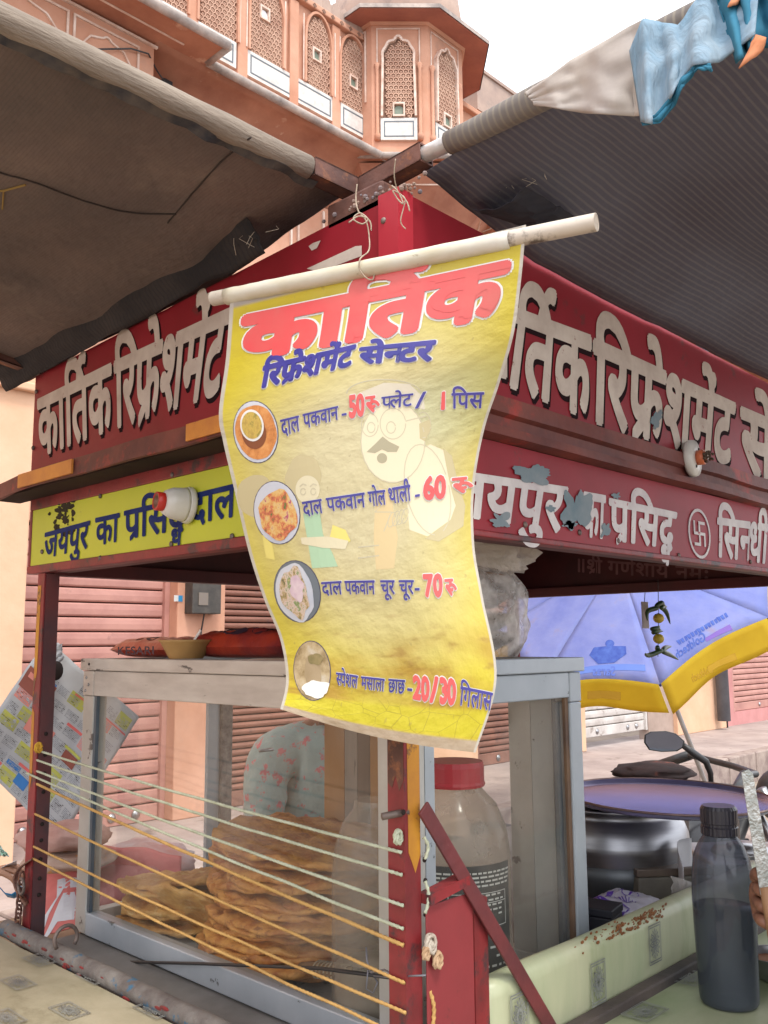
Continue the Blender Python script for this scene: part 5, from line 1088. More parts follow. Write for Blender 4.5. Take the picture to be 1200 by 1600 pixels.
# jars inside
jarp = clear('clouded_jar_plastic', '#efe6dc', .32, .12, .14, '#bdb0a4', 8); 
jarc = clear('clear_jar_plastic', '#f2efea', .13, .10, .12, '#cfc6bc', 8)
def jar(x, y, z, r, h, label, lid=None, lab=False):
    t = thing('plastic_jar', label, 'jar', (x, y, z))
    pf = [(r*.9, 0), (r, .012), (r, h*.3), (r*.97, h*.32), (r, h*.34), (r, h*.62), (r*.93, h*.74), (r*.76, h*.84), (r*.52, h*.90), (r*.49, h*.94)]
    s = MB(); s.lathe((x, y, z), pf, 36); s.f = [f for f in s.f if len(f) == 4]; s.build('body', jarp if lab else jarc, t, smooth=True)
    s = MB(); s.lathe((x, y, z), [(r*.93, .004), (r*.95, h*(.5 if lab else .22)), (.0, h*(.505 if lab else .225))], 28); s.build('contents', mat('ground_spice', (.40,.33,.27), (.30,.24,.19), 9, .9), t, smooth=True)
    if lid:
        s = MB(); n = 48; zz = z+h*.915; rr = r*.55
        vs = [Vector((x+math.cos(2*math.pi*k/n)*rr*f*(1+.012*(k % 2)*(0 if j in (2, 3) else 1)), y+math.sin(2*math.pi*k/n)*rr*f*(1+.012*(k % 2)), zz+q)) for j, (f, q) in enumerate(((1, 0), (1.03, .004), (1.0, .008), (1, .030), (.95, .038), (0.001, .038))) for k in range(n)]
        s.add(vs, [(j*n+k, j*n+(k+1) % n, (j+1)*n+(k+1) % n, (j+1)*n+k) for j in range(5) for k in range(n)]); s.build('lid', lid, t, smooth=False)
    if lab:
        aa = [R(a) for a in range(175, 286, 6)]; zz0, zz1 = z+.015, z+h*.62
        s = MB(); s.sheet(lambda a, b: (x+math.cos(R(175+110*a))*(r+.0012), y+math.sin(R(175+110*a))*(r+.0012), zz0+(zz1-zz0)*b), 20, 2); o = s.build('label', mat('black_label', (.02,.025,.028), (.035,.04,.045), 9, .4), t, smooth=True)
        s = MB()
        def ln(a0, a1, zq, th): s.sheet(lambda a, b: (x+math.cos(R(a0+(a1-a0)*a))*(r+.002), y+math.sin(R(a0+(a1-a0)*a))*(r+.002), zq+th*b), max(2, int(abs(a1-a0)/5)), 1)
        for k in range(4):
            q = 200.
            while q < 278: w_ = random.uniform(3, 8); ln(q, q+w_, zz1-.012-.006*k, .0026); q += w_+1.5
        for k in range(5):
            q = 236.
            while q < 268: w_ = random.uniform(2, 6); ln(q, q+w_, zz1-.044-.007*k, .0026) if random.random() < .8 else None; q += w_+2
        ln(212, 276, zz1-.040, .001); ln(212, 276, zz1-.054, .001); ln(212, 276, zz1-.088, .001); ln(212, 212.8, zz1-.088, .048); ln(275.2, 276, zz1-.088, .048); ln(252, 252.8, zz1-.088, .034)
        for k in range(9):
            q = 205+random.random()*12.
            while q < 272: w_ = random.uniform(3, 9); ln(q, q+w_, zz1-.105-.013*k, .0032) if random.random() < .6 else None; q += w_+3
        s.build('label_print', mat('label_white', (.55,.56,.55)), o)
    return t
jar(.315, .185, ZC0+.009, .087, .352, 'large clouded plastic jar with ribbed red lid and black printed label', mat('red_lid', (.50,.012,.03), (.42,.01,.025), 9, .4), True)
jar(.19, .235, ZC0+.009, .068, .33, 'greyish clear plastic jar without lid beside the flatbreads')
rp = thing('rolled_bundle', 'rolled brown bundle tied with thread lying on the cabinet floor', 'bundle', at(540, 1518, 'x', .13))
a, b = at(470, 1510, 'x', .16), at(568, 1526, 'x', .15); d = b-a
MB().tube([a+d*t for t in (0, .15, .35, .55, .75, .9)], [.006, .009, .011, .012, .011, .010], 12).build('roll', mat('brown_roll', (.33,.20,.10), (.2,.12,.07), 20, .8, bump=.4), rp, smooth=True); MB().tube([a+d*.88, a+d*1.04], .011, 12).build('dark_end', blackp, rp, smooth=True)
s = MB()
for k in range(9): c_ = a+d*(.3+.06*k); s.tube([c_+Vector((0, math.cos(t)*.0125, math.sin(t)*.0125)) if 0 else c_+d.normalized().cross(Vector((0, 0, 1)))*math.cos(t)*.0128+Vector((0, 0, 1))*math.sin(t)*.0128 for t in [q*.6 for q in range(11)]], .0012, 5)
s.build('thread', strg, rp)
rd = at(202, 1503, 'x', .088); re_ = at(500, 1513, 'x', .088)
solo(recenter(MB().tube([rd, rd.lerp(re_, .4)+Vector((0, 0, .001)), re_, at(632, 1530, 'x', .03)], .0028, 6).build('cord', blackp, smooth=True), rd), 'black cord stretched low across the front of the cabinet glass', 'cord')
s = MB(); P = [(572, 1480), (573, 1500), (580, 1520), (600, 1515), (625, 1528), (640, 1525), (665, 1524)]; s.tube([at(*q, 'x', .02-.02*i/6) for i, q in enumerate(P)], .0012, 5)
P = [(575, 1515), (572, 1545), (583, 1552), (590, 1535), (584, 1525), (610, 1528), (628, 1538)]; s.tube([at(*q, 'x', .02) for q in P], .001, 5)
solo(recenter(s.build('binding_wire', mat('grey_wire', (.2,.2,.23), rough=.4, metal=.6), smooth=True), at(600, 1520, 'x', .02)), 'thin grey binding wire twisted round the corner post', 'wire')
# ================================================================ ROPES BETWEEN THE POSTS
rp_g = mat('pale_green_rope', (.52,.55,.42), (.42,.44,.32), 40, .85, bump=.3); rp_y = mat('ochre_rope', (.58,.36,.13), (.47,.28,.10), 40, .85, bump=.3)
ropes = [((58, 1173), (627, 1332), rp_g, 'topmost'), ((57, 1188), (628, 1367), rp_g, 'second'), ((57, 1205), (630, 1415), rp_g, 'third'), ((41, 1208), (630, 1452), rp_g, 'fourth'), ((57, 1225), (630, 1477), rp_y, 'fifth'), ((54, 1272), (632, 1535), rp_y, 'sixth'), ((52, 1323), (634, 1583), rp_y, 'seventh'), ((51, 1342), (634, 1622), rp_y, 'lowest')]
for k, (a, b, m, nm) in enumerate(ropes):
    A, B = at(*a, 'x', -.004), at(*b, 'x', -.004); A.x = -.003; n = 240
    pts = [A.lerp(B, i/n)+Vector((.001*nz(i*.05, k), 0, -.004*math.sin(math.pi*i/n)+.001*nz(i*.04, k, 3))) for i in range(n+1)]
    s = MB(); s.tube(pts, .0026 if k != 4 else .0030, 8, twist=420, lobes=2, depth=.45); o = s.build('rope', m, smooth=True); recenter(o, A)
    solo(o, '%s rope from the top, %s, stretched between left and corner posts' % (nm, 'pale green' if m is rp_g else 'ochre') if nm != 'lowest' else 'lowest ochre rope stretched between the left post and the corner post', 'rope', 'ropes stretched across the front of the cabinet')
def ropebit(pp, label, m, r=.0026, dist=None):
    P = [at(x, y, 'y', -.006) for x, y in pp]; Q = []
    for i in range(len(P)-1):
        for k in range(8): Q.append(cr(P[max(i-1, 0)], P[i], P[i+1], P[min(i+2, len(P)-1)], k/8)+Vector((0, -.003*math.sin(math.pi*(i+k/8)/(len(P)-1)), 0)))
    Q.append(P[-1]); s = MB(); s.tube(Q, r, 8, twist=420, lobes=2, depth=.45); o = s.build('rope_stitch', m, smooth=True); recenter(o, Q[0]); solo(o, label, 'rope')
ropebit([(662, 1308), (666, 1322), (664, 1342)], 'upper short white rope stitch through the corner post below the yellow streak', rp_g)
ropebit([(664, 1377), (667, 1400), (664, 1427)], 'middle short white rope stitch through the corner post', rp_g)
ropebit([(671, 1549), (675, 1570), (674, 1600), (672, 1625)], 'lower ochre rope stitch through the corner post beside the red panel', rp_y, .003)
def knot(px, py, m, label, r=.0085, pl='y', off=-.014):
    c_ = at(px, py, pl, off); s = MB(); Q = []
    for k in range(90):
        t = 2*math.pi*k/90*2; Q.append(c_+Vector(((math.cos(t*1.5)*(1+.35*math.cos(t)))*r*.7, (math.sin(t))*r*.35, (math.sin(t*1.5)*(1+.35*math.cos(t)))*r)))
    s.tube(Q, .0028, 8, twist=420, lobes=2, depth=.4); s.ball(c_, r*.55, 8, 6); o = s.build('rope_knot', m, smooth=True); recenter(o, c_); solo(o, label, 'rope knot')
knot(673, 1475, mat('grubby_white_rope', (.52,.46,.38), (.35,.28,.22), 60, .9), 'fat grubby white rope knot on the corner post'); knot(684, 1500, mat('tan_rope', (.55,.38,.24), (.42,.27,.16), 60, .9), 'tan rope knot just below the white one on the corner post', .007); knot(666, 1490, MATS['tan_rope'], 'small tan loop between the two rope knots', .005)
knot(622, 1308, rp_g, 'pale green rope knot left of the corner post at cabinet glass height', .006, 'x', -.008); knot(60, 1168, mat('yellow_knot', (.62,.36,.04), (.5,.28,.04), 50, .9), 'yellow rope knot at the upper left post hole', .007, 'x', -.01)

# ================================================================ BULB HOLDERS
def holder(px, py, k, tgt, label, flip=False, s0=1.0, short=False):
    c_ = at(px, py, k, -.003); n = Vector(tgt).normalized(); M = n.to_track_quat('Z', 'Y').to_matrix() @ Matrix.Scale(1.25 if short else .88, 3); c_ = c_+(Vector((0, -.009, 0)) if short else Vector()); t = thing('bulb_holder', label, 'bulb holder', c_)
    wp = mat('white_bakelite', (.66,.64,.60), (.56,.53,.48), 9, .35)
    if not short:
        MB().lathe(c_, [(.0, 0), (.034, .0), (.0345, .004), (.033, .010), (.0325, .011)], 28, M).build('base', wp, t, smooth=True)
        MB().lathe(c_, [(.0322, .0112), (.031, .016), (.0285, .036), (.0215, .050), (.017, .052)], 28, M).build('dome', wp, t, smooth=True)
        MB().lathe(c_, [(.0168, .0521), (.0172, .054), (.0172, .066), (.0145, .067), (.0140, .056), (.0, .056)], 24, M).build('socket_rim', mat('red_bakelite', (.55,.03,.02), (.4,.02,.015), 20, .35), t, smooth=True)
        MB().lathe(c_, [(.0135, .058), (.0135, .0655), (.012, .066), (.011, .060), (0, .060)], 16, M).build('socket', mat('brass_dirty', (.16,.08,.05), (.3,.13,.08), 40, .5, metal=.3), t, smooth=True)
    else:
        MB().lathe(c_, [(.0, 0), (.0275, .0), (.0285, .003), (.0275, .010), (.014, .0125), (.0, .0126)], 28, M).build('base', wp, t, smooth=True)
        MB().lathe(c_+M @ Vector((0, 0, .0127)), [(.0115, 0), (.0115, .010), (.009, .011), (.009, .004), (0, .004)], 20, M).build('socket_rim', mat('orange_bakelite', (.65,.17,.06), (.5,.12,.05), 20, .4), t, smooth=True)
        s = MB()
        for i in range(26): s.ball(c_+M @ Vector((random.gauss(0, .005), random.gauss(0, .005), .027+random.gauss(0, .004))), .003, 5, 4)
        s.build('cobweb_dirt', mat('dusty_brown', (.10,.07,.05), rough=.95), t)
        for dx in (-.014, .014): MB().lathe(c_+M @ Vector((dx*.5, dx, .0126)), [(.0025, 0), (.002, .001), (0, .0012)], 8, M).build('screw', dark_gap, t)
holder(297, 790, 'x', (-1, .18, .05), 'white bulb holder with red rim on the lime yellow board')
holder(1070, 718, 'y', (.12, -1, .0), 'flat white bulb holder with orange socket on the right red board', short=True)

# ================================================================ THINGS ON THE CABINET
ctop = ZC1+.001
pkr = mat('orange_red_packet', (.52,.06,.025), (.38,.04,.02), 12, .3, bump=.3, bscale=30); pkd = mat('packet_dark_print', (.03,.015,.03), (.06,.025,.04), 30, .6)
def pillow(name, label, c_, L, W_, H, rz, m, cat='packet', amp=.006, sd=0):
    t = thing(name, label, cat, c_); M = Matrix.Rotation(rz, 3, 'Z'); s = MB(); nu, nv = 28, 16
    def f(a, b, sg):
        e = (1-abs(2*a-1)**7)*(1-abs(2*b-1)**4); wr = amp*nz(a*6+sd, b*5, sd)+amp*.5*nz(a*15, b*12, sd+3)
        return Vector(c_)+M @ Vector(((a-.5)*L, (b-.5)*W_*(1-.06*e), H*.35+sg*H*.5*e**.6*(1 if sg > 0 else .68)+wr*e*(sg > 0)))
    s.sheet(lambda a, b: f(a, b, 1), nu, nv); s.sheet(lambda a, b: f(a, b, -1), nu, nv); o = s.build('wrapper', m, t, smooth=True); return t, o, f, M
qA, qB = at(178, 1026, 'x', .16), at(262, 1026, 'x', .16)
t1, o1, f1, _ = pillow('snack_packet', 'orange red packet lettered KESARI left of the bowl on the cabinet', (.205, (qA.y+qB.y)/2-.03, ctop), (qA.y-qB.y)+.06, .11, .046, R(90), pkr)
t2, o2, f2, _ = pillow('snack_packet', 'orange red packet with dark printing right of the bowl on the cabinet', (.215, at(388, 1020, 'x', .2).y, ctop), .27, .12, .060, R(93), mat('deep_orange_packet', (.45,.05,.02), (.22,.03,.03), 9, .3, bump=.5, bscale=20), sd=5)
t3_, o3, f3, _ = pillow('snack_packet', 'flat red packet lying behind the bowl on the cabinet', (.31, at(330, 1020, 'x', .28).y, ctop), .20, .10, .036, R(80), pkr, sd=9)
SK = Plane('x', .118, (.118, 0, 0), (0, -1, 0), (0, 0, 1)); s = MB(); write(s, SK, 'KESARI', (184, 1023), (242, 1022), (242, 1011), (184, 1012), .02, .001); s.build('lettering', pkd, o1)
def dec(par, f, blobs, m):
    s = MB()
    for a0, b0, ra, rb in blobs: s.add([f(a0+math.cos(R(k*20))*ra*(1+.3*nz(k*.7, a0*9)), b0+math.sin(R(k*20))*rb, 1)+Vector((0, 0, .0008)) for k in range(18)], [tuple(range(18))])
    s.build('dark_print', m, par)
dec(o1, f1, [(.55, .75, .07, .1), (.7, .8, .05, .08)], pkd); dec(o2, f2, [(.3, .75, .09, .12), (.55, .8, .12, .1), (.75, .6, .06, .12)], pkd)
bw = thing('leaf_bowl', 'ochre paper bowl with a white spoon standing on the cabinet', 'bowl', (.135, at(291, 1026, 'x', .135).y, ctop)); c_ = BASE[bw.name]
s = MB(); n = 64; pf = [(.030, 0), (.032, .002), (.047, .030), (.052, .034), (.050, .0345), (.045, .030), (.029, .004), (.0005, .004)]
s.add([c_+Vector((math.cos(2*math.pi*k/n)*r_*(1+(.012*math.cos(k*math.pi)) if j > 1 else r_ and 1)*(r_ and 1), math.sin(2*math.pi*k/n)*r_, z_)) for j, (r_, z_) in enumerate(pf) for k in range(n)], [(j*n+k, j*n+(k+1) % n, (j+1)*n+(k+1) % n, (j+1)*n+k) for j in range(len(pf)-1) for k in range(n)])
s.build('bowl', mat('ochre_leaf_paper', (.42,.25,.09), (.34,.19,.065), 8, .6, bump=.2), bw, smooth=True)
sp = thing('plastic_spoon', 'white plastic spoon leaning out of the ochre bowl', 'spoon', c_+Vector((0, 0, .008))); a = c_+Vector((.0, .0, .01)); b = c_+Vector((.01, -.030, .052))
MB().bar(a, b, .005, .0015, up=(1, 0, 0)).build('handle', pr_white, sp); MB().ball(a, .009, 10, 6, (.7, 1, .35)).build('scoop', pr_white, sp, smooth=True)
# stacked bowls in a clear bag and a folded pale bag on top, at the right of the cabinet top
bgt = thing('plastic_bag', 'bulging clear plastic bag holding brown bowls at the right end of the cabinet top', 'plastic bag', (.37, .19, ctop)); c_ = BASE[bgt.name]
clr = clear('crinkled_clear_bag', '#f4f1ee', .26, .16, .35, '#ece6e0', 26, crease=.45)
s = MB(); s.sheet(lambda a, b: c_+Vector((math.cos(a*6.2832)*(.116*(math.sin(math.pi*min(1, b*.93+.07))**.16))*(1+.10*nz(math.cos(a*6.28)*3, math.sin(a*6.28)*3, b*5)+.06*nz(math.cos(a*6.28)*11, math.sin(a*6.28)*11, b*9)), math.sin(a*6.2832)*(.085*(math.sin(math.pi*min(1, b*.93+.07))**.16))*(1+.14*nz(math.cos(a*6.28)*7, math.sin(a*6.28)*7, b*7)), .001+.152*b)), 72, 30); s.build('film', clr, bgt, smooth=True)
bb_ = mat('brown_paper_bowl', (.19,.115,.075), (.12,.075,.05), 9, .7)
for k, (dx, dz, rr, ti) in enumerate(((0, .015, .078, .1), (0, .045, .08, .05), (.0, .08, .078, -.1), (.0, .11, .07, .1))):
    M = Matrix.Rotation(ti, 3, 'Y'); s = MB(); s.lathe(c_+Vector((dx, 0, dz)), [(rr*.55, .0), (rr, .022), (rr*1.03, .024), (rr*.98, .026), (rr*.5, .006), (.001, .006)], 36, M); o = s.build('paper_bowl', bb_, smooth=True); recenter(o, c_+Vector((dx, 0, dz))); solo(o, '%s brown paper bowl inside the clear bag' % ('lowest', 'second', 'third', 'topmost')[k], 'bowl', 'paper bowls in the bag')
bgs = thing('plastic_bag', 'crumpled translucent pale bag lying over the bulging clear bag', 'plastic bag', c_+Vector((0, 0, .15))); film2 = clear('milky_film', '#f0eae4', .60, .25, .25, '#d8cfc6', 9, crease=.5)
s = MB(); n1, n2 = 40, 24; vs = []; cb0 = c_+Vector((.015, -.005, .178))
for j in range(n2+1):
    a = math.pi*j/n2
    for k in range(n1):
        b = 2*math.pi*k/n1; x, y, z_ = math.sin(a)*math.cos(b), math.sin(a)*math.sin(b), math.cos(a); f = 1+.25*nz(x*2, y*2, z_*2)+.2*nz(x*5, y*5, z_*5)+.08*nz(x*11, y*11, z_*11)
        vs.append(cb0+Vector((x*.112*f, y*.09*f, z_*.042*f-.03*max(0, x-.5))))
s.add(vs, [(j*n1+k, j*n1+(k+1) % n1, (j+1)*n1+(k+1) % n1, (j+1)*n1+k) for j in range(n2) for k in range(n1)]); s.build('film', film2, bgs, smooth=True)

# ================================================================ RIGHT COUNTER
alm = mat('spun_aluminium', (.46,.46,.48), (.34,.34,.36), 3, .38, metal=1, bump=.04, bscale=6, stretch=(1, 1, 10))
alk = mat('sooty_aluminium', (.09,.10,.11), (.17,.18,.19), 4, .45, metal=.6)
pc0 = at(972, 1440, 'z', .945); pot = thing('cooking_pot', 'large round aluminium pot blackened below under the purple lid plate', 'pot', (pc0.x+.07, pc0.y+.05, .943)); c_ = BASE[pot.name]
s = MB(); s.lathe(c_, [(.02, .0), (.07, .004), (.105, .03), (.132, .075), (.146, .115)], 56); s.build('sooty_base', alk, pot, smooth=True)
s = MB(); s.lathe(c_, [(.146, .115), (.1505, .138), (.1525, .150), (.1515, .153), (.150, .166), (.143, .184), (.132, .198), (.127, .206), (.133, .214), (.137, .219), (.133, .221), (.122, .205), (.130, .18)], 56); s.f = [f for f in s.f if len(f) == 4]; s.build('bowl', alm, pot, smooth=True)
lp0 = at(1042, 1249, 'z', 1.196); lid = thing('lid_plate', 'wide round purple tinted metal plate covering the pot', 'plate', lp0); Mt = Matrix.Rotation(R(1.5), 3, 'X')
lr = .198
s = MB(); s.lathe(lp0, [(.0, 0.001), (lr*.90, .0), (lr*.955, .003), (lr*.985, .008), (lr, .009), (lr*1.004, .0075), (lr*.99, .004), (lr*.95, -.002), (lr*.9, -.004), (0, -.003)], 72, Mt); s.build('plate', mat('violet_sheen_metal', (.40,.37,.62), (.27,.25,.46), 3, .26, metal=.6, c3=(.32,.22,.14), t3=.68, s3=6, edge3=.08), lid, smooth=True)
s = MB(); s.tube([lp0+Mt @ Vector((math.cos(R(a))*lr, math.sin(R(a))*lr, .0085)) for a in range(0, 361, 6)], .0022, 6); s.build('rim', mat('dull_rim', (.33,.22,.19), (.16,.1,.1), 12, .35, metal=.5), lid, smooth=True)
def leaf_box(name, label, cat, p, sz, rz, m, bev=.004, lidm=None):
    t = thing(name, label, cat, p); M = Matrix.Rotation(rz, 3, 'Z'); s = MB(); q = [Vector(p)+M @ Vector((x, y, z)) for z in (0, sz[2]) for y in (-sz[1]/2, sz[1]/2) for x in (-sz[0]/2, sz[0]/2)]
    s.add(q, [(0,2,3,1),(4,5,7,6),(0,1,5,4),(2,6,7,3),(0,4,6,2),(1,3,7,5)]); s.build('box_body', m, t, bevel=bev)
    s = MB(); q = [Vector(p)+M @ Vector((x*1.03, y*1.03, z)) for z in (sz[2]+.001, sz[2]*1.12+.003) for y in (-sz[1]/2, sz[1]/2) for x in (-sz[0]/2, sz[0]/2)]
    s.add(q, [(0,2,3,1),(4,5,7,6),(0,1,5,4),(2,6,7,3),(0,4,6,2),(1,3,7,5)]); s.build('box_lid', lidm or m, t, bevel=.002); return t
bx = at(1035, 1375, 'd', 1.92); ht = at(1035, 1357, 'd', 1.86).z-.943; leaf_box('storage_box', 'greyish beige box standing in front of the pot behind the vinyl lip', 'box', (bx.x, bx.y, .943), (.15, .13, ht*.88), R(-40), mat('greyish_card', (.22,.20,.16), (.15,.135,.11), 9, .7), lidm=mat('dark_greasy_top', (.10,.07,.055), (.16,.12,.09), 12, .5))
bx = at(925, 1440, 'd', 1.66); leaf_box('black_box', 'small black box beside the cabinet on the right counter', 'box', (bx.x, bx.y, .943), (.06, .09, .095), R(12), mat('matt_black_card', (.012,.013,.02), rough=.6), .002)
wpk = mat('white_purple_bag', (.55,.53,.60), (.45,.43,.52), 9, .35, bump=.3); pur = mat('purple_print', (.09,.03,.30), (.12,.05,.36), 20, .4)
q_ = at(965, 1430, 'd', 1.75); tP, oP, fP, MP = pillow('bread_bag', 'white plastic bag with purple printing lying behind the vinyl lip', (q_.x, q_.y, .992), .19, .12, .05, R(5), wpk, 'bag', .008, 3)
s = MB()
def strip(a0, b0, a1, b1, w_):
    n = 10; d = Vector((a1-a0, b1-b0)).normalized(); p = Vector((-d.y, d.x))*w_/2; v_ = []
    for i in range(n+1): a, b = a0+(a1-a0)*i/n, b0+(b1-b0)*i/n; v_ += [fP(a+p.x, b+p.y, 1)+Vector((0, 0, .0012)), fP(a-p.x, b-p.y, 1)+Vector((0, 0, .0012))]
    s.add(v_, [(2*i, 2*i+1, 2*i+3, 2*i+2) for i in range(n)])
strip(.05, .3, .30, .3, .35); strip(.30, .15, .38, .85, .06)
for k in range(6): strip(.42+.0*k, .25, .50+.02*k, .55-.05*k, .014)
strip(.42, .25, .60, .25, .014)
for k in range(12): a = R(30*k); a2 = R(30*k+30); strip(.74+.07*math.cos(a), .45+.14*math.sin(a), .74+.07*math.cos(a2), .45+.14*math.sin(a2), .014)
strip(.70, .45, .78, .45, .03); strip(.55, .70, .75, .78, .08); strip(.80, .72, .95, .62, .08)
s.build('purple_print', pur, oP)
q1 = at(1083, 1385, 'd', 1.83); wc = thing('paper_sheet', 'white paper sheet curled upright behind the vinyl lip left of the bottle', 'paper', (q1.x, q1.y, .945))
s = MB(); s.sheet(lambda a, b: (q1.x-.035+.075*a, q1.y+.03*math.sin(a*2.5), .95+.165*b*(1-.25*(1-a)**3)), 14, 10, .0008); s.build('sheet', mat('white_paper', (.66,.65,.66), (.58,.57,.59), 9, .8), wc, smooth=True)
q1 = at(1058, 1405, 'd', 1.72); ng = thing('clear_film_piece', 'torn piece of clear film sticking up at the vinyl lip', 'plastic film', (q1.x, q1.y, 1.0))
s = MB(); s.sheet(lambda a, b: (q1.x-.02+.08*a, q1.y+.01*nz(a*5, b*5), 1.0+.085*b*(1-.3*a)), 12, 8); s.build('film', clear('thin_film', '#eeeaea', .30, .15, .25, '#c9c2bd', 12), ng, smooth=True)
# bottle
bp_ = at(1140, 1566, 'z', .958); btl = thing('water_bottle', 'smoky grey plastic water bottle half full on the green counter', 'bottle', bp_)
smoke = clear('smoky_plastic', '#b4b4be', .26, .06, .12, '#666c76', 9); smoke_w = clear('smoky_plastic_water', '#7f8c92', .30, .04, .0, '#2c3a40', 5)
prof = [(.030, .002), (.040, .0), (.0425, .004), (.0435, .012), (.0445, .05), (.0462, .11), (.0468, .15), (.0455, .185), (.0415, .212), (.033, .232), (.0255, .243), (.0245, .250)]
def lobed(mb, c0, pf, n=72, k=6, amp=.018):
    mb.add([Vector(c0)+Vector((math.cos(2*math.pi*i/n)*r_*(1-amp*(max(0, math.cos(k*2*math.pi*i/n))**6)*(1 if .02 < z_ < .225 else 0)), math.sin(2*math.pi*i/n)*r_*(1-amp*(max(0, math.cos(k*2*math.pi*i/n))**6)*(1 if .02 < z_ < .225 else 0)), z_)) for r_, z_ in pf for i in range(n)], [(j*n+i, j*n+(i+1) % n, (j+1)*n+(i+1) % n, (j+1)*n+i) for j in range(len(pf)-1) for i in range(n)])
s = MB(); lobed(s, bp_, prof); s.build('bottle_body', smoke, btl, smooth=True)
s = MB(); lobed(s, bp_, [(r_-.0016, z_) for r_, z_ in prof if z_ < .135]+[(.0448, .139), (.001, .139)]); s.build('water', clear('water_inside', '#93a6ad', .44, .03, .05, '#34505a', 5), btl, smooth=True)
s = MB(); n = 60; s.add([bp_+Vector((math.cos(2*math.pi*k/n)*r_*(1+.02*(k % 2)), math.sin(2*math.pi*k/n)*r_*(1+.02*(k % 2)), z_)) for r_, z_ in ((.0265, .2445), (.0275, .2455), (.0275, .2565), (.026, .258), (.026, .262), (.0272, .263), (.0272, .283), (.024, .288), (.0005, .288)) for k in range(n)], [(j*n+k, j*n+(k+1) % n, (j+1)*n+(k+1) % n, (j+1)*n+k) for j in range(8) for k in range(n)])
s.build('cap', mat('dark_smoky_cap', (.018,.016,.024), (.03,.028,.035), 9, .3), btl, smooth=False)
gb = at(1212, 1530, 'z', .958); gw = thing('steel_bowl', 'small shiny steel bowl with brown sauce at the right edge of the counter', 'bowl', gb)
s = MB(); s.lathe(gb, [(.022, 0), (.03, .004), (.04, .022), (.043, .038), (.045, .039), (.042, .036), (.038, .024)], 32); s.f = [f for f in s.f if len(f) == 4 or 1]; s.build('bowl', steel, gw, smooth=True); s = MB(); s.lathe(gb, [(.036, .028), (.0, .029)], 24); s.build('sauce', MATS['dried_sauce'], gw)

# ================================================================ PEOPLE
skin = mat('brown_skin', (.26,.12,.07), (.20,.085,.05), 8, .5, bump=.1, bscale=60); skin2 = mat('tan_skin', (.42,.22,.14), (.34,.17,.10), 8, .5, bump=.1); hair_m = mat('black_hair', (.012,.01,.009), rough=.6)
def skinned(name, verts, edges, m, par, sub=2, root=0):
    base = BASE.get(par.name, Vector()); me = bpy.data.meshes.new(name); me.from_pydata([Vector(v[:3])-base for v in verts], edges, []); o = bpy.data.objects.new(name, me); col.objects.link(o); o.parent = par; me.materials.append(m)
    sk = o.modifiers.new('skin', 'SKIN'); sk.use_smooth_shade = True
    for i, v in enumerate(verts):
        d = me.skin_vertices[0].data[i]; r_ = v[3]; d.radius = (r_, v[4] if len(v) > 4 else r_); d.use_root = (i == root)
    ss = o.modifiers.new('sub', 'SUBSURF'); ss.levels = sub; ss.render_levels = sub
    BASE[o.name] = base; return o
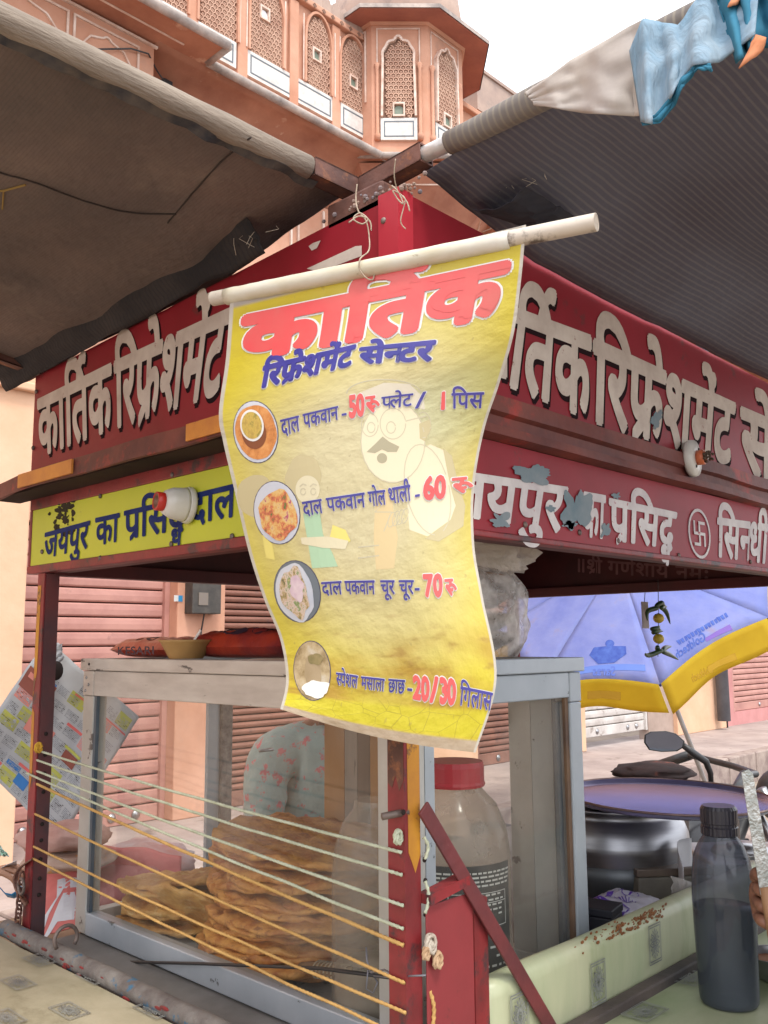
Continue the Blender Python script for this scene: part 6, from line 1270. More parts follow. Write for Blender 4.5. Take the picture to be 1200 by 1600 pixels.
def person(label, foot, face, arms, shirt, trousers, skin_m, lean=(0, 0), H=1.62, loose=1.0, extra=None, grip=None):
    """foot: ground point; face: heading angle; arms: two lists of world joints elbow, wrist, knuckles"""
    foot = Vector(foot); t = thing('person', label, 'person', foot); k = H/1.7
    f = Vector((math.cos(face), math.sin(face), 0)); s_ = Vector((-f.y, f.x, 0))
    def P(fw_, sd, up_): l = up_/1.5; return foot+f*(fw_*k+lean[0]*l*l)+s_*(sd*k+lean[1]*l*l)+Vector((0, 0, up_*k))
    V = []; E = []
    def a(p, r_, prev=None, r2=None): V.append((p.x, p.y, p.z, r_*k, (r2 or r_)*k)); 
    def add(p, r_, prev=None, r2=None):
        V.append((p.x, p.y, p.z, r_*k, (r2 or r_)*k)); i = len(V)-1
        if prev is not None: E.append((prev, i))
        return i
    pel = add(P(0, 0, .92), .13, None, .10); wa = add(P(0, 0, 1.08), .115, pel, .085); ch = add(P(.01, 0, 1.27), .135, wa, .095); nk0 = add(P(0, 0, 1.42), .07, ch, .06); nk = add(P(.0, 0, 1.48), .052, nk0); jaw = add(P(.035, 0, 1.56), .062, nk, .07); hd_ = add(P(.01, 0, 1.64), .085, jaw, .088); crn = add(P(.0, 0, 1.69), .06, hd_)
    shs = []; hands = []
    for sg, J in ((1, arms[0]), (-1, arms[1])):
        sh = add(P(0, .17*sg, 1.39), .062, nk0); J = [Vector(j) for j in J]
        S0 = P(0, .17*sg, 1.39); mid = (S0+J[0])/2; m_ = add(mid, .048, sh); el = add(J[0], .038, m_); fm = add(J[0].lerp(J[1], .3), .040, el); wr = add(J[1], .026, fm); kn = add(J[1].lerp(J[2], .85), .030, wr, .018); shs.append((S0, mid, J)); hands.append((J, kn))
        d = (J[2]-J[1]).normalized(); side = d.cross(Vector((0, 0, 1))).normalized(); dn = side.cross(d)
        if grip and sg == 1:
            sd_, pn = grip
            for q in range(4):
                off = sd_*(1.5-q)*.0195; b0 = add(J[2]+off, .0098, kn); b1_ = add(J[2]+off+pn*.026+d*.010, .0094, b0); b2_ = add(J[2]+off+pn*.036-d*.016, .0088, b1_); add(J[2]+off+pn*.018-d*.030, .0078, b2_)
            th = add(J[1].lerp(J[2], .45)+sd_*.030+pn*.012, .013, wr); t2_ = add(J[2]+sd_*.046+pn*.020-d*.012, .0105, th); add(J[2]+sd_*.040+pn*.040-d*.006, .009, t2_)
            continue
        for q in range(4):
            off = side*(q-1.5)*.019; L = (.074, .082, .077, .062)[q]; b0 = add(J[2]+off*.8, .0085, kn); b1_ = add(J[2]+off+d*L*.45-dn*.006, .0080, b0); b2_ = add(J[2]+off+d*L*.75-dn*.028, .0072, b1_); add(J[2]+off*.9+d*L*.80-dn*.046, .0062, b2_)
        th = add(J[1].lerp(J[2], .35)+side*.032*sg-dn*.005, .012, wr); t2_ = add(J[1].lerp(J[2], .8)+side*.05*sg-dn*.018, .010, th); add(J[2]+side*.042*sg+d*.012-dn*.034, .008, t2_)
    for sg in (1, -1):
        hp = add(P(0, .09*sg, .86), .095, pel); kn = add(P(.02, .10*sg, .48), .06, hp); ca = add(P(-.01, .10*sg, .34), .055, kn); an = add(P(-.02, .10*sg, .09), .038, ca); fo = add(P(.05, .11*sg, .045), .036, an, .03); add(P(.17, .12*sg, .03), .032, fo, .02)
    skinned('body', V, E, skin_m, t)
    # shirt
    V = []; E = []
    pel = add(P(0, 0, .90), .18*loose, None, .135); wa = add(P(0, 0, 1.08), .175*loose, pel, .12); ch = add(P(.01, 0, 1.27), .185*loose, wa, .12); nk0 = add(P(0, 0, 1.405), .098, ch, .085)
    for S0, mid, J in shs:
        sh = add(S0+Vector((0, 0, -.008)), .078+.03*max(0, loose-.9), nk0); m_ = add(mid, .072*loose, sh); el = add(J[0], .062*loose, m_); add(J[0].lerp(J[1], extra if extra is not None else .5), .050*loose, el)
    sh_o = skinned('shirt', V, E, shirt, t, 3)
    tx_ = bpy.data.textures.get('folds') or bpy.data.textures.new('folds', 'CLOUDS'); tx_.noise_scale = .05; dm_ = sh_o.modifiers.new('folds', 'DISPLACE'); dm_.texture = tx_; dm_.strength = .016; dm_.mid_level = .35
    V = []; E = []
    pel = add(P(0, 0, .93), .15, None, .115)
    for sg in (1, -1): hp = add(P(0, .09*sg, .84), .108, pel); kn = add(P(.02, .10*sg, .48), .082, hp); add(P(-.015, .10*sg, .10), .068, kn)
    skinned('trousers', V, E, trousers, t)
    hc = P(.01, 0, 1.64)
    s = MB(); s.ball(hc+Vector((0, 0, .035*k))-f*.02, .098*k, 20, 12, (1, 1, .95)); o = s.build('hair', hair_m, t, smooth=True)
    s = MB(); s.ball(hc+f*.093*k+Vector((0, 0, -.02*k)), .016*k, 10, 7, (1, .8, 1.5)); s.build('nose', skin_m, t, smooth=True)
    for sg in (1, -1):
        s = MB(); s.ball(hc+f*.078*k+s_*.032*sg*k+Vector((0, 0, .0)), .012*k, 10, 7); s.build('eye', mat('eye_white', (.6,.58,.55), rough=.3), t, smooth=True)
        s = MB(); s.ball(hc+f*.089*k+s_*.032*sg*k, .005*k, 8, 5); s.build('pupil', blackp, t, smooth=True)
        s = MB(); s.ball(hc+s_*.088*sg*k+Vector((0, 0, -.01)), .026*k, 10, 7, (.7, .3, 1)); s.build('ear', skin_m, t, smooth=True)
    s = MB(); s.tube([hc+f*.088*k+s_*x*k+Vector((0, 0, -.062*k)) for x in (-.024, 0, .024)], .005*k, 8); s.build('lips', mat('lip', (.28,.09,.07)), t, smooth=True)
    return t
shirt1 = mat('floral_teal_shirt', (.37,.45,.42), (.29,.37,.35), 9, .9, bump=.9, bscale=22, c3=(.60,.17,.18), t3=.59, s3=30, edge3=.05)
e1 = at(400, 1275, 'x', .82); vp = at(478, 1500, 'd', 2.46)
Vf = Vector((vp.x, vp.y, 0)); 
sh_t = at(452, 1135, 'd', 2.40)
person('person in a teal shirt with pink floral print working behind the cabinet', (at(500, 1150, 'd', 2.46).x, at(500, 1150, 'd', 2.46).y, 0), R(255),
       ((at(560, 1300, 'd', 2.33), at(575, 1370, 'd', 2.2), at(570, 1400, 'd', 2.12)), (at(412, 1300, 'd', 2.30), at(440, 1380, 'd', 2.2), at(470, 1400, 'd', 2.12))), shirt1, mat('blue_trousers', (.04,.08,.20), rough=.9), skin, H=1.50, loose=.88)
# customer at the right with a steel spatula
hr = at(1188, 1395, 'd', 1.30)
pr_ = person('person mostly outside the right edge whose brown hand grips a steel blade', tuple(at(1560, 1400, 'd', 1.35).xy)+(0,), R(135),
       ((at(1400, 1500, 'd', 1.38), at(1250, 1430, 'd', 1.33), at(1184, 1398, 'd', 1.31)), (at(1500, 1500, 'd', 1.2), at(1420, 1500, 'd', 1.1), at(1400, 1490, 'd', 1.08))), mat('dark_cotton_shirt', (.05,.05,.07), (.08,.08,.1), 9, .9, bump=.3), mat('grey_trousers', (.12,.11,.10), rough=.9), skin, H=1.62, extra=.2, grip=(Vector((0, 0, 1)), -hd))
bl0, bl1 = at(1187, 1325, 'd', 1.27), at(1166, 1202, 'd', 1.27); kn_ = thing('steel_spatula', 'flat steel blade held upright in the brown hand at the right', 'spatula', bl0+(bl0-bl1)*.9)
d = (bl1-bl0).normalized(); wv = rt*.0095; th_ = fw*.0006
s = MB(); s.prism([bl0-d*.06+wv, bl1-d*.006+wv*.85, bl1+wv*.35, bl1-wv*.75-d*.004, bl0-d*.06-wv], fw*.0013); s.build('blade', mat('scratched_steel', (.55,.56,.54), (.38,.40,.38), 60, .3, metal=.85, bump=.2, bscale=200), kn_)
s = MB(); s.tube([bl0-d*.05, bl0-d*.12], .009, 10); s.build('handle', mat('wood_handle', (.3,.16,.08)), kn_, smooth=True)
# person at the far left edge with a blue ring of plastic
hl = at(22, 1358, 'd', 2.30)
person('person outside the left edge whose tan fingers hold white paper and a blue strap', tuple(at(-330, 1400, 'd', 2.35).xy)+(0,), R(-30),
       ((at(-190, 1440, 'd', 2.3), at(-45, 1378, 'd', 2.3), at(-8, 1362, 'd', 2.3)), (at(-330, 1480, 'd', 2.1), at(-220, 1450, 'd', 2.0), at(-190, 1440, 'd', 1.97))), mat('white_cotton_shirt', (.6,.6,.6), rough=.9), mat('khaki_trousers', (.2,.16,.1), rough=.9), skin2, H=1.62, extra=.2)
bs = thing('blue_strap', 'curved glossy blue plastic strap hanging below the tan fingers at the left edge', 'strap', at(22, 1390, 'd', 2.29))
s = MB(); pts = [at(x, y, 'd', 2.29) for x, y in ((0, 1383), (8, 1392), (18, 1394), (27, 1388), (29, 1378), (22, 1370))]; s.sheet(lambda a, b: pts[min(int(a*5), 4)].lerp(pts[min(int(a*5), 4)+1], a*5-min(int(a*5), 4))+Vector((0, 0, -.004-.014*b))+hd*.02*b, 20, 3, .002); s.build('strap', mat('glossy_blue', (.02,.24,.50), (.02,.18,.42), 9, .25), bs, smooth=True)
wpp = thing('white_paper', 'scrap of white paper held in the tan fingers at the left edge', 'paper', at(20, 1352, 'd', 2.31)); s = MB(); s.sheet(lambda a, b: at(2+24*a, 1356-12*b*a+2*nz(a*5, b*3), 'd', 2.33-.05*b), 10, 6, .0008); s.build('sheet', MATS['white_paper'], wpp, smooth=True)
gsk = thing('green_scrap', 'crumpled pale green scrap above the tan fingers at the left edge', 'scrap', at(6, 1330, 'd', 2.4)); s = MB(); s.sheet(lambda a, b: at(-2+16*a, 1338-20*b*(1-a)+3*nz(a*6, b*6), 'd', 2.40+.02*nz(a*4, b*4)), 10, 8, .0008); s.build('sheet', mat('pale_green_scrap', (.30,.55,.40), (.6,.65,.6), 60, .8), gsk)

# ================================================================ LEFT: NEWSPAPER, TOWELS, CHAIN
cT, cR_, cB, cL = [at(x, y, 'd', dd) for x, y, dd in ((75, 998, 2.28), (216, 1121, 2.32), (100, 1312, 2.27), (-50, 1183, 2.23))]
def npf(s_, t_):   # s across from the upper left edge to the upper right, t downwards
    p = (cT.lerp(cR_, s_)).lerp(cL.lerp(cB, s_), t_); return p-hd*(.012*math.sin(s_*5+t_*3)+.006*nz(s_*6, t_*6)+.02*s_*t_)
# reading direction runs along the lower left edge
npp = thing('newspaper', 'open newspaper sheet with small adverts hung diagonally behind the left post', 'newspaper', cT)
s = MB(); s.sheet(npf, 30, 30, .0006); no = s.build('sheet', mat('newsprint', (.55,.56,.56), (.47,.48,.50), 6, .9, bump=.2, trans=.25), npp, smooth=True)
SN = Patch(npf, 1/16, -1)
if (SN.P(.5, .5, .02)-CAM).length > (npf(.5, .5)-CAM).length: SN.sgn = 1
inks = {'grey_ink': (.30,.31,.33), 'red_ink': (.60,.14,.13), 'olive_ink': (.42,.42,.10), 'blue_ink': (.05,.17,.42), 'brown_ink': (.24,.08,.06), 'pale_red_ink': (.62,.24,.20), 'dark_ink': (.10,.09,.09), 'white_ink': (.6,.6,.6)}
nb = {k: MB() for k in inks}
def rect(k, s0, s1, t0, t1, h=.0012): blob(nb[k], SN, [(s0, t0), (s1, t0), (s1, t1), (s0, t1)], h, raw=True)
random.seed(11)
ty = .04; rows_ = 9; 
for j in range(rows_):
    t0 = .05+.104*j; t1 = t0+.094
    sx = .04
    while sx < .93:
        w_ = random.choice((.10, .12, .15)); s1 = min(sx+w_, .965)
        near_top = j < 3
        c_ = random.random()
        if j == 0 and sx < .4: sx = s1+.01; continue
        if c_ < .14: rect('olive_ink', sx, s1, t0, t1, .0011); 
        if c_ > .62 and c_ < .74: rect('red_ink', sx, s1, t0, t0+.020, .0011)
        if c_ > .74 and c_ < .80: rect('blue_ink', sx+.01, s1-.01, t0+.05, t1-.008, .0011)
        if c_ > .80 and c_ < .86: rect('pale_red_ink', sx, s1, t0+.02, t1, .0011)
        y = t0+.027
        while y < t1-.004:
            x = sx+.004
            while x < s1-.012:
                l_w = random.uniform(.008, .03); 
                if random.random() < .86: rect('grey_ink' if random.random() < .85 else 'dark_ink', x, min(x+l_w, s1-.003), y, y+.0052, .0014)
                x += l_w+.005
            y += .0105
        sx = s1+.010
rect('brown_ink', .02, .30, .22, .38, .002); rect('pale_red_ink', .05, .22, .25, .29, .0024); rect('brown_ink', .62, .76, .52, .60, .002); rect('olive_ink', .60, .77, .495, .515, .002); rect('blue_ink', .40, .52, .86, .93, .002); rect('red_ink', .36, .56, .80, .82, .002)
rect('pale_red_ink', .24, .48, .48, .60, .0021); rect('white_ink', .28, .44, .52, .54, .0025); rect('red_ink', .45, .98, .16, .172, .002)
for k, mbx in nb.items():
    if mbx.v: mbx.build(k, mat(k, inks[k], rough=.9), no, kind='stuff')
q = at(75, 1003, 'd', 2.26); s = MB(); s.sheet(lambda a, b: at(72+26*a+5*nz(a*3, b*3), 1005+38*b*(1-.3*a)+4*nz(a*4, b*4), 'd', 2.24+.01*nz(a*5, b*7)), 10, 12, .0008); s.build('curled_corner', MATS['newsprint'], npp, smooth=True)
s = MB(); s.ball(at(88, 1048, 'd', 2.23), .018, 10, 7, (1, .5, 1.3)); s.build('dark_hole', dark_gap, npp, smooth=True)
solo(recenter(MB().tube([at(76, 905, 'd', 1.86), at(76, 950, 'd', 2.0), at(75, 1004, 'd', 2.25)], .0015, 6).build('hanging_string', strg, smooth=True), at(76, 950, 'd', 2.0)), 'thin string from the canopy holding up the newspaper', 'string')
st0 = at(170, 1500, 'd', 2.25)
stl = thing('wooden_stool', 'plain wooden bench behind the stall carrying the folded towels', 'bench', (st0.x, st0.y+.05, 0)); c_ = BASE[stl.name]
MB().box(c_.x-.28, c_.x+.34, c_.y-.16, c_.y+.22, .80, .84).build('seat', MATS['raw_wood'], stl, bevel=.004)
for dx in (-.26, .31):
    for dy in (-.14, .19): MB().box(c_.x+dx-.02, c_.x+dx+.02, c_.y+dy-.02, c_.y+dy+.02, 0, .799).build('leg', MATS['raw_wood'], stl)
tow_m = mat('coral_striped_towel', (.62,.20,.18), (.56,.17,.16), 6, .95, bump=.4, bscale=40)
def stripe_cloth(name, label, cat, fn, nu, nv, base, m, stripes=None):
    t = thing(name, label, cat, base); s = MB(); s.sheet(fn, nu, nv, .003); o = s.build('cloth', m, t, smooth=True)
    for nm, a0, a1, mm in stripes or []:
        q = MB(); q.sheet(lambda a, b: fn(a0+(a1-a0)*a, b)-hd*.0035, 4, nv, .0006); q.build(nm, mm, o, smooth=True)
    return t
wst = mat('white_stripe', (.62,.64,.68), (.55,.57,.62), 9, .95)
def tw1(a, b): return at(58+225*a-10*b*(1-a)*0, 1345-62*math.sin(a*2.6+.3)*.35+125*b+6*nz(a*6, b*3), 'd', 2.22-.10*b**.5-.05*math.sin(a*7)*b+.02*nz(a*5, b*4))
stripe_cloth('striped_towel', 'coral pink towel with white bands hanging behind the left post', 'towel', tw1, 40, 26, at(170, 1440, 'd', 2.15), tow_m, [])
tt = [o for o in bpy.data.objects if o.name == 'striped_towel'][0]; ST = Patch(tw1, 1/16, 1)
if (ST.P(.5, .5, .02)-CAM).length > (tw1(.5, .5)-CAM).length: ST.sgn = -1
tb_ = MB(); blob(tb_, ST, [(64, 1470), (64, 1445), (90, 1402), (92, 1376), (118, 1372), (150, 1372), (150, 1384), (100, 1388), (78, 1430)], .004); blob(tb_, ST, [(66, 1475), (100, 1395), (150, 1390), (150, 1440), (92, 1440), (80, 1460)], .004); tb_.build('white_band', wst, tt.children[0])
cm = mat('faded_pink_cloth', (.50,.33,.28), (.40,.22,.18), 8, .95, bump=.4, bscale=30, c3=(.58,.46,.38), t3=.58, s3=9, edge3=.1)
def lump(name, label, cat, px, py, d_, rx, rz, m, sd=0, ry=None):
    c_ = at(px, py, 'd', d_); t = thing(name, label, cat, c_); s = MB(); n1, n2 = 28, 18; vs = []
    for j in range(n2+1):
        a = math.pi*j/n2
        for k in range(n1):
            b = 2*math.pi*k/n1; x, y, z_ = math.sin(a)*math.cos(b), math.sin(a)*math.sin(b), math.cos(a); f = 1+.22*nz(x*2+sd, y*2, z_*2)+.09*nz(x*5, y*5+sd, z_*9)
            vs.append(c_+rt0*x*rx*f+hd*y*(ry or rx)*f+Vector((0, 0, z_*rz*f)))
    s.add(vs, [(j*n1+k, j*n1+(k+1) % n1, (j+1)*n1+(k+1) % n1, (j+1)*n1+k) for j in range(n2) for k in range(n1)]); s.build('cloth', m, t, smooth=True); return t
lump('folded_cloth', 'faded pink folded cloth roll lying on the coral towel beside the left post', 'cloth', 100, 1308, 2.15, .10, .032, cm, 1)
lump('folded_cloth', 'second faded cloth fold with orange print just under the pink roll', 'cloth', 108, 1340, 2.14, .095, .026, mat('printed_faded_cloth', (.50,.40,.33), (.42,.28,.22), 9, .95, bump=.3, c3=(.60,.30,.12), t3=.60, s3=22, edge3=.03), 4)
lump('towel_roll', 'white and pink towel bundle seen through the cabinet glass above the low pile', 'towel', 225, 1352, 2.35, .12, .055, mat('white_pink_towel', (.58,.54,.55), (.52,.28,.26), 5, .95, bump=.3), 7)
lump('pink_bundle', 'dull red cloth bundle seen through the left of the cabinet glass', 'bundle', 200, 1395, 2.2, .13, .07, mat('dull_red_cloth', (.42,.15,.14), (.34,.12,.12), 5, .95, bump=.3), 9)
ch_ = thing('chain', 'rusty chain hanging beside the foot of the left post', 'chain', at(30, 1455, 'x', -.02))
for k in range(7):
    c_ = at(34-k*1.2, 1372+k*13, 'x', -.012); M = Matrix.Rotation(R(90*(k % 2)+20), 3, 'Z'); s = MB(); s.tube([c_+M @ Vector((math.cos(R(a))*.0065, 0, math.sin(R(a))*.012)) for a in range(0, 361, 30)], .0022, 6); s.build('chain_link', rust, ch_, smooth=True)
bkl = thing('leather_strap', 'curled brown leather strap with buckle beside the left post', 'strap', at(38, 1400, 'x', -.02))
s = MB(); s.sheet(lambda a, b: at(48-26*math.sin(a*math.pi*.9), 1345+70*a-8*math.sin(a*3), 'x', -.012)+Vector((0, .0, 0))+hd*.02*b, 16, 3, .003); s.build('strap', mat('brown_leather', (.22,.10,.065), (.14,.065,.045), 20, .6), bkl, smooth=True)
s = MB(); c_ = at(33, 1385, 'x', -.016); s.tube([c_+Vector((0, math.cos(R(a))*.012, math.sin(R(a))*.014)) for a in range(0, 361, 30)], .003, 6); s.build('buckle', bolt_m, bkl, smooth=True)
solo(recenter(MB().ball(at(118, 1263, 'd', 2.3), .008, 8, 6).build('blue_clip', mat('sky_blue_plastic', (.05,.5,.62)), smooth=True), at(118, 1263, 'd', 2.3)), 'tiny sky blue clip at the lower edge of the newspaper', 'clip')

# ================================================================ LEMON AND CHILLI CHARM
lc = thing('lemon_chilli_charm', 'string of two lemons and green chillies hanging under the right canopy', 'charm', at(1030, 1030, 'y', .35))
YL = .35; L_ = lambda x, y: at(x, y, 'y', YL); sc_l = (L_(1030, 980)-L_(1030, 990)).length/10
MB().tube([L_(1028, 905), L_(1029, 960), L_(1028, 1026)], .001, 5).build('thread', blackp, lc)
lem = mat('yellow_lemon', (.50,.34,.03), (.40,.28,.03), 20, .5, bump=.1); chi = mat('dark_green_chilli', (.018,.045,.02), (.03,.06,.02), 20, .35)
for y, r_ in ((966, 8.5), (998, 8.5)): MB().ball(L_(1029, y), r_*sc_l, 16, 10, (1, 1, .92)).build('lemon', lem, lc, smooth=True)
for pts in (((1024, 950), (1016, 955), (1014, 970)), ((1030, 946), (1040, 955), (1050, 975)), ((1028, 950), (1038, 948), (1046, 948)), ((1029, 981), (1022, 983), (1034, 978)), ((1032, 985), (1024, 988), (1036, 986)), ((1030, 1018), (1040, 1012), (1052, 1010)), ((1031, 1018), (1044, 1022), (1064, 1031)), ((1030, 1016), (1018, 1024), (1006, 1021)), ((1026, 1010), (1030, 1016), (1034, 1020)), ((1022, 948), (1030, 942), (1038, 950))):
    P = [L_(*p)+Vector((0, random.uniform(-.01, .01), 0)) for p in pts]; Q = [cr(P[max(i-1, 0)], P[i], P[i+1], P[min(i+2, 2)], k/4) for i in range(2) for k in range(4)]+[P[-1]]
    MB().tube(Q, [sc_l*q for q in (2.4, 3.6, 4.0, 4.0, 3.8, 3.2, 2.4, 1.5, .4)], 8).build('chilli', chi, lc, smooth=True)
tg_ = thing('paper_tag', 'narrow beige paper tag hanging left of the lemon charm', 'tag', at(1008, 985, 'y', .4)); a, b = at(1002, 940, 'y', .4), at(1014, 982, 'y', .4)
MB().box(a.x, b.x, .399, .401, b.z, a.z).build('tag', mat('beige_card', (.45,.38,.36), (.35,.3,.29), 20, .9), tg_); MB().tube([Vector(((a.x+b.x)/2, .4, a.z)), at(1008, 925, 'y', .4)], .001, 5).build('thread', blackp, tg_)

# ================================================================ UMBRELLA BEHIND
UA = Vector((1.53741082*.7193-0, 0, 0))
def o2s(p): # measured apex given along view right / heading / up
    return CAM+rt0*p[0]+hd*p[1]+Vector((0, 0, p[2]-1.5))
def od(p): return rt0*p[0]+hd*p[1]+Vector((0, 0, p[2]))
ub_ = thing('market_umbrella', 'lilac blue market umbrella with yellow valance leaning behind the stall', 'umbrella', o2s((2.60, 7.29, 0)))
A = o2s((1.53741082, 5.97121331, 2.02912337)); nU = od((-0.40768182, -0.51778135, 0.75212898)); Rr, dr, ph = .991, .251, 2.03
# basis as used for measuring
w_n = Vector((-0.40768182, -0.51778135, 0.75212898)); t_ = w_n.cross(Vector((0, 0, 1))).normalized(); b_ = w_n.cross(t_); t_, b_ = od(t_), od(b_)
rim = [A-nU*dr+(t_*math.cos(ph+k*math.pi/4)+b_*math.sin(ph+k*math.pi/4))*Rr for k in range(8)]
lil = mat('lilac_canvas', (.24,.29,.64), (.33,.37,.68), 3, .8, bump=.9, bscale=9, trans=.5, c3=(.42,.30,.34), t3=.64, s3=3, edge3=.2); ylc = mat('yellow_canvas', (.80,.62,.05), (.74,.55,.04), 4, .8, trans=.6, bump=.2)
def usurf(k, inset=0):
    p, q = rim[k], rim[(k+1) % 8]
    return lambda a, b: A.lerp(p, b).lerp(A.lerp(q, b), a)-nU*(.05*math.sin(math.pi*a)*b*-.5)+nU*(.04*b*(1-b))-(A.lerp(p, b).lerp(A.lerp(q, b), a)-A)*.03*math.sin(math.pi*a)*b
US = []
for k in range(8):
    fn = usurf(k); s = MB(); s.sheet(fn, 10, 12, .001); o = s.build('canopy_panel', lil, ub_, smooth=True); US.append((fn, o))
    fv = (lambda f: lambda a, b: f(a, 1)-nU*(.17*b)+(f(a, 1)-A).normalized()*(.055*b+.012*math.sin(a*9+b)*b))(fn); s = MB(); s.sheet(lambda a, b: fv(.012+.976*a, b), 14, 5, .001); o = s.build('valance', ylc, ub_, smooth=True); US[-1] += (fv, o)
    s = MB(); s.tube([A.lerp(rim[k], t)-nU*(.012)+nU*(.04*t*(1-t)) for t in [q/8 for q in range(9)]], .007, 6); s.build('rib', mat('dark_blue_seam', (.02,.025,.09), rough=.9), ub_, smooth=True)
s = MB(); s.tube([A+nU*.08, A-nU*2.68], .017, 12); s.build('pole', mat('white_grey_pole', (.42,.42,.42), (.33,.32,.31), 9, .4), ub_, smooth=True); s = MB(); s.lathe(o2s((2.60, 7.29, 0)), [(.25, 0), (.25, .05), (.05, .09), (.03, .25)], 24); s.build('base', kerb_m, ub_, smooth=True)
s = MB()
blu = mat('printed_navy', (.06,.10,.36), (.08,.13,.42), 30, .8); oil = mat('printed_ochre', (.50,.30,.02), rough=.8)
def umark(k, val, idx, tok, quad, m, off, name='print'):
    f = US[k][2] if val else US[k][0]; sf = Patch(f, 1/8, 1)
    if (sf.P(.5, .5, .05)-CAM).length > (f(.5, .5)-CAM).length: sf.sgn = -1
    s = MB()
    if tok: write(s, sf, tok, *quad, off=off, h=.003)
    else:
        for q in quad: blob(s, sf, q, .003)
    s.build(name, m, US[k][3] if val else US[k][1], kind='stuff' if name == 'small_print' else None)
# printing shows through mirrored
umark(7, 0, 0, None, [[(921, 1024), (928, 1012), (978, 1010), (979, 1022), (960, 1036), (935, 1038)], oval(953, 1006, 7, 6)], mat('printed_blue', (.025,.055,.28), (.05,.10,.36), 30, .8), 0, 'emblem')
umark(7, 0, 0, None, [[(897, 1046), (1008, 1039), (1009, 1049), (897, 1056)]], mat('printed_light_blue', (.09,.16,.46)), 0, 'band')
umark(7, 0, 0, 'Saras', ((962, 1056), (926, 1056), (926, 1043), (962, 1043)), blu, .03, 'lettering')
umark(0, 0, 0, 'Goldtech', ((1104, 1000), (1058, 1030), (1054, 1020), (1100, 988)), mat('printed_blue', (.06,.13,.45)), .025, 'lettering')
umark(0, 0, 0, None, [[(1138-k*5.2, 964+k*3), (1134.5-k*5.2, 966+k*3), (1131-k*5.2-(k % 3), 959.5+k*3+(k % 2)), (1134.5-k*5.2, 957.5+k*3)] for k in range(15)], mat('printed_blue', (.06,.13,.45)), 0, 'small_print')
umark(0, 0, 0, None, [[(1101, 998), (1140, 976), (1145, 984), (1104, 1003)]], mat('printed_purple', (.12,.06,.30)), 0, 'bar')
umark(0, 1, 0, 'Goldtech', ((1116, 1049), (1082, 1066), (1078, 1056), (1112, 1039)), oil, .02, 'lettering')
umark(0, 1, 0, None, [[(1104, 1042), (1148, 1020), (1152, 1030), (1108, 1050)]], oil, 0, 'bar'); umark(7, 1, 0, None, [[(918, 1080), (970, 1081), (970, 1094), (918, 1092)]], oil, 0, 'bar')

# ================================================================ MOTORCYCLE
bk0 = at(1118, 1200, 'd', 3.3); mc = thing('motorcycle', 'black motorcycle with a round cornered mirror parked behind the right counter', 'motorcycle', (bk0.x, bk0.y, 0)); mb0 = BASE[mc.name]
Fd, Sd = rt0, hd
def B(x, y, z): return mb0+Fd*x+Sd*y+Vector((0, 0, z))
def bt2(name, pts, r_, m, seg=10): s = MB(); s.tube([B(*p) for p in pts], r_, seg); return s.build(name, m, mc, smooth=True)
MW = Matrix((Fd, Vector((0, 0, 1)), -Sd)).transposed()
tyre = mat('tyre_rubber', (.02,.02,.02), rough=.85)
for x in (.42, -.86):
    s = MB(); s.tube([B(x+math.cos(R(a))*.27, 0, .31+math.sin(R(a))*.27) for a in range(0, 361, 12)], .045, 10, caps=False); wh = s.build('tyre', tyre, mc, smooth=True)
    s = MB(); s.tube([B(x+math.cos(R(a))*.225, 0, .31+math.sin(R(a))*.225) for a in range(0, 361, 12)], .014, 8, caps=False)
    for a in range(0, 360, 60): s.tube([B(x, 0, .31), B(x+math.cos(R(a))*.22, 0, .31+math.sin(R(a))*.22)], .012, 6)
    s.tube([B(x, -.06, .31), B(x, .06, .31)], .04, 12); s.build('rim', steel, wh, smooth=True)
for y in (-.09, .09): bt2('fork', [(.42, y, .31), (.22, y, .78), (.12, y, 1.0)], .018, steel)
bt2('handlebar', [(-.08, -.36, 1.02), (.0, -.26, 1.07), (.10, -.1, 1.05), (.10, .1, 1.05), (.0, .26, 1.07), (-.08, .36, 1.02)], .012, blackp); bt2('grip', [(-.10, -.40, 1.01), (.0, -.27, 1.07)], .019, blackp); bt2('grip', [(-.10, .40, 1.01), (.0, .27, 1.07)], .019, blackp)
s = MB(); s.ball(B(.24, 0, .96), .10, 18, 12, (1, 1, 1)); s.build('headlamp', blackp, mc, smooth=True); s = MB(); s.ball(B(.315, 0, .96), .075, 16, 8, (.6, .8, 1)); s.build('headlamp_glass', mat('lamp_glass', (.5,.5,.5), rough=.1), mc, smooth=True)
tk = mat('black_tank_paint', (.02,.02,.024), rough=.2); s = MB(); s.ball(B(-.12, 0, .83), .2, 24, 14, (1.15*.9, .75, .62)); s.build('fuel_tank', tk, mc, smooth=True)
skinned('seat', [tuple(B(-.34, 0, .79))+(.10, .05), tuple(B(-.6, 0, .80))+(.11, .05), tuple(B(-.88, 0, .86))+(.09, .04)], [(0, 1), (1, 2)], mat('black_seat_vinyl', (.018,.018,.02), rough=.6), mc)
bt2('frame', [(.12, 0, .95), (-.1, 0, .45), (-.5, 0, .35), (-.86, .08, .31)], .022, blackp); bt2('frame', [(.1, 0, .8), (-.45, 0, .74), (-.95, 0, .82)], .02, blackp)
s = MB(); s.box(-.1, .1, -.1, .1, -.12, .12); s2 = MB(); s2.add([B(-.18+v.x*1.2, v.y, .42+v.z) for v in s.v], s.f); s2.build('engine', mat('cast_metal', (.28,.28,.28), (.16,.16,.16), 20, .5, metal=.7), mc, bevel=.02)
s = MB()
for k in range(6): s.lathe(B(-.1, 0, .53+k*.022), [(.085, 0), (.088, .004), (.085, .008), (.06, .009)], 20)
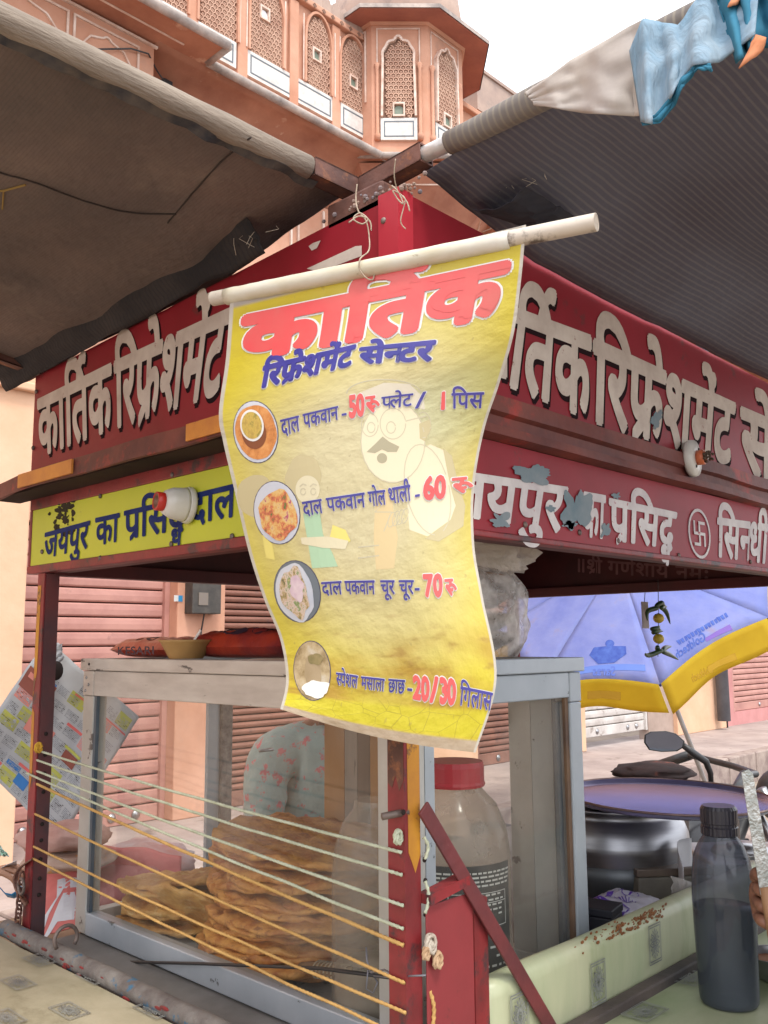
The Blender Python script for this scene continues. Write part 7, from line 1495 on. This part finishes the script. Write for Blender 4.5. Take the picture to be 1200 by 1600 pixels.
s.build('cylinder_fins', steel, mc, smooth=False); bt2('exhaust', [(.0, -.12, .5), (.08, -.14, .3), (-.2, -.16, .24), (-.95, -.18, .30)], .035, steel); s = MB(); s.sheet(lambda a, b: B(.42+math.cos(R(20+130*a))*.335, (b-.5)*.12, .31+math.sin(R(20+130*a))*.335), 16, 4, .003); s.build('mudguard', tk, mc, smooth=True)
mcn = at(1038, 1158, 'd', 3.22); ms_ = at(1068, 1165, 'd', 3.22)
pts = [ms_, at(1085, 1178, 'd', 3.23), at(1103, 1190, 'd', 3.24), at(1110, 1208, 'd', 3.25), at(1111, 1222, 'd', 3.26)]; Q = []
s = MB(); s.tube([pts[0], pts[1], pts[2], pts[3], pts[4]], [.010, .013, .012, .010, .009], 10); s.build('mirror_stalk', blackp, mc, smooth=True)
oc = [(1006, 1160), (1007, 1148), (1016, 1143), (1040, 1142), (1056, 1146), (1070, 1158), (1068, 1168), (1058, 1174), (1034, 1175), (1014, 1172)]
def ring2(sc2, dz): return [at(1038+(x-1038)*sc2, 1158+(y-1158)*sc2, 'd', 3.22+dz) for x, y in oc]
s = MB(); r1, r2_, r3 = ring2(1, 0), ring2(1, .02), ring2(.7, .05); n = len(oc); s.add(r1+r2_+r3, [(k, (k+1) % n, n+(k+1) % n, n+k) for k in range(n)]+[(n+k, n+(k+1) % n, 2*n+(k+1) % n, 2*n+k) for k in range(n)]+[tuple(range(2*n, 3*n)), tuple(range(n))[::-1]]); mh = s.build('mirror_housing', blackp, mc, bevel=.002)
s = MB(); s.add(ring2(.92, -.0035), [tuple(range(n))[::-1]]); s.build('mirror_glass', mat('mirror', (.16,.18,.24), rough=.05, metal=1), mh, recalc=False)
lump('saddle_bag', 'dark cloth bundle with reddish patch lying behind the purple plate', 'bag', 1022, 1206, 2.95, .125, .028, mat('black_red_cloth', (.025,.02,.02), (.05,.03,.028), 9, .9, bump=.4, c3=(.16,.05,.035), t3=.6, s3=9, edge3=.08), 12)
bq = at(1022, 1222, 'd', 2.95); stb = thing('side_table', 'plain dark table behind the stall under the dark cloth bundle', 'table', (bq.x, bq.y, 0)); MB().box(bq.x-.2, bq.x+.2, bq.y-.2, bq.y+.2, bq.z-.04, bq.z-.012).build('table_top', mat('dark_table', (.08,.06,.05), rough=.8), stb, bevel=.004)
for dx in (-.17, .17):
    for dy in (-.17, .17): MB().box(bq.x+dx-.015, bq.x+dx+.015, bq.y+dy-.015, bq.y+dy+.015, 0, bq.z-.0405).build('leg', MATS['dark_table'], stb)
# white cap things behind the bottle: folded white seat cover on a second parked scooter
wb = thing('gas_stove', 'small white enamel stove with a black knob behind the bottle', 'stove', at(1165, 1345, 'd', 2.3)); c_ = BASE[wb.name]
s = MB(); s.box(-.12, .14, -.12, .12, -.05, .02); s2 = MB(); s2.add([c_+rt0*v.x+hd*v.y+Vector((0, 0, v.z)) for v in s.v], s.f); s2.build('stove_body', mat('white_enamel', (.55,.55,.54), (.4,.38,.35), 9, .3, c3=(.1,.09,.08), t3=.62, s3=9), wb, bevel=.006)
s = MB(); s.lathe(c_+Vector((0, 0, .0205)), [(.08, 0), (.07, .012), (.04, .014), (.04, .02), (0, .022)], 28); s.build('burner', steel, wb, smooth=True)
MB().box(c_.x-.16, c_.x+.2, c_.y-.16, c_.y+.18, c_.z-.09, c_.z-.0515).build('stand_top', MATS['dark_table'], wb)
for dx in (-.14, .17):
    for dy in (-.13, .15): MB().box(c_.x+dx-.015, c_.x+dx+.015, c_.y+dy-.015, c_.y+dy+.015, 0, c_.z-.0905).build('stand_leg', rust, wb)
